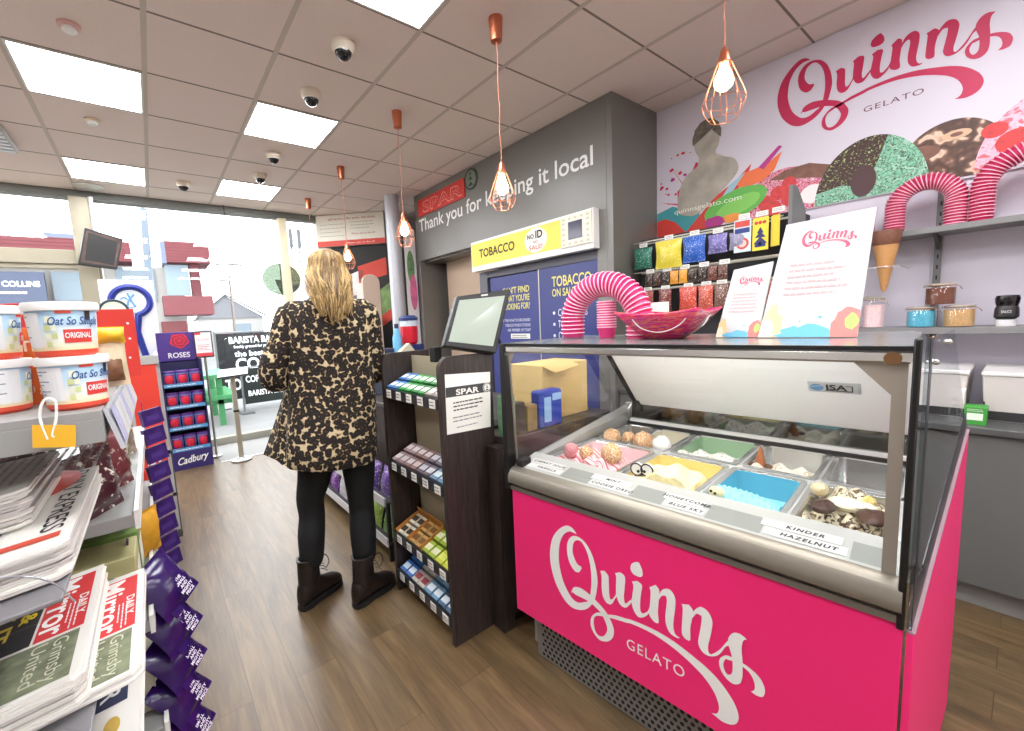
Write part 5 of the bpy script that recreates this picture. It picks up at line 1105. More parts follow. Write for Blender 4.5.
def boot(ank, d):
    d = V((d[0], d[1], 0)).normalized(); s = Z.cross(d); g = V((ank.x, ank.y, 0)); mb = MB()
    rings = []
    for x, w_, zb, zt in ((-.078, .020, .022, .10), (-.066, .031, .022, .13), (-.03, .036, .022, .16), (.02, .037, .022, .145), (.07, .040, .022, .105), (.105, .043, .022, .088), (.14, .042, .022, .078), (.166, .032, .024, .064), (.178, .014, .028, .046)):
        zc, hz = (zb+zt)/2, (zt-zb)/2
        rings.append([g+d*x+s*(w_*abs(math.cos(a))**.7*(1 if math.cos(a) > 0 else -1))+Z*(zc+hz*(abs(math.sin(a))**.8*(1 if math.sin(a) > 0 else -1))) for a in [2*PI*i/18 for i in range(18)]])
    mb.loft(rings)
    sh = []
    for z, rx, ry, ox in ((.08, .055, .040, -.012), (.12, .056, .043, -.014), (.17, .055, .045, -.012), (.22, .056, .049, -.008), (.245, .058, .051, -.006), (.245, .050, .043, -.006), (.21, .046, .04, -.006)):
        sh.append([g+d*(ox+rx*math.cos(a))+s*(ry*math.sin(a))+Z*z for a in [2*PI*i/22 for i in range(22)]])
    mb.loft(sh, caps=False)
    b = build('boot', mb, BOOT, person, sharp=60)
    rings = []
    out = [(-.082, .0), (-.076, .024), (-.04, .036), (.02, .034), (.07, .042), (.12, .046), (.162, .037), (.183, .016)]
    o2 = [(x, w_) for x, w_ in out]+[(x, -w_) for x, w_ in out[::-1]]
    build('sole', MB().prism([g+d*x+s*w_+Z*.001 for x, w_ in o2], Z*.024), SOLE, b)
    mb = MB()
    for i in range(5):
        p = g+d*(.038+.013*(4-i)**.9)+Z*(.125+.024*i)
        mb.tube([p+s*.024, p+d*.006, p-s*.024], .0022, 5)
    p = g+d*.05+Z*.20
    for q in (-1, 1): mb.tube(cr([p, p+d*.03+s*q*.02+Z*.015, p+d*.035+s*q*.038-Z*.02, p+d*.02+s*q*.03-Z*.05], 5), .0022, 5)
    build('laces', mb, mat((30, 26, 24), .8), b)
    build('cuff_seam', MB().tube([g+d*(-.006+.059*math.cos(a))+s*(.052*math.sin(a))+Z*.244 for a in [2*PI*i/24 for i in range(24)]], .0018, 5, closed=True), mat((64, 50, 42), .6), b)
boot(J['ankl'][0], (.90, .43)); boot(J['ankr'][0], (.95, .30))
# coat
def leopard():
    m = bpy.data.materials.new('leopard_print'); m.use_nodes = True; nt = m.node_tree; b = nt.nodes['Principled BSDF']; L = nt.links.new
    b.inputs['Roughness'].default_value = .85
    tc = nt.nodes.new('ShaderNodeTexCoord'); nz = nt.nodes.new('ShaderNodeTexNoise'); nz.inputs['Scale'].default_value = 22; L(tc.outputs['Object'], nz.inputs['Vector'])
    ad = nt.nodes.new('ShaderNodeVectorMath'); ad.operation = 'MULTIPLY_ADD'; ad.inputs[1].default_value = (.022,)*3; L(nz.outputs['Color'], ad.inputs[0]); L(tc.outputs['Object'], ad.inputs[2])
    v = nt.nodes.new('ShaderNodeTexVoronoi'); v.inputs['Scale'].default_value = 43; v.inputs['Randomness'].default_value = .8; L(ad.outputs[0], v.inputs['Vector'])
    n2 = nt.nodes.new('ShaderNodeTexNoise'); n2.inputs['Scale'].default_value = 80; n2.inputs['Detail'].default_value = 1; L(tc.outputs['Object'], n2.inputs['Vector'])
    mt = nt.nodes.new('ShaderNodeMath'); mt.operation = 'MULTIPLY_ADD'; mt.inputs[1].default_value = .42; mt.inputs[2].default_value = -.21; L(n2.outputs['Fac'], mt.inputs[0])
    sm = nt.nodes.new('ShaderNodeMath'); sm.operation = 'ADD'; L(v.outputs['Distance'], sm.inputs[0]); L(mt.outputs[0], sm.inputs[1])
    # rounded dark blotches with brown hearts on a tan ground
    r = nt.nodes.new('ShaderNodeValToRGB'); e = r.color_ramp.elements; e[0].position = .16; e[0].color = lin(70, 48, 34); e[1].position = .73; e[1].color = lin(206, 188, 152)
    for p_, c_ in ((.24, (24, 18, 16)), (.60, (26, 20, 17)), (.655, (158, 130, 90))):
        q = e.new(p_); q.color = lin(*c_)
    L(sm.outputs[0], r.inputs[0]); L(r.outputs[0], b.inputs['Base Color'])
    bp = nt.nodes.new('ShaderNodeBump'); bp.inputs['Strength'].default_value = .3; bp.inputs['Distance'].default_value = .004; L(nz.outputs['Fac'], bp.inputs['Height']); L(bp.outputs[0], b.inputs['Normal'])
    return m
mb = MB(); N = 44; rings = []
for z, l, r, f, bk in ((1.515, -.025, .11, .07, .06), (1.50, -.05, .135, .075, .075), (1.475, -.115, .185, .085, .09), (1.44, -.15, .215, .10, .105), (1.38, -.165, .23, .12, .12), (1.27, -.165, .228, .135, .12), (1.12, -.172, .222, .14, .115), (.98, -.188, .220, .15, .13), (.88, -.205, .212, .165, .15), (.80, -.212, .210, .17, .16), (.73, -.218, .206, .175, .165), (.723, -.214, .202, .17, .16)):
    ring = []
    for i in range(N):
        a = 2*PI*i/N; ca, sa = math.cos(a), math.sin(a)
        c0, h = (l+r)/2, (r-l)/2; e = .78
        fold = .010*max(0, (1.25-z)/.6)*math.sin(5*a+1)
        ring.append(Q(c0+(h+fold)*abs(ca)**e*(1 if ca > 0 else -1), (f if sa > 0 else bk)*abs(sa)**e*(1 if sa > 0 else -1)+fold, z+.012*math.sin(2*a+.5)*(z < .735)))
    rings.append(ring)
mb.loft(rings[::-1])
# open left front flap swinging out
fl = []
for z, u0, w0, u1, w1 in ((1.20, -.15, .06, -.16, .12), (1.05, -.165, .05, -.205, .13), (.92, -.18, .03, -.255, .14), (.80, -.19, .02, -.305, .15), (.755, -.195, .01, -.325, .155), (.74, -.20, .0, -.27, .10), (.73, -.205, -.02, -.225, .02)):
    fl.append([Q(u0, w0, z), Q((u0+u1)/2-.01, (w0+w1)/2-.012, z), Q(u1, w1, z), Q(u1+.012, w1+.012, z), Q((u0+u1)/2+.02, (w0+w1)/2+.03, z), Q(u0+.03, w0+.04, z)])
mb.loft(fl[::-1])
for sd in 'lr':
    s, e_, w_ = J['sh'+sd][0], J['el'+sd][0], J['wr'+sd][0]
    sg = -1 if sd == 'l' else 1
    P = cr([s-pu*sg*.06+Z*.005, s+pu*sg*.012, s*.5+e_*.5+pu*sg*.006, e_+Z*.03, e_-Z*.03+pw*.02, e_*.5+w_*.5, w_+(w_-e_).normalized()*.0], 4)
    R = cr_r([.06, .068, .064, .063, .062, .056, .050], 4)
    mb.tube(P, R, 18)
build('coat', mb, leopard(), person, sharp=80)
mb = MB()
mb.loft([[Q(.043+r*math.cos(a), .005+r*.85*math.sin(a), z+.015*math.sin(a)) for a in [2*PI*i/28 for i in range(28)]] for z, r in ((1.49, .092), (1.53, .080), (1.545, .072), (1.50, .066))], caps=False)
build('collar', mb, bpy.data.materials['leopard_print'], person, sharp=80)

# ================================================================== LEFT SIDE: GROCERY SHELVES, NEWSPAPERS, SWEETS
SHM = mat((150, 150, 148), .45, name='light_grey_shelf_steel'); UPR = mat((172, 172, 168), .5)
gd = thing('grocery_shelving', 'light grey steel shelving at the left edge under the porridge tubs', 'shelving', (-.35, 1.5, 0))
build('back_panel', MB().box(-.62, -.60, 1.22, 2.45, .0, 1.26), UPR, gd)
build('base', MB().box(-.60, -.07, 1.22, 2.45, 0, .14), MGREY, gd)
mb = MB().box(-.60, -.068, .80, 1.47, 1.248, 1.260).box(-.60, -.068, .80, .812, 1.214, 1.248).box(-.080, -.068, .812, 1.47, 1.215, 1.248)
for x in (-.12, -.4): mb.cyl((x, .7995, 1.232), (x, .801, 1.232), .005, n=12, m=1)
sh = build('top_shelf', mb, [SHM, SOFTBLACK], gd, bevel=.002)
mb = MB().hexa([(-.068, .82, 1.258), (-.064, .82, 1.262), (-.064, 1.47, 1.262), (-.068, 1.47, 1.258)], [(-.054, .82, 1.196), (-.048, .82, 1.196), (-.048, 1.47, 1.196), (-.054, 1.47, 1.196)])
for k in range(9): mb.hexa([(-.0595, .835+k*.07, 1.256), (-.0590, .835+k*.07, 1.2565), (-.0590, .895+k*.07, 1.2565), (-.0595, .895+k*.07, 1.256)], [(-.0485, .835+k*.07, 1.202), (-.0475, .835+k*.07, 1.202), (-.0475, .895+k*.07, 1.202), (-.0485, .895+k*.07, 1.202)], 1+(k % 3 > 0))
build('price_strip', mb, [mat((186, 188, 194), .3), mat((176, 174, 206), .5), mat((206, 206, 208), .5)], sh)
for z in (.96, .70, .42, .14):
    q = build('shelf', MB().box(-.60, -.075, 1.22, 2.45, z-.03, z), SHM, gd, bevel=.002)
    build('price_strip', MB().box(-.075, -.066, 1.22, 2.45, z-.036, z+.008), mat((232, 232, 228), .4), q)
for y in (1.205, 2.45): build('end_frame', MB().box(-.62, -.58, y, y+.018, 0, 1.25).box(-.62, -.10, y, y+.018, .14, .17), UPR, gd)
# porridge tubs
def porridge_mats():
    m = bpy.data.materials.new('printed_tub'); m.use_nodes = True; nt = m.node_tree; b = nt.nodes['Principled BSDF']; L = nt.links.new
    tc = nt.nodes.new('ShaderNodeTexCoord'); sp = nt.nodes.new('ShaderNodeSeparateXYZ'); L(tc.outputs['Generated'], sp.inputs[0])
    r = nt.nodes.new('ShaderNodeValToRGB'); e = r.color_ramp.elements
    e[0].position = 0; e[0].color = lin(226, 84, 60); e[1].position = 1; e[1].color = lin(150, 196, 232)
    for p, c in ((.125, (222, 78, 56)), (.135, (244, 222, 176)), (.30, (240, 236, 226)), (.6, (196, 220, 238))):
        q = e.new(p); q.color = lin(*c)
    L(sp.outputs['Z'], r.inputs[0]); L(r.outputs[0], b.inputs['Base Color']); b.inputs['Roughness'].default_value = .35
    return m
TUBM = porridge_mats()
view = lambda p: V((-p.x, -p.y, 0)).normalized()
def porridge(x, y, z, spin, label):
    t = thing('porridge_tub', label, 'tub', (x, y, z), 'porridge tubs on the top shelf')
    r0, r1, h = .0345, .0390, .0755
    def cyl_pt(a, f, o=.0008): r = r0+(r1-r0)*f+o; return V((x+r*math.sin(a), y-r*math.cos(a), z+.004+(h-.008)*f))
    build('tub', MB().lathe([(r0-.004, 0), (r0, .004), (r1, h-.004), (r1-.002, h)], (x, y, z), 40), TUBM, t)
    build('lid', MB().lathe([(r1+.001, h-.010), (r1+.003, h-.009), (r1+.004, h-.002), (r1+.002, h+.003), (r1-.006, h+.002), (.001, h+.002)], (x, y, z), 40), mat((244, 242, 240), .35), t)
    def patch(a0, a1, f0, f1, o=.0008, k=8):
        mb = MB()
        for i in range(k):
            b0, b1 = a0+(a1-a0)*i/k, a0+(a1-a0)*(i+1)/k
            mb.quad(cyl_pt(b0, f0, o), cyl_pt(b1, f0, o), cyl_pt(b1, f1, o), cyl_pt(b0, f1, o))
        return mb
    def wrap(mb, txt, a, f, h_, w_, o=.0014, **k):
        """lettering wrapped round the tub"""
        q = MB().text(txt, (0, 0, 0), X, Z, h_, w=w_, off=0, **k)
        mb.add([cyl_pt(a+p.x/(r0+(r1-r0)*f), f+p.z/(h-.008), o) for p in q.v], q.f); return mb
    s = spin
    build('white_label', patch(s-1.9, s-.55, .16, .88), mat((238, 238, 240), .5), t)
    mb = MB()
    for i in range(9): 
        f = .80-i*.07; mb.v += []; q = patch(s-1.8, s-1.0-.25*(i % 3), f-.012, f+.012, .0012); mb.add(q.v, q.f)
    build('small_print', mb, mat((150, 156, 176), .6), t)
    build('red_panel', patch(s+.10, s+1.0, .24, .52), mat((222, 66, 58), .45), t)
    mb = wrap(MB(), 'ORIGINAL', s+.55, .34, .0075, .030, bold=.03); build('lettering', mb, WHITE, t)
    mb = wrap(MB(), 'Oat So Simple', s+.52, .62, .011, .060, shear=.3, bold=.015); build('name', mb, mat((44, 84, 140), .5), t)
    mb = MB(); rr = random.Random(3)
    for i in range(3):
        for j in range(2):
            q = patch(s-.42+.19*j, s-.26+.19*j, .16+.17*i, .28+.17*i, .0012, 3); mb.add(q.v, q.f, (i+j) % 2)
    q = patch(s-.36, s-.16, .66, .80, .0012, 3); mb.add(q.v, q.f, 1)
    build('oat_glass_picture', mb, [mat((206, 214, 150), .5), mat((236, 238, 214), .5)], t)
    q = patch(s+.78, s+.98, .72, .94, .0012, 3); build('chequer_mark', q, mat((50, 46, 50), .5), t)
    q = patch(s-.05, s+.38, .86, .99, .0012, 5); build('lid_tag', q, mat((226, 70, 56), .5), t)
zs = 1.2603
porridge(-.0975, .872, zs, .30, 'lower porridge tub of the right-hand stack, label turned aside')
porridge(-.1010, .868, zs+.078, -.02, 'upper porridge tub of the right-hand stack with red panel')
porridge(-.190, .925, zs, 1.45, 'lower porridge tub of the stack cut by the left picture edge')
porridge(-.192, .925, zs+.078, 1.25, 'upper porridge tub of the stack cut by the left picture edge')
t = thing('rice_box', 'orange box standing between the two stacks of porridge tubs', 'box', (-.175, 1.02, zs))
u_ = V((.93, -.36, 0)); v_ = V((-.36, -.93, 0))
build('box', MB().obox((-.225, 1.00, zs), u_, Z, V((.36, .93, 0)), .12, .125, .04), mat((226, 112, 48), .5), t, bevel=.001)
build('lettering', MB().text('ROASTED', V((-.222, .999, zs+.088)), u_, Z, .016, al='L', bold=.03).text('RICE', V((-.222, .999, zs+.066)), u_, Z, .016, al='L', bold=.03).text('10 g', V((-.17, .979, zs+.02)), u_, Z, .012, al='L'), mat((250, 226, 206), .5), t)
t = thing('cereal_box', 'red box with a white swirl behind the orange box', 'box', (-.2, 1.10, zs))
build('box', MB().obox((-.27, 1.10, zs), u_, Z, V((.36, .93, 0)), .13, .17, .05), mat((206, 60, 50), .5), t, bevel=.001)
c_ = V((-.215, 1.078, zs+.13)); build('swirl', MB().tube([c_-V((.36, .93, 0))*.002+u_*((.006+.0022*k)*math.cos(k*.5))+Z*((.004+.0014*k)*math.sin(k*.5)) for k in range(18)], .0026, 5), WHITE, t)
# snack pouch and red card behind the tubs
t = thing('snack_pouch', 'cream snack pouch with yellow top and brown label beside the porridge tubs', 'pouch', (-.072, 1.20, zs))
pn = V((.35, -.94, 0)); pu2 = V((.94, .35, 0))
build('pouch', MB().pillow((-.075, 1.18, zs), pu2, Z, pn, .062, .125, .045, wob=.1, seed=5), mat((226, 210, 176), .4, noise=.12, nscale=40), t, sharp=60)
build('yellow_top', MB().pillow((-.070, 1.165, zs+.092), pu2, Z, pn, .055, .034, .05, seed=6), mat((238, 190, 40), .45), t, sharp=60)
build('brown_label', MB().pillow((-.072, 1.167, zs+.012), pu2, Z, pn, .040, .055, .032, seed=7), mat((120, 84, 56), .5, noise=.4, nscale=60), t, sharp=60)
t = thing('shelf_header_card', 'plain red upright card at the end of the top shelf', 'sign', (-.06, 1.44, zs))
build('card', MB().box(-.125, -.030, 1.44, 1.446, zs, 1.437), mat((214, 54, 44), .5), t)
mb = MB()
for x, z in ((-.045, 1.36), (-.045, 1.40), (-.05, 1.31)): mb.cyl((x, 1.4385, z), (x, 1.441, z), .003, n=10)
build('studs', mb, WHITE, t)
# bags and packets on the second shelf
rl = random.Random(21)
SB = [((-.14, 1.27, .96), .17, .15, (70, 30, 40), (40, 18, 26), 'dark maroon snack bag at the front of the second shelf'), ((-.24, 1.30, .96), .18, .16, (46, 34, 36), (26, 20, 22), 'black snack bag on the second shelf left of the maroon one'),
      ((-.12, 1.46, .96), .15, .17, (110, 50, 56), (70, 24, 34), 'shiny red brown bag on the second shelf'), ((-.13, 1.64, .96), .15, .18, (96, 134, 60), (60, 90, 40), 'green topped snack bag farther along the second shelf'), ((-.30, 1.52, .96), .2, .17, (60, 40, 44), (34, 22, 26), 'dark bag at the back of the second shelf'), ((-.12, 1.84, .96), .15, .18, (150, 130, 110), (90, 70, 60), 'tan snack bag toward the far end of the second shelf')]
for p, w_, h_, c, c2, l in SB:
    tag(build('snack_bag', MB().pillow(p, V((.5, .86, 0)), V((-.1, .1, 1)), V((.8, -.5, .2)), w_, h_, .07, wob=.25, seed=int(w_*1000+p[1]*100)), foil(c, c2, 14), loc=p, sharp=60), l, 'snack bag', 'snack bags on the second shelf')
for k, (x, y, z, c, l) in enumerate(((-.13, 1.32, .70, (176, 170, 120), 'pale yellow green carton on the third shelf'), (-.13, 1.48, .70, (110, 140, 70), 'green carton on the third shelf behind the pale one'), (-.13, 1.66, .70, (206, 206, 196), 'white carton on the third shelf'), (-.13, 1.36, .42, (206, 200, 180), 'cream carton on the fourth shelf'), (-.13, 1.56, .42, (190, 150, 60), 'mustard carton on the fourth shelf'), (-.13, 1.78, .42, (80, 60, 110), 'violet carton on the fourth shelf'))):
    t = thing('carton', l, 'carton', (x, y, z), 'cartons on the lower grey shelves')
    build('box', MB().box(x-.11, x+.045, y-.065, y+.065, z, z+.15), mat(c, .5, noise=.1, nscale=20), t, bevel=.003)
    build('label', MB().box(x+.045, x+.0458, y-.045, y+.045, z+.04, z+.11).box(x-.09, x+.02, y-.0658, y-.065, z+.04, z+.11), mat((236, 232, 222), .5), t)
t = thing('shelf_tag', 'white wire loop with a yellow and clear tag hanging before the newspapers', 'tag', (-.12, .78, 1.2))
build('loop', MB().tube(cr([(-.124, .786, 1.232), (-.128, .786, 1.262), (-.123, .786, 1.282), (-.117, .786, 1.286), (-.111, .786, 1.280), (-.113, .786, 1.258), (-.119, .786, 1.238), (-.117, .786, 1.234)], 5), .0017, 6), WHITE, t)
build('card', MB().prism([(-.136, .785, 1.254), (-.095, .785, 1.246), (-.098, .785, 1.216), (-.139, .785, 1.224)], (0, .0012, 0)), mat((232, 176, 40), .5), t)
build('clear_card', MB().prism([(-.130, .7855, 1.222), (-.098, .7855, 1.216), (-.094, .7855, 1.178), (-.126, .7855, 1.184)], (0, .0012, 0)), ACRYL, t)

# ---- newspaper stand with tiers, page tops toward the aisle
ns = thing('newspaper_stand', 'tiered newspaper stand with clear guards at the lower left', 'newspaper stand', (-.35, .9, 0))
SMOKE = mat((130, 128, 132), .35)
TIERS = [(1.055, .70, 1.19), (.845, .72, 1.19), (.665, .76, 1.19), (.46, .76, 1.19)]
for z, y0, y1 in TIERS: build('tier', MB().hexa([(-.62, y0, z-.053-.007), (-.12, y0, z-.0045-.007), (-.12, y1, z-.0045-.007), (-.62, y1, z-.053-.007)], [(-.62, y0, z-.053), (-.12, y0, z-.0045), (-.12, y1, z-.0045), (-.62, y1, z-.053)]), SMOKE, ns, bevel=.002)
build('base', MB().box(-.62, -.12, .72, 1.19, 0, .10), SMOKE, ns)
for y in (.78, 1.16): build('side_post', MB().box(-.60, -.58, y-.01, y+.01, .10, 1.02), SMOKE, ns)
for z, y0, y1 in TIERS[:3]:
    prof = cr([(-.62, y0-.034, z+.055), (-.30, y0-.034, z+.065), (-.17, y0-.034, z+.055), (-.125, y0-.034, z+.035), (-.105, y0-.034, z+.0)], 5)
    build('clear_guard', MB().prism([V((-.62, y0-.032, z-.06)), V((-.10, y0-.032, z-.01))]+[V((p[0], y0-.032, p[2])) for p in prof[::-1]], (0, .003, 0)), ACRYL, ns)
    build('guard_edge', MB().tube(prof, .0010, 5), mat((150, 150, 156), .2, .1), ns)
PG = mat((236, 233, 226), .8, name='newsprint')
def paper(name, x1, y0, y1, z, th_, label, art, grp, tilt=0, length=.42, loc=None, k=0):
    """folded newspaper lying flat: page top toward +X, reading direction toward -Y"""
    t = thing('newspaper', label, 'newspaper', (x1-length/2, (y0+y1)/2, z), grp)
    r = random.Random(k+3); mb = MB(); n = max(2, int(th_/.004))
    sl = lambda x, dz=0: z+dz+(x1-x)*-tilt
    for i in range(n):
        a, b = th_*i/n, th_*(i+.86)/n; dx, dy = r.uniform(-.004, .004), r.uniform(-.005, .003)
        rings = []
        for (x, y) in ((x1-length, y0), (x1-.012, y0), (x1, y0+.012), (x1, y1), (x1-length, y1)):
            rings.append((x+dx, y+dy))
        if i == n-1: rings = [(x1-length, y0), (x1-.012, y0), (x1, y0+.012), (x1, y1), (x1-length, y1)]
        lo = [V((x, y, sl(x, a))) for x, y in rings]; hi = [V((x, y, sl(x, b))) for x, y in rings]
        if i == n-1: hi = [V((x, y, sl(x, th_))) for x, y in rings]
        m_ = 5
        mb.add(lo+hi, [tuple(range(m_))[::-1], tuple(range(m_, 2*m_))]+[(q, (q+1) % m_, m_+(q+1) % m_, m_+q) for q in range(m_)], 0 if i == n-1 else r.choice((0, 1)))
    build('pages', mb, [PG, mat((206, 200, 196), .8)], t, flat=True)
    Lx = V((1, 0, -tilt*-1)).normalized()
    O = V((x1, y1, sl(x1, th_)))      # reader's top left corner
    uu, vv = V((0, -1, 0)), V((1, 0, tilt)).normalized()
    W_ = y1-y0
    def pt(a, b): return O+uu*(a*W_)-vv*(b*W_*.50)
    art(t, pt, uu, vv, W_)
    return t
def rect(mb, pt, a0, b0, a1, b1, o, m=0):
    mb.add([pt(a0, b0)+Z*o, pt(a0, b1)+Z*o, pt(a1, b1)+Z*o, pt(a1, b0)+Z*o], [(0, 1, 2, 3)], m)
def mirror_art(t, pt, uu, vv, W_):
    mb = MB(); rect(mb, pt, .06, .06, .62, .40, .0008); build('masthead', mb, mat((214, 52, 54), .6), t)
    build('lettering', MB().text('DAILY', pt(.30, .145), uu, vv, W_*.034, w=W_*.20, al='L', bold=.02).text('Mirror', pt(.075, .375), uu, vv, W_*.10, w=W_*.53, al='L', bold=.018), mat((244, 240, 236), .7), t)
    mb = MB(); rect(mb, pt, .06, .42, .62, .80, .0008, 0); rect(mb, pt, .64, .08, .98, .85, .0008, 1); rect(mb, pt, .06, .84, .98, 1.3, .0008, 2)
    build('front_page_blocks', mb, [mat((36, 34, 36), .7), mat((120, 126, 100), .7, noise=.5, nscale=30), mat((150, 120, 104), .7, noise=.5, nscale=14)], t)
    build('headline', MB().text('UP &', pt(.10, .56), uu, vv, W_*.055, w=W_*.3, al='L', bold=.03, off=.002).text('AT IT', pt(.10, .72), uu, vv, W_*.055, w=W_*.4, al='L', bold=.03, off=.002), mat((232, 206, 40), .6), t)
    build('side_headline', MB().text('Grimsby', pt(.665, .24), uu, vv, W_*.05, w=W_*.30, al='L', off=.002).text('United', pt(.665, .38), uu, vv, W_*.05, w=W_*.28, al='L', off=.002), mat((206, 206, 180), .6), t)
    mb = MB().lines(pt(.36, .22), uu, vv, W_*.25, W_*.05, 3, off=.0016); build('small_print', mb, mat((244, 236, 232), .7), t)
def express_art(t, pt, uu, vv, W_):
    build('masthead', MB().text('DAILY EXPRESS', pt(.05, .18), uu, vv, W_*.06, w=W_*.80, al='L', bold=.005), mat((40, 38, 42), .7), t)
    mb = MB(); rect(mb, pt, .04, .40, 1.0, 1.1, .0008, 0)
    build('front_page_blocks', mb, [mat((58, 56, 84), .7)], t)
    mb = MB().add([pt(.16+.26*math.cos(k*PI/14), .46+.36*math.sin(k*PI/14))+Z*.0013 for k in range(28)][::-1], [tuple(range(28))]); build('red_roundel', mb, mat((214, 66, 52), .6), t)
    mb = MB().text('100', pt(.03, .60), uu, vv, W_*.13, w=W_*.40, al='L', bold=.03, off=.0022).text('FREE', pt(.06, .36), uu, vv, W_*.03, al='L', off=.0022)
    mb.text('STEP TEST', pt(.40, .60), uu, vv, W_*.065, w=W_*.56, al='L', bold=.03, off=.002).text('IS A WIN', pt(.40, .76), uu, vv, W_*.065, w=W_*.5, al='L', bold=.03, off=.002)
    build('headline', mb, mat((236, 232, 230), .7), t)
    mb = MB(); rect(mb, pt, .55, .84, .98, 1.05, .0014, 0); rect(mb, pt, .08, .84, .5, 1.05, .0014, 1); build('pictures', mb, [mat((120, 150, 190), .7, noise=.3, nscale=20), mat((200, 140, 120), .7, noise=.3, nscale=20)], t)
    mb = MB(); rect(mb, pt, .88, .06, .93, .36, .0009); build('red_rule', mb, mat((206, 80, 60), .7), t)
def plain_art(t, pt, uu, vv, W_):
    mb = MB(); rect(mb, pt, .25, .10, .60, .34, .0008, 0); rect(mb, pt, .08, .44, .95, 1.2, .0008, 1); build('front_page_blocks', mb, [mat((44, 50, 80), .7), mat((176, 170, 164), .7, noise=.3, nscale=20)], t)
    build('masthead', MB().text('STAR', pt(.28, .30), uu, vv, W_*.07, w=W_*.28, al='L', bold=.03, off=.002), mat((226, 226, 230), .7), t)
    mb = MB().add([pt(.74+.06*math.cos(k*PI/8), .2+.06*math.sin(k*PI/8))+Z*.0012 for k in range(16)][::-1], [tuple(range(16))]); build('badge', mb, mat((206, 170, 80), .6), t)
def times_art(t, pt, uu, vv, W_):
    mb = MB().lines(pt(.05, .9), uu, vv, W_*.9, W_*.75, 14, off=.0012); build('small_print', mb, mat((196, 192, 190), .8), t)
paper('n', -.115, .75, 1.16, 1.0555, .046, 'white newspaper with black serif masthead and red roundel, in the upper tier', express_art, None, tilt=.097, k=1)
paper('n', -.125, .765, 1.115, .8455+.018-.0035, .048, 'tabloid with red masthead block on the thick pile in the middle tier', mirror_art, None, tilt=.097, k=2)
paper('n', -.066, .79, 1.14, .8455, .018, 'red masthead tabloid lying lowest and nearest the aisle in the middle tier', mirror_art, None, tilt=.097, k=3, length=.42)
paper('n', -.085, .80, 1.18, .6655, .05, 'newspaper with navy block in the lowest visible tier', plain_art, None, tilt=.097, k=4)
paper('n', -.165, .86, 1.12, 1.0985, .055, 'blank edged stack of newspapers leaning above the serif masthead', times_art, None, tilt=.097, k=5, length=.36)

# ---- purple popcorn bags on a clip strip
BAGM = mat((44, 17, 84), .22, noise=.25, nscale=9, name='purple_foil'); BTXT = mat((226, 216, 236), .5)
cs = thing('clip_strip', 'thin hanging strip that carries the purple popcorn bags', 'clip strip', (-.06, 1.34, .8))
build('strip', MB().box(-.104, -.100, 1.33, 1.35, .16, .86), mat((60, 40, 80), .4), cs)
for i in range(6):
    zt = .775-i*.098
    p_top = V((-.090, 1.34-.004*i, zt)); v_ = V((-.50, .10, .86)).normalized(); n_ = V((.70, -.62, .45)); n_ = (n_-v_*n_.dot(v_)).normalized(); u_ = v_.cross(n_)
    h_, w_ = .145, .130
    bt = p_top-v_*h_+n_*.02
    t = thing('popcorn_bag', ['topmost purple popcorn bag on the strip', 'second purple popcorn bag from the top', 'third purple popcorn bag from the top', 'fourth purple popcorn bag from the top', 'fifth purple popcorn bag from the top', 'lowest purple popcorn bag on the strip'][i], 'popcorn bag', bt, 'purple popcorn bags')
    build('bag', MB().pillow(bt, u_, v_, n_, w_, h_, .06, nu=10, nv=12, wob=.16, seed=i+60), BAGM, t, sharp=60)
    mb = MB()
    for q, s in enumerate(('THE', 'SMALL', 'AND', 'MIGHTY', 'PRICE')): mb.text(s, bt+v_*(.064-.0115*q)+n_*(.029)+u_*.010, u_, v_, .0078, al='C', bold=.03)
    build('lettering', mb, BTXT, t)
    build('hang_tab', MB().obox(bt-u_*.045-v_*.006+n_*.002, u_, v_, n_, .03, .022, .002), BAGM, t)
# ---- small purple packs on a second strip
cs = thing('clip_strip', 'strip of small purple packs farther along the shelving', 'clip strip', (-.05, 2.2, 1.05))
build('strip', MB().box(-.063, -.060, 2.19, 2.21, .32, 1.10), mat((60, 40, 80), .4), cs)
PPM = mat((60, 32, 104), .35, noise=.35, nscale=24, name='purple_packet')
for i in range(9):
    p = V((-.040, 2.19, 1.0-i*.078)); v_ = V((-.12, .0, 1)).normalized(); n_ = V((.55, -.83, .1)); n_ = (n_-v_*n_.dot(v_)).normalized(); u_ = v_.cross(n_)
    o = build('chocolate_pack', MB().obox(p-u_*.035, u_, v_, n_, .082, .066, .016).obox(p-u_*.02+v_*.02+n_*.016, u_, v_, n_, .05, .02, .0006, 1), [PPM, mat((74, 48, 124), .4)], loc=p, bevel=.004)
    tag(o, 'small purple chocolate pack, %s on the far strip' % ('topmost', 'second from the top', 'third from the top', 'fourth from the top', 'fifth from the top', 'sixth from the top', 'seventh from the top', 'eighth from the top', 'lowest')[i], 'chocolate pack', 'small purple packs on the strip')
tag(build('paper_bag', MB().pillow((-.075, 1.60, .70), V((.6, .8, 0)), Z, V((.8, -.6, 0)), .10, .14, .05, wob=.15, seed=9), mat((206, 150, 40), .5, noise=.2, nscale=20), loc=(-.075, 1.6, .7)), 'amber paper bag between the shelf edge and the purple packs', 'bag')
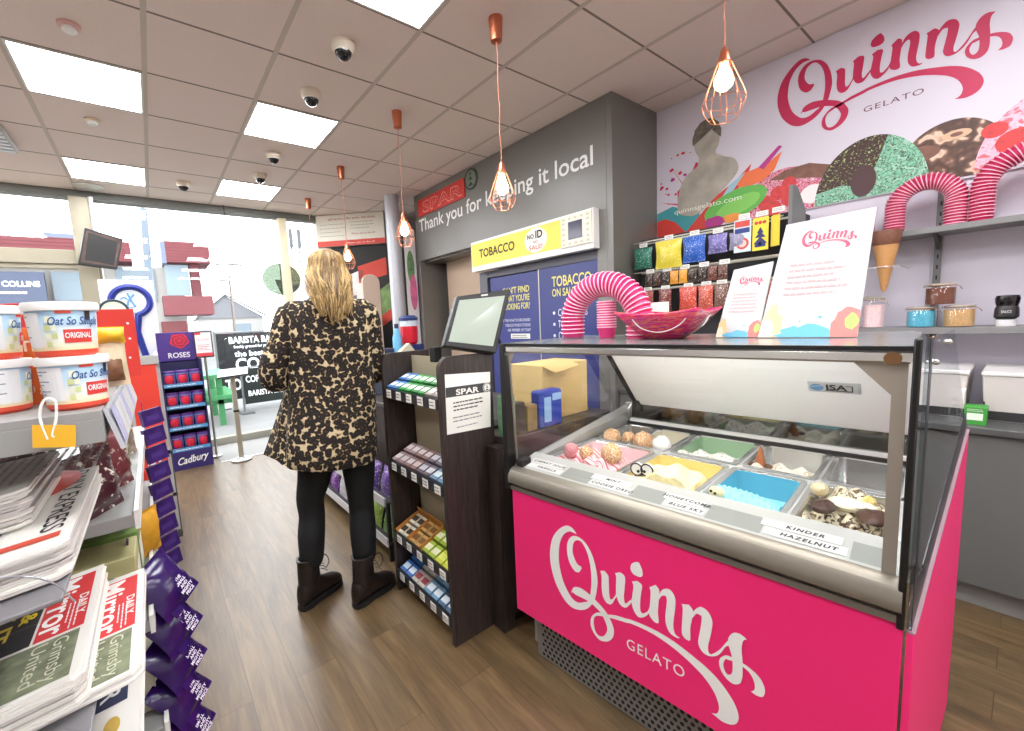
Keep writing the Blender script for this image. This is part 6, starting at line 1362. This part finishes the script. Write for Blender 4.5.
# ---- red promotion bay farther down the aisle
pb = thing('promotion_bay', 'grey and red end bay beyond the purple packs', 'shelving', (-.1, 3.2, 0))
build('body', MB().box(-.55, -.06, 2.92, 3.85, 0, 1.10), UPR, pb)
build('grey_head', MB().box(-.13, .018, 2.90, 2.93, 1.215, 1.262).box(-.13, -.115, 2.90, 2.93, .60, 1.215).box(.002, .018, 2.92, 3.85, .25, 1.26), LGREY, pb)
q = build('red_board', MB().box(-.115, .002, 2.905, 2.915, .58, 1.215), mat((226, 62, 44), .5), pb)
build('lettering', MB().text('deal', (-.055, 2.905, .80), X, Z, .035, w=.08, bold=.03).text('£1', (-.06, 2.905, .66), X, Z, .05, bold=.03), WHITE, q)
mb = MB()
for k in range(14): mb.box(.005, .024, 2.93+k*.06, 2.95+k*.06, .20, .72)
for z in (.22, .45, .70): mb.box(.003, .026, 2.92, 3.78, z, z+.02)
build('wire_front', mb, mat((84, 84, 84), .4, .3), pb)

# ================================================================== BY THE WINDOW
t = thing('hanging_television', 'dark flat television hanging tilted beside the window post', 'television', (-.30, 5.6, 2.25))
a, b, c, d = V((-.478, 5.55, 2.088)), V((-.199, 5.62, 2.06)), V((-.119, 5.66, 2.369)), V((-.395, 5.58, 2.443))
n = (b-a).cross(d-a).normalized(); qv = lambda x, y: a+(b-a)*x+(d-a)*y+(c-b-d+a)*x*y
build('casing', MB().hexa([a, b, c, d], [p-n*.05 for p in (a, b, c, d)]), mat((22, 21, 22), .4), t, bevel=.004)
build('screen', MB().prism([qv(.05, .07), qv(.95, .07), qv(.95, .94), qv(.05, .94)], n*.001), mat((70, 48, 42), .3, noise=.6, nscale=9, emit=.10, name='dim_screen'), t)
build('bracket', MB().tube([qv(.5, .5)-n*.05, V((-.33, 5.74, 2.36)), V((-.33, 5.80, 2.6))], .016, 10).cyl((-.335, 5.80, 2.3), (-.335, 5.80, 2.79), .02, n=12), mat((206, 206, 206), .4), t)
tag(build('ceiling_plate', MB().lathe([(.12, 0), (.12, -.012), (.10, -.018), (.001, -.018)], (-.33, 5.72, ZC), 28), mat((206, 204, 196), .4), loc=(-.33, 5.72, ZC)), 'pale round ceiling plate at the head of the window post', 'ceiling plate')
# lottery play stand: white board with blue hoop and crossed fingers mark
t = thing('lottery_stand', 'white board with a big blue loop sign behind the red card', 'display stand', (-.15, 5.5, 0))
build('board', MB().box(-.36, .075, 5.58, 5.60, .0, 1.95), mat((238, 240, 244), .5), t, bevel=.004)
BL = mat((38, 52, 140), .4)
cx, cz = -.125, 1.735
ring = [V((cx+.155*math.cos(k*PI/20), 5.565, cz+.145*math.sin(k*PI/20))) for k in range(-8, 29)]
mb = MB().tube([ring[-1]*0+V((cx-.06, 5.565, 1.10))]+[V((cx-.03, 5.565, 1.42))]+ring[::-1]+[V((cx+.02, 5.565, 1.42)), V((cx+.075, 5.565, 1.10))], .03, 8)
build('blue_loop', mb, BL, t)
build('white_disc', MB().prism([V((cx+.125*math.cos(k*PI/18), 5.562, cz+.115*math.sin(k*PI/18))) for k in range(36)], (0, .006, 0)), mat((236, 244, 252), .5), t)
mb = MB().tube(cr([(cx-.03, 5.560, cz-.05), (cx-.02, 5.560, cz+.0), (cx+.03, 5.560, cz+.07)], 5), .009, 6).tube(cr([(cx+.03, 5.558, cz-.05), (cx+.0, 5.558, cz+.02), (cx-.02, 5.558, cz+.08)], 5), .009, 6)
mb.tube(cr([(cx-.08, 5.560, cz+.02), (cx-.05, 5.560, cz+.04), (cx-.02, 5.560, cz+.01)], 5), .007, 6).tube(cr([(cx-.05, 5.56, cz-.03), (cx-.02, 5.56, cz-.065), (cx+.04, 5.56, cz-.05)], 5), .005, 6)
build('crossed_fingers_mark', mb, mat((112, 166, 212), .5), t)
t = thing('round_sign', 'small dark green ringed disc sign partly hidden by the tubs', 'sign', (-.24, 4.9, 0))
build('disc', MB().prism([V((-.235+.10*math.cos(k*PI/18), 4.9, 1.60+.10*math.sin(k*PI/18))) for k in range(36)], (0, .01, 0)), mat((222, 232, 216), .5), t)
build('ring', MB().tube([V((-.235+.10*math.cos(k*PI/18), 4.898, 1.60+.10*math.sin(k*PI/18))) for k in range(36)], .010, 6, closed=True), mat((40, 60, 70), .5), t)
build('post', MB().cyl((-.235, 4.905, 0), (-.235, 4.905, 1.5), .015, n=10), MGREY, t)
# chocolate tub display stand
t = thing('chocolate_tub_stand', 'tall purple cardboard stand stacked with small rose chocolate tubs', 'display stand', (.21, 5.25, 0))
x0, x1, ys = .035, .385, 5.16
PB = mat((48, 40, 110), .5)
mb = MB().box(x0, x0+.012, ys, ys+.30, 0, 1.12).box(x1-.012, x1, ys, ys+.30, 0, 1.12).box(x0, x1, ys+.29, ys+.30, 0, 1.12)
for z in (.19, .41, .63, .85): mb.box(x0+.012, x1-.012, ys+.02, ys+.29, z-.01, z)
build('carcass', mb, mat((40, 36, 86), .5), t)
lp = build('plinth_board', MB().box(x0, x1, ys-.006, ys+.01, 0, .19), mat((52, 38, 104), .5), t)
build('lettering', MB().text('Cadbury', (x0+.045, ys-.006, .055), V((1, 0, .10)), Z, .07, w=.27, al='L', shear=.3, bold=.02, off=.002), WHITE, lp)
for z in (.19, .41, .63, .85): build('shelf_lip', MB().box(x0+.012, x1-.012, ys-.004, ys+.006, z, z+.035).lines((x0+.04, ys-.004, z+.006), X, Z, .25, .022, 1, m=1, off=.0015), [mat((86, 150, 200), .5), WHITE], t)
hd = build('header', MB().box(x0, x1, ys+.27, ys+.285, 1.10, 1.40), ramp_mat('blue_to_purple_card', 'ShaderNodeTexGradient', [(0, (60, 120, 190)), (1, (72, 44, 130))], (1, 1, 3.3), rot=(0, PI/2, 0), rough=.5), t, bevel=.004)
mb = MB(); cR = V((.23, ys+.268, 1.31))
for k in range(5):
    r_ = .075-.014*k
    mb.add([cR+V((r_*(1+.09*math.sin(q*1.0*5+k))*math.cos(q*PI/12)*1.1, -.0008*k, r_*(1+.09*math.sin(q*5+k))*math.sin(q*PI/12))) for q in range(24)], [tuple(range(24))], k % 2)
build('rose_picture', mb, [mat((206, 40, 70), .5), mat((160, 24, 54), .5)], hd)
build('lettering', MB().text('ROSES', (.215, ys+.27, 1.135), X, Z, .052, w=.19, bold=.02), WHITE, hd)
rows = ('top', 'second', 'third', 'bottom'); cols_ = ('left', 'middle', 'right')
RT = None
for r, z in enumerate((.85, .63, .41, .19)):
    for k in range(3):
        x, y = .098+k*.112, 5.235
        lab = '%s rose chocolate tub on the %s shelf of the purple stand' % (cols_[k], rows[r])
        if RT is None:
            RT = thing('chocolate_tub', lab, 'chocolate tub', (x, y, z), 'rose chocolate tubs')
            build('tub', MB().lathe([(.045, 0), (.048, .004), (.055, .140), (.053, .143)], (x, y, z), 24), mat((110, 156, 216), .4), RT)
            build('lid', MB().lathe([(.055, .138), (.057, .141), (.057, .158), (.052, .163), (.001, .163)], (x, y, z), 24), mat((96, 60, 140), .4), RT)
            mb = MB()
            for q in range(8):
                a0, a1 = -.9+q*.225, -.9+(q+1)*.225; f = lambda a, zz: V((x+(.0490+.050*zz)*math.sin(a), y-(.0490+.050*zz)*math.cos(a), z+zz))
                mb.quad(f(a0, .03), f(a1, .03), f(a1, .130), f(a0, .130))
            build('label', mb, mat((150, 60, 120), .45), RT)
            mb = MB().ball((x, y-.0535, z+.080), (.036, .006, .038), 14, 8, lump=.1, seed=2); build('rose', mb, mat((206, 30, 56), .45, noise=.3, nscale=60), RT)
            mb = MB().lines((x-.024, y-.0515, z+.010), X, Z, .048, .016, 1, off=.001); build('print', mb, WHITE, RT)
        else:
            copy_tree(RT, loc=(x, y, z), label=lab, group='rose chocolate tubs')
# framed card on a stand and reading lectern
t = thing('card_stand', 'white notice with red foot in a dark frame beside the purple stand', 'sign', (.46, 5.56, 0))
build('frame', MB().box(.355, .525, 5.40, 5.412, 1.115, 1.40), mat((52, 50, 52), .5), t, bevel=.002)
mb = MB().box(.367, .513, 5.397, 5.40, 1.13, 1.385).box(.367, .513, 5.396, 5.397, 1.13, 1.165, 1).text('Click & Collect', (.44, 5.397, 1.30), X, Z, .022, w=.12, m=2).lines((.385, 5.397, 1.19), X, Z, .11, .07, 4, m=2)
mb.box(.367, .42, 5.396, 5.397, 1.36, 1.385, 1)
build('card', mb, [mat((248, 244, 244), .5), mat((226, 70, 80), .5), mat((206, 120, 126), .6)], t)
build('post', MB().cyl((.44, 5.42, 0.006), (.44, 5.42, 1.12), .012, n=12).lathe([(.055, 0), (.055, .012), (.02, .02)], (.44, 5.42, .0065), 24), mat((176, 176, 172), .3, .7), t)
t = thing('lectern', 'slim metal lectern with white sloping top near the door', 'lectern', (.63, 5.06, 0))
mb = MB().hexa([(.485, 4.98, .905), (.765, 4.98, .915), (.80, 5.14, .975), (.52, 5.14, .965)], [(.485, 4.98, .925), (.765, 4.98, .935), (.80, 5.14, .995), (.52, 5.14, .985)])
build('top', mb, mat((226, 232, 234), .4), t, bevel=.003)
build('book_edge', MB().obox((.485, 4.975, .902), V((1, 0, .036)), Z, Y, .28, .018, .008), mat((60, 64, 66), .5), t)
build('post', MB().box(.61, .655, 5.045, 5.085, .02, .94), mat((186, 180, 164), .35, .5), t, bevel=.006)
build('collar', MB().box(.607, .658, 5.042, 5.088, .53, .55), SOFTBLACK, t)
build('foot', MB().lathe([(.10, 0), (.10, .010), (.05, .018), (.04, .03)], (.632, 5.065, .0065), 28), mat((200, 204, 206), .35, .5), t)
# oval sticker on the shop window behind the post
tag(build('window_sticker', MB().prism([V((1.44+.235*math.cos(k*PI/20), 5.988, 2.03+.205*math.sin(k*PI/20))) for k in range(40)], (0, .002, 0)), glass_mat('tinted_sticker', (.33, .37, .32), 1.2), loc=(1.46, 5.988, 2.03)), 'grey green oval sticker on the glass behind the cream post', 'sticker')

# ================================================================== COFFEE CORNER BEHIND THE CUSTOMER
t = thing('coffee_sign', 'white overhead menu board with red band above the coffee corner', 'sign', (2.4, 5.65, 2.45))
A0, A1 = V((1.93, 6.05-.12, 0)), V((2.62, 5.30, 0)); ud = (A1-A0).normalized(); nd = V((-ud.y, ud.x, 0))*-1
if nd.y > 0: nd = -nd
q = lambda k, z: A0+(A1-A0)*k+Z*z
LW = (A1-A0).length
build('board', MB().prism([q(0, 2.46), q(1, 2.46), q(1, 2.87), q(0, 2.87)], -nd*.03), mat((242, 238, 226), .5), t)
build('red_band', MB().prism([q(0, 2.46)+nd*.003, q(1, 2.46)+nd*.003, q(1, 2.53)+nd*.003, q(0, 2.53)+nd*.003], nd*.003), mat((224, 74, 60), .5), t)
mb = MB().text('self service coffee point . hot drinks', q(.18, 2.80)+nd*.002, ud, Z, .030, w=LW*.70, al='L', m=1)
mb.lines(q(.05, 2.57)+nd*.002, ud, Z, LW*.38, .20, 4, m=0, th=.10, rag=.2).lines(q(.50, 2.66)+nd*.002, ud, Z, LW*.35, .12, 3, m=0, th=.14, rag=.2)
mb.text('Please pay at the till', q(.52, 2.60)+nd*.002, ud, Z, .022, w=LW*.34, al='L', m=1).text('Please pay at the till', q(.45, 2.483)+nd*.007, ud, Z, .020, w=LW*.4, al='L', m=2)
build('lettering', mb, [mat((150, 146, 140), .6), mat((176, 60, 52), .6), WHITE], t)
t = thing('coffee_station', 'black coffee station recess with red and white posters', 'coffee station', (2.5, 5.6, 0))
build('back_panel', MB().prism([q(.16, 0)-nd*.05, q(1.35, 0)-nd*.05, q(1.35, 2.455)-nd*.05, q(.16, 2.455)-nd*.05], -nd*.02), mat((24, 22, 22), .6), t)
build('unit', MB().prism([q(.12, .0), q(1.3, .0), q(1.3, 1.05), q(.12, 1.05)], nd*.25), mat((60, 52, 50), .5), t)
mb = MB()
def pst(k0, z0, k1, z1, m, sk=0): mb.add([q(k0, z0)-nd*.046, q(k1, z0+sk)-nd*.046, q(k1, z1+sk)-nd*.046, q(k0, z1)-nd*.046], [(0, 1, 2, 3)], m)
pst(.24, 1.35, .62, 2.02, 0, .12); pst(.55, 1.95, .98, 2.18, 1, .10); pst(.86, 1.50, 1.02, 1.85, 2, .1); pst(.86, 1.35, 1.02, 1.5, 1, .1); pst(.3, 1.5, .5, 1.75, 3, .05); pst(.66, 1.35, .84, 1.85, 0, .05)
build('posters', mb, [mat((232, 226, 222), .6, noise=.15, nscale=6), mat((206, 70, 54), .6), mat((120, 150, 90), .6, noise=.4, nscale=10), mat((96, 92, 110), .6, noise=.4, nscale=12)], t)
build('coffee_machine', MB().prism([q(.35, 1.05)+nd*.02, q(.85, 1.05)+nd*.02, q(.85, 1.55)+nd*.02, q(.35, 1.55)+nd*.02], nd*.2), mat((52, 48, 50), .4), t, bevel=.01)
t = thing('steel_column', 'pale steel column between the coffee posters and the grey kiosk', 'column', (2.43, 4.66, 0))
build('shaft', MB().cyl((2.43, 4.68, 0), (2.43, 4.68, ZC), .085, n=28), mat((196, 198, 206), .4, .3), t)
t = thing('pink_flower_poster', 'narrow green and pink poster strip beside the steel column', 'poster', (2.62, 4.68, 1.2))
build('panel', MB().box(2.53, 2.68, 4.62, 4.63, 1.0, 2.5), mat((226, 222, 224), .6), t)
mb = MB().add([V((2.60+.05*math.cos(k*PI/10), 4.618, 2.05+.20*math.sin(k*PI/10))) for k in range(20)], [tuple(range(20))]).add([V((2.62+.05*math.cos(k*PI/10), 4.617, 1.75+.22*math.sin(k*PI/10))) for k in range(20)], [tuple(range(20))], 1)
build('picture', mb, [mat((110, 150, 100), .6, noise=.4, nscale=9), mat((214, 110, 150), .6, noise=.3, nscale=9)], t)
t = thing('beige_end_board', 'beige board with rounded top between the person and the grey kiosk', 'board', (2.05, 4.6, 0))
pts = [V((1.955, 4.6, .0)), V((2.165, 4.6, 0)), V((2.165, 4.6, 1.86))]+[V((2.06+.105*math.cos(k*PI/12), 4.6, 1.86+.09*math.sin(k*PI/12))) for k in range(1, 12)]+[V((1.955, 4.6, 1.86))]
build('board', MB().prism(pts, (0, .03, 0)), mat((206, 184, 168), .6), t, bevel=.003)
# slush cups corner on the till counter
ZB = .858
t = thing('drinks_dispenser', 'red and clear drinks tub with white lid on the till counter', 'dispenser', (1.63, 3.0, ZB))
build('base', MB().box(1.55, 1.72, 2.92, 3.08, ZB, 1.20), mat((36, 44, 96), .4), t, bevel=.01)
build('red_tub', MB().lathe([(.050, 1.20), (.066, 1.22), (.070, 1.30), (.068, 1.345), (.001, 1.345)], (1.635, 3.0, 0), 24), mat((206, 30, 50), .3), t)
build('clear_top', MB().lathe([(.070, 1.345), (.070, 1.39), (.001, 1.39)], (1.635, 3.0, 0), 24, caps=False), mat((206, 216, 226), .3), t)
build('lid', MB().lathe([(.074, 1.39), (.076, 1.41), (.05, 1.43), (.001, 1.43)], (1.635, 3.0, 0), 24), mat((44, 60, 110), .4), t)
t = thing('blue_bottle', 'pale blue bottle left of the red drinks tub', 'bottle', (1.515, 2.98, ZB))
build('bottle', MB().lathe([(.034, 0), (.036, .01), (.036, .40), (.02, .46), (.014, .48)], (1.515, 2.98, ZB), 20), mat((110, 180, 220), .3), t); build('cap', MB().lathe([(.017, .475), (.017, .51), (.001, .512)], (1.515, 2.98, ZB), 16), mat((40, 50, 90), .4), t)
t = thing('dotted_box', 'tilted cream box with black dots below the red tub', 'box', (1.56, 2.86, ZB))
b_ = MB(); uu = V((.8, 0, .6)); vv = V((-.6, 0, .8)); O = V((1.54, 2.86, 1.02)); b_.obox(O, uu, vv, Y, .13, .15, .05)
for s, r_ in ((.04, .04), (.09, .07), (.05, .10)): b_.add([O+uu*s+vv*r_+V((.012*math.cos(k*PI/6), -.001, .012*math.sin(k*PI/6))) for k in range(12)], [tuple(range(12))], 1)
build('box', b_, [mat((206, 196, 170), .5), BLACK], t); build('stand', MB().box(1.50, 1.62, 2.85, 2.92, ZB, 1.03), mat((40, 46, 80), .5), t)
for k, (x, y, h, c, l) in enumerate(((1.40, 2.95, .33, (44, 50, 80), 'dark navy box on the till counter behind the coat'), (1.30, 2.9, .22, (70, 74, 90), 'grey blue box on the till counter behind the coat'), (1.78, 3.2, .30, (206, 206, 212), 'white tub at the back of the till counter'))):
    o = build('goods_box', MB().box(x-.05, x+.05, y-.05, y+.05, ZB, ZB+h), mat(c, .5), loc=(x, y, ZB), bevel=.008); tag(o, l, 'box')
# low sweet shelf on the front of the till counter, seen between the legs
t = thing('low_sweet_shelf', 'low wire edged shelf unit on the till counter front between the legs', 'shelf', (1.0, 3.0, 0))
for z in (.12, .36): 
    q_ = build('shelf', MB().box(.95, 1.149, 2.15, 3.95, z-.012, z), mat((60, 58, 58), .5), t); build('price_strip', MB().box(.942, .95, 2.15, 3.95, z-.02, z+.03), mat((206, 204, 206), .4), q_)
for y in (2.16, 3.92): build('leg', MB().box(.96, .98, y, y+.02, 0, .36), SOFTBLACK, t)
SC = [(96, 60, 140), (84, 50, 130), (110, 150, 60), (150, 180, 70), (206, 130, 50), (60, 50, 120), (196, 190, 200), (120, 60, 150), (90, 70, 60)]
SN = ['violet', 'purple', 'green', 'lime', 'orange', 'dark blue', 'silvery', 'bright violet', 'brown']
for z, nm_ in ((.12, 'lower'), (.36, 'upper')):
    for k in range(9):
        y = 2.25+k*.19; c = SC[(k+(2 if z < .2 else 0)) % 9]
        o = build('sweet_bag', MB().pillow((1.0, y, z), mY, V((.25, 0, 1)), V((-1, 0, .2)), .16, .17, .06, wob=.2, seed=k+int(z*100)), foil(c, tuple(int(v_*.5) for v_ in c), 20), loc=(1.0, y, z), sharp=60)
        tag(o, '%s sweet bag on the %s low shelf, number %s from the near end' % (SN[(k+(2 if z < .2 else 0)) % 9], nm_, ('one', 'two', 'three', 'four', 'five', 'six', 'seven', 'eight', 'nine')[k]), 'sweets', 'bags on the low sweet shelf')

# ================================================================== OUTSIDE
struct('ground', MB().box(-40, 40, YF+.02, 60, -.12, -.03), mat((120, 120, 120), .9, noise=.06, nscale=2, name='grey_pavement'))
RC = mat((104, 44, 50), .7, noise=.06, nscale=2, name='dull_red_cladding'); CONC = mat((176, 174, 170), .8); WIN = mat((110, 128, 140), .15); GREYP = mat((96, 104, 124), .6)
t = thing('red_clad_building', 'building across the street with dull red cladded boxes and pale walls', 'building', (-1.5, 23, 0))
build('pale_wall', MB().box(-16, 1.4, 23.2, 32, 0, 4.4), CONC, t)
mb = MB().box(-16, -.3, 22, 24, 4.42, 5.2)
for k in range(6): mb.box(-16, -.3, 21.99, 22, 4.50+k*.13, 4.515+k*.13, 1)
build('red_upper_band', mb, [RC, mat((80, 30, 36), .7)], t)
mb = MB().box(.85, 2.42, 22, 24.5, 4.46, 5.32)
for k in range(6): mb.box(.85, 2.42, 21.99, 22, 4.54+k*.13, 4.555+k*.13, 1)
build('red_box', mb, [RC, mat((80, 30, 36), .7)], t)
build('grey_flank', MB().box(.70, .85, 22, 24.5, 4.4, 5.3).box(-2.9, -1.0, 22.0, 23, 5.2, 5.36), GREYP, t)
build('red_post', MB().box(1.65, 2.0, 22.3, 23.0, 3.05, 4.46), mat((84, 26, 34), .7), t)
build('red_lower_box', MB().box(.55, 2.35, 22, 24, 2.25, 3.05), RC, t)
build('red_base', MB().box(-16, -.4, 22.4, 23.3, 0, 2.7).box(.4, 1.3, 22.4, 23.0, 0, 2.0), mat((96, 34, 38), .7), t)
build('window', MB().box(.75, 1.6, 22.4, 22.5, 3.1, 4.4), WIN, t); build('window', MB().box(-2.8, -1.3, 22.9, 23.2, 2.95, 4.05), WIN, t); build('window', MB().box(-.9, .4, 23.1, 23.2, 2.9, 4.3), WIN, t)
sg = build('shop_fascia', MB().box(-16, -2.9, 22.2, 22.4, 2.72, 3.95), mat((66, 74, 96), .6), t)
build('lettering', MB().text('A COLLINS', (-4.25, 22.2, 3.42), X, Z, .19, w=1.22, al='L', bold=.03, off=.02).lines((-4.25, 22.2, 3.12), X, Z, .9, .16, 1, off=.02, th=.5), WHITE, sg)
t = thing('street_pole', 'pale street pole standing before the red building', 'pole', (.12, 18, 0)); build('shaft', MB().cyl((.0, 18, -.03), (.25, 18, 5.6), .13, .10, n=16), mat((92, 104, 116), .5), t); build('bracket', MB().box(.2, .45, 17.9, 18.0, 4.0, 4.06).box(.3, .5, 17.9, 18, 4.15, 4.2), MGREY, t)
t = thing('utility_pole', 'distant wooden utility pole with cross arm', 'pole', (3.2, 24, 0)); build('shaft', MB().cyl((3.35, 24, -.03), (3.35, 24, 4.2), .07, .05, n=10), mat((120, 112, 106), .7), t); build('cross_arm', MB().box(2.9, 3.8, 23.95, 24.05, 3.9, 3.97), mat((120, 112, 106), .7), t)
t = thing('hanging_wire', 'thin wire with a little hook rail hanging inside the window', 'wire', (1.05, 5.9, ZC))
build('wire', MB().tube([(.845, 5.9, ZC-.0), (.86, 5.9, 2.5), (.875, 5.9, 2.19)], .004, 6), mat((34, 40, 34), .6), t)
build('hooks', MB().tube([(.70, 5.9, 2.18), (.78, 5.9, 2.19), (.87, 5.9, 2.185), (.92, 5.9, 2.19), (.97, 5.9, 2.175)], .009, 6).tube([(.73, 5.9, 2.16), (.94, 5.9, 2.165)], .007, 6), mat((50, 52, 50), .6), t)
t = thing('phone_mast', 'lattice phone mast far behind the coffee sign', 'mast', (11, 40, -.03))
mb = MB()
for sx in (-.35, .35): mb.cyl((11+sx, 40, -.03), (11+sx, 40, 10), .05, n=6)
for k in range(12): mb.cyl((10.65, 40, 5+k*.4), (11.35, 40, 5.4+k*.4), .035, n=6).cyl((11.35, 40, 5+k*.4), (10.65, 40, 5.4+k*.4), .035, n=6)
build('lattice', mb, mat((52, 54, 58), .6), t); build('antennas', MB().box(10.5, 10.8, 39.8, 39.9, 8.6, 10.2).box(11.2, 11.5, 39.8, 39.9, 8.6, 10.2), mat((74, 76, 80), .6), t)
t = thing('gabled_house', 'low pale house with a dark gable roof line across the road', 'house', (4.8, 34, -.03))
build('wall', MB().box(2.6, 6.4, 33, 38, -.03, 2.5), mat((170, 170, 168), .8), t)
build('roof', MB().prism([(2.5, 32.9, 2.4), (6.5, 32.9, 2.4), (4.2, 32.9, 3.9)], (0, 5, 0)), mat((120, 122, 128), .8), t)
build('roof_edge', MB().tube([(2.4, 32.8, 2.4), (4.2, 32.8, 3.95), (6.6, 32.8, 2.5)], .07, 6), mat((96, 98, 102), .8), t); build('window', MB().box(4.5, 5.6, 32.95, 33, 1.0, 2.0), WIN, t)
t = thing('terraced_house', 'pale terraced house with chimney seen over the banners', 'house', (9.5, 30, -.03))
build('wall', MB().box(7.0, 13, 28, 32, -.03, 3.0), mat((176, 172, 166), .8), t); build('roof', MB().prism([(6.8, 27.9, 3.0), (13.2, 27.9, 3.0), (13.2, 30, 4.6), (6.8, 30, 4.6)], (0, 0, .1)), mat((126, 122, 122), .8), t); build('chimney', MB().box(7.6, 8.3, 29.5, 30.2, 4.2, 5.6), mat((214, 196, 176), .8), t); build('window', MB().box(8.5, 9.4, 27.95, 28, 1.2, 2.3), WIN, t)
# banners on barriers
BK = mat((22, 23, 28), .7, noise=.12, nscale=4)
def banner(x0, x1, y, z0, z1, lines_, label, m=BK):
    t = thing('cafe_banner', label, 'banner', ((x0+x1)/2, y, -.03), None)
    f = build('sheet', MB().box(x0, x1, y, y+.012, z0, z1), m, t)
    mb = MB()
    for txt, z, h, w_, xx in lines_: mb.text(txt, (xx, y, z), X, Z, h, w=w_, al='L', bold=.03, off=.004)
    build('lettering', mb, mat((236, 238, 236), .6), f)
    build('frame', MB().cyl((x0-.02, y+.02, -.03), (x0-.02, y+.02, z1+.04), .018, n=10).cyl((x1+.02, y+.02, -.03), (x1+.02, y+.02, z1+.04), .018, n=10).cyl((x0-.02, y+.02, z1+.02), (x1+.02, y+.02, z1+.02), .012, n=8).box(x0-.1, x0+.1, y-.2, y+.2, -.03, 0).box(x1-.1, x1+.1, y-.2, y+.2, -.03, 0), mat((120, 122, 124), .4, .4), t)
banner(.93, 2.6, 9.0, .12, 1.36, [('BARISTA BAR', 1.17, .12, .80, 1.13), ('freshly ground for you', 1.08, .05, .6, 1.2), ('the best', .92, .10, .5, 1.2), ('COFFEE', .66, .22, .95, 1.2), ('TO GO', .3, .2, .6, 1.0)], 'black café banner with big white COFFEE lettering outside the window')
banner(1.18, 2.1, 8.2, .12, .74, [('COFFEE', .50, .11, .36, 1.22), ('HOW IT', .50, .11, .34, 1.62), ('BARISTA BAR', .26, .09, .60, 1.24)], 'low dark green café board in front of the black banner', mat((14, 26, 24), .7, noise=.1, nscale=4))
t = thing('green_bench', 'light green picnic bench partly hidden by the purple stand', 'bench', (.75, 7.6, -.03)); GB = mat((70, 150, 96), .6)
build('seat', MB().box(.45, .95, 7.3, 8.6, .38, .44), GB, t); build('table_top', MB().box(.30, .88, 7.3, 8.6, .70, .76), GB, t)
for y in (7.4, 8.4): build('leg', MB().box(.70, .78, y, y+.06, -.03, .72).box(.40, .95, y, y+.06, .30, .38), GB, t)
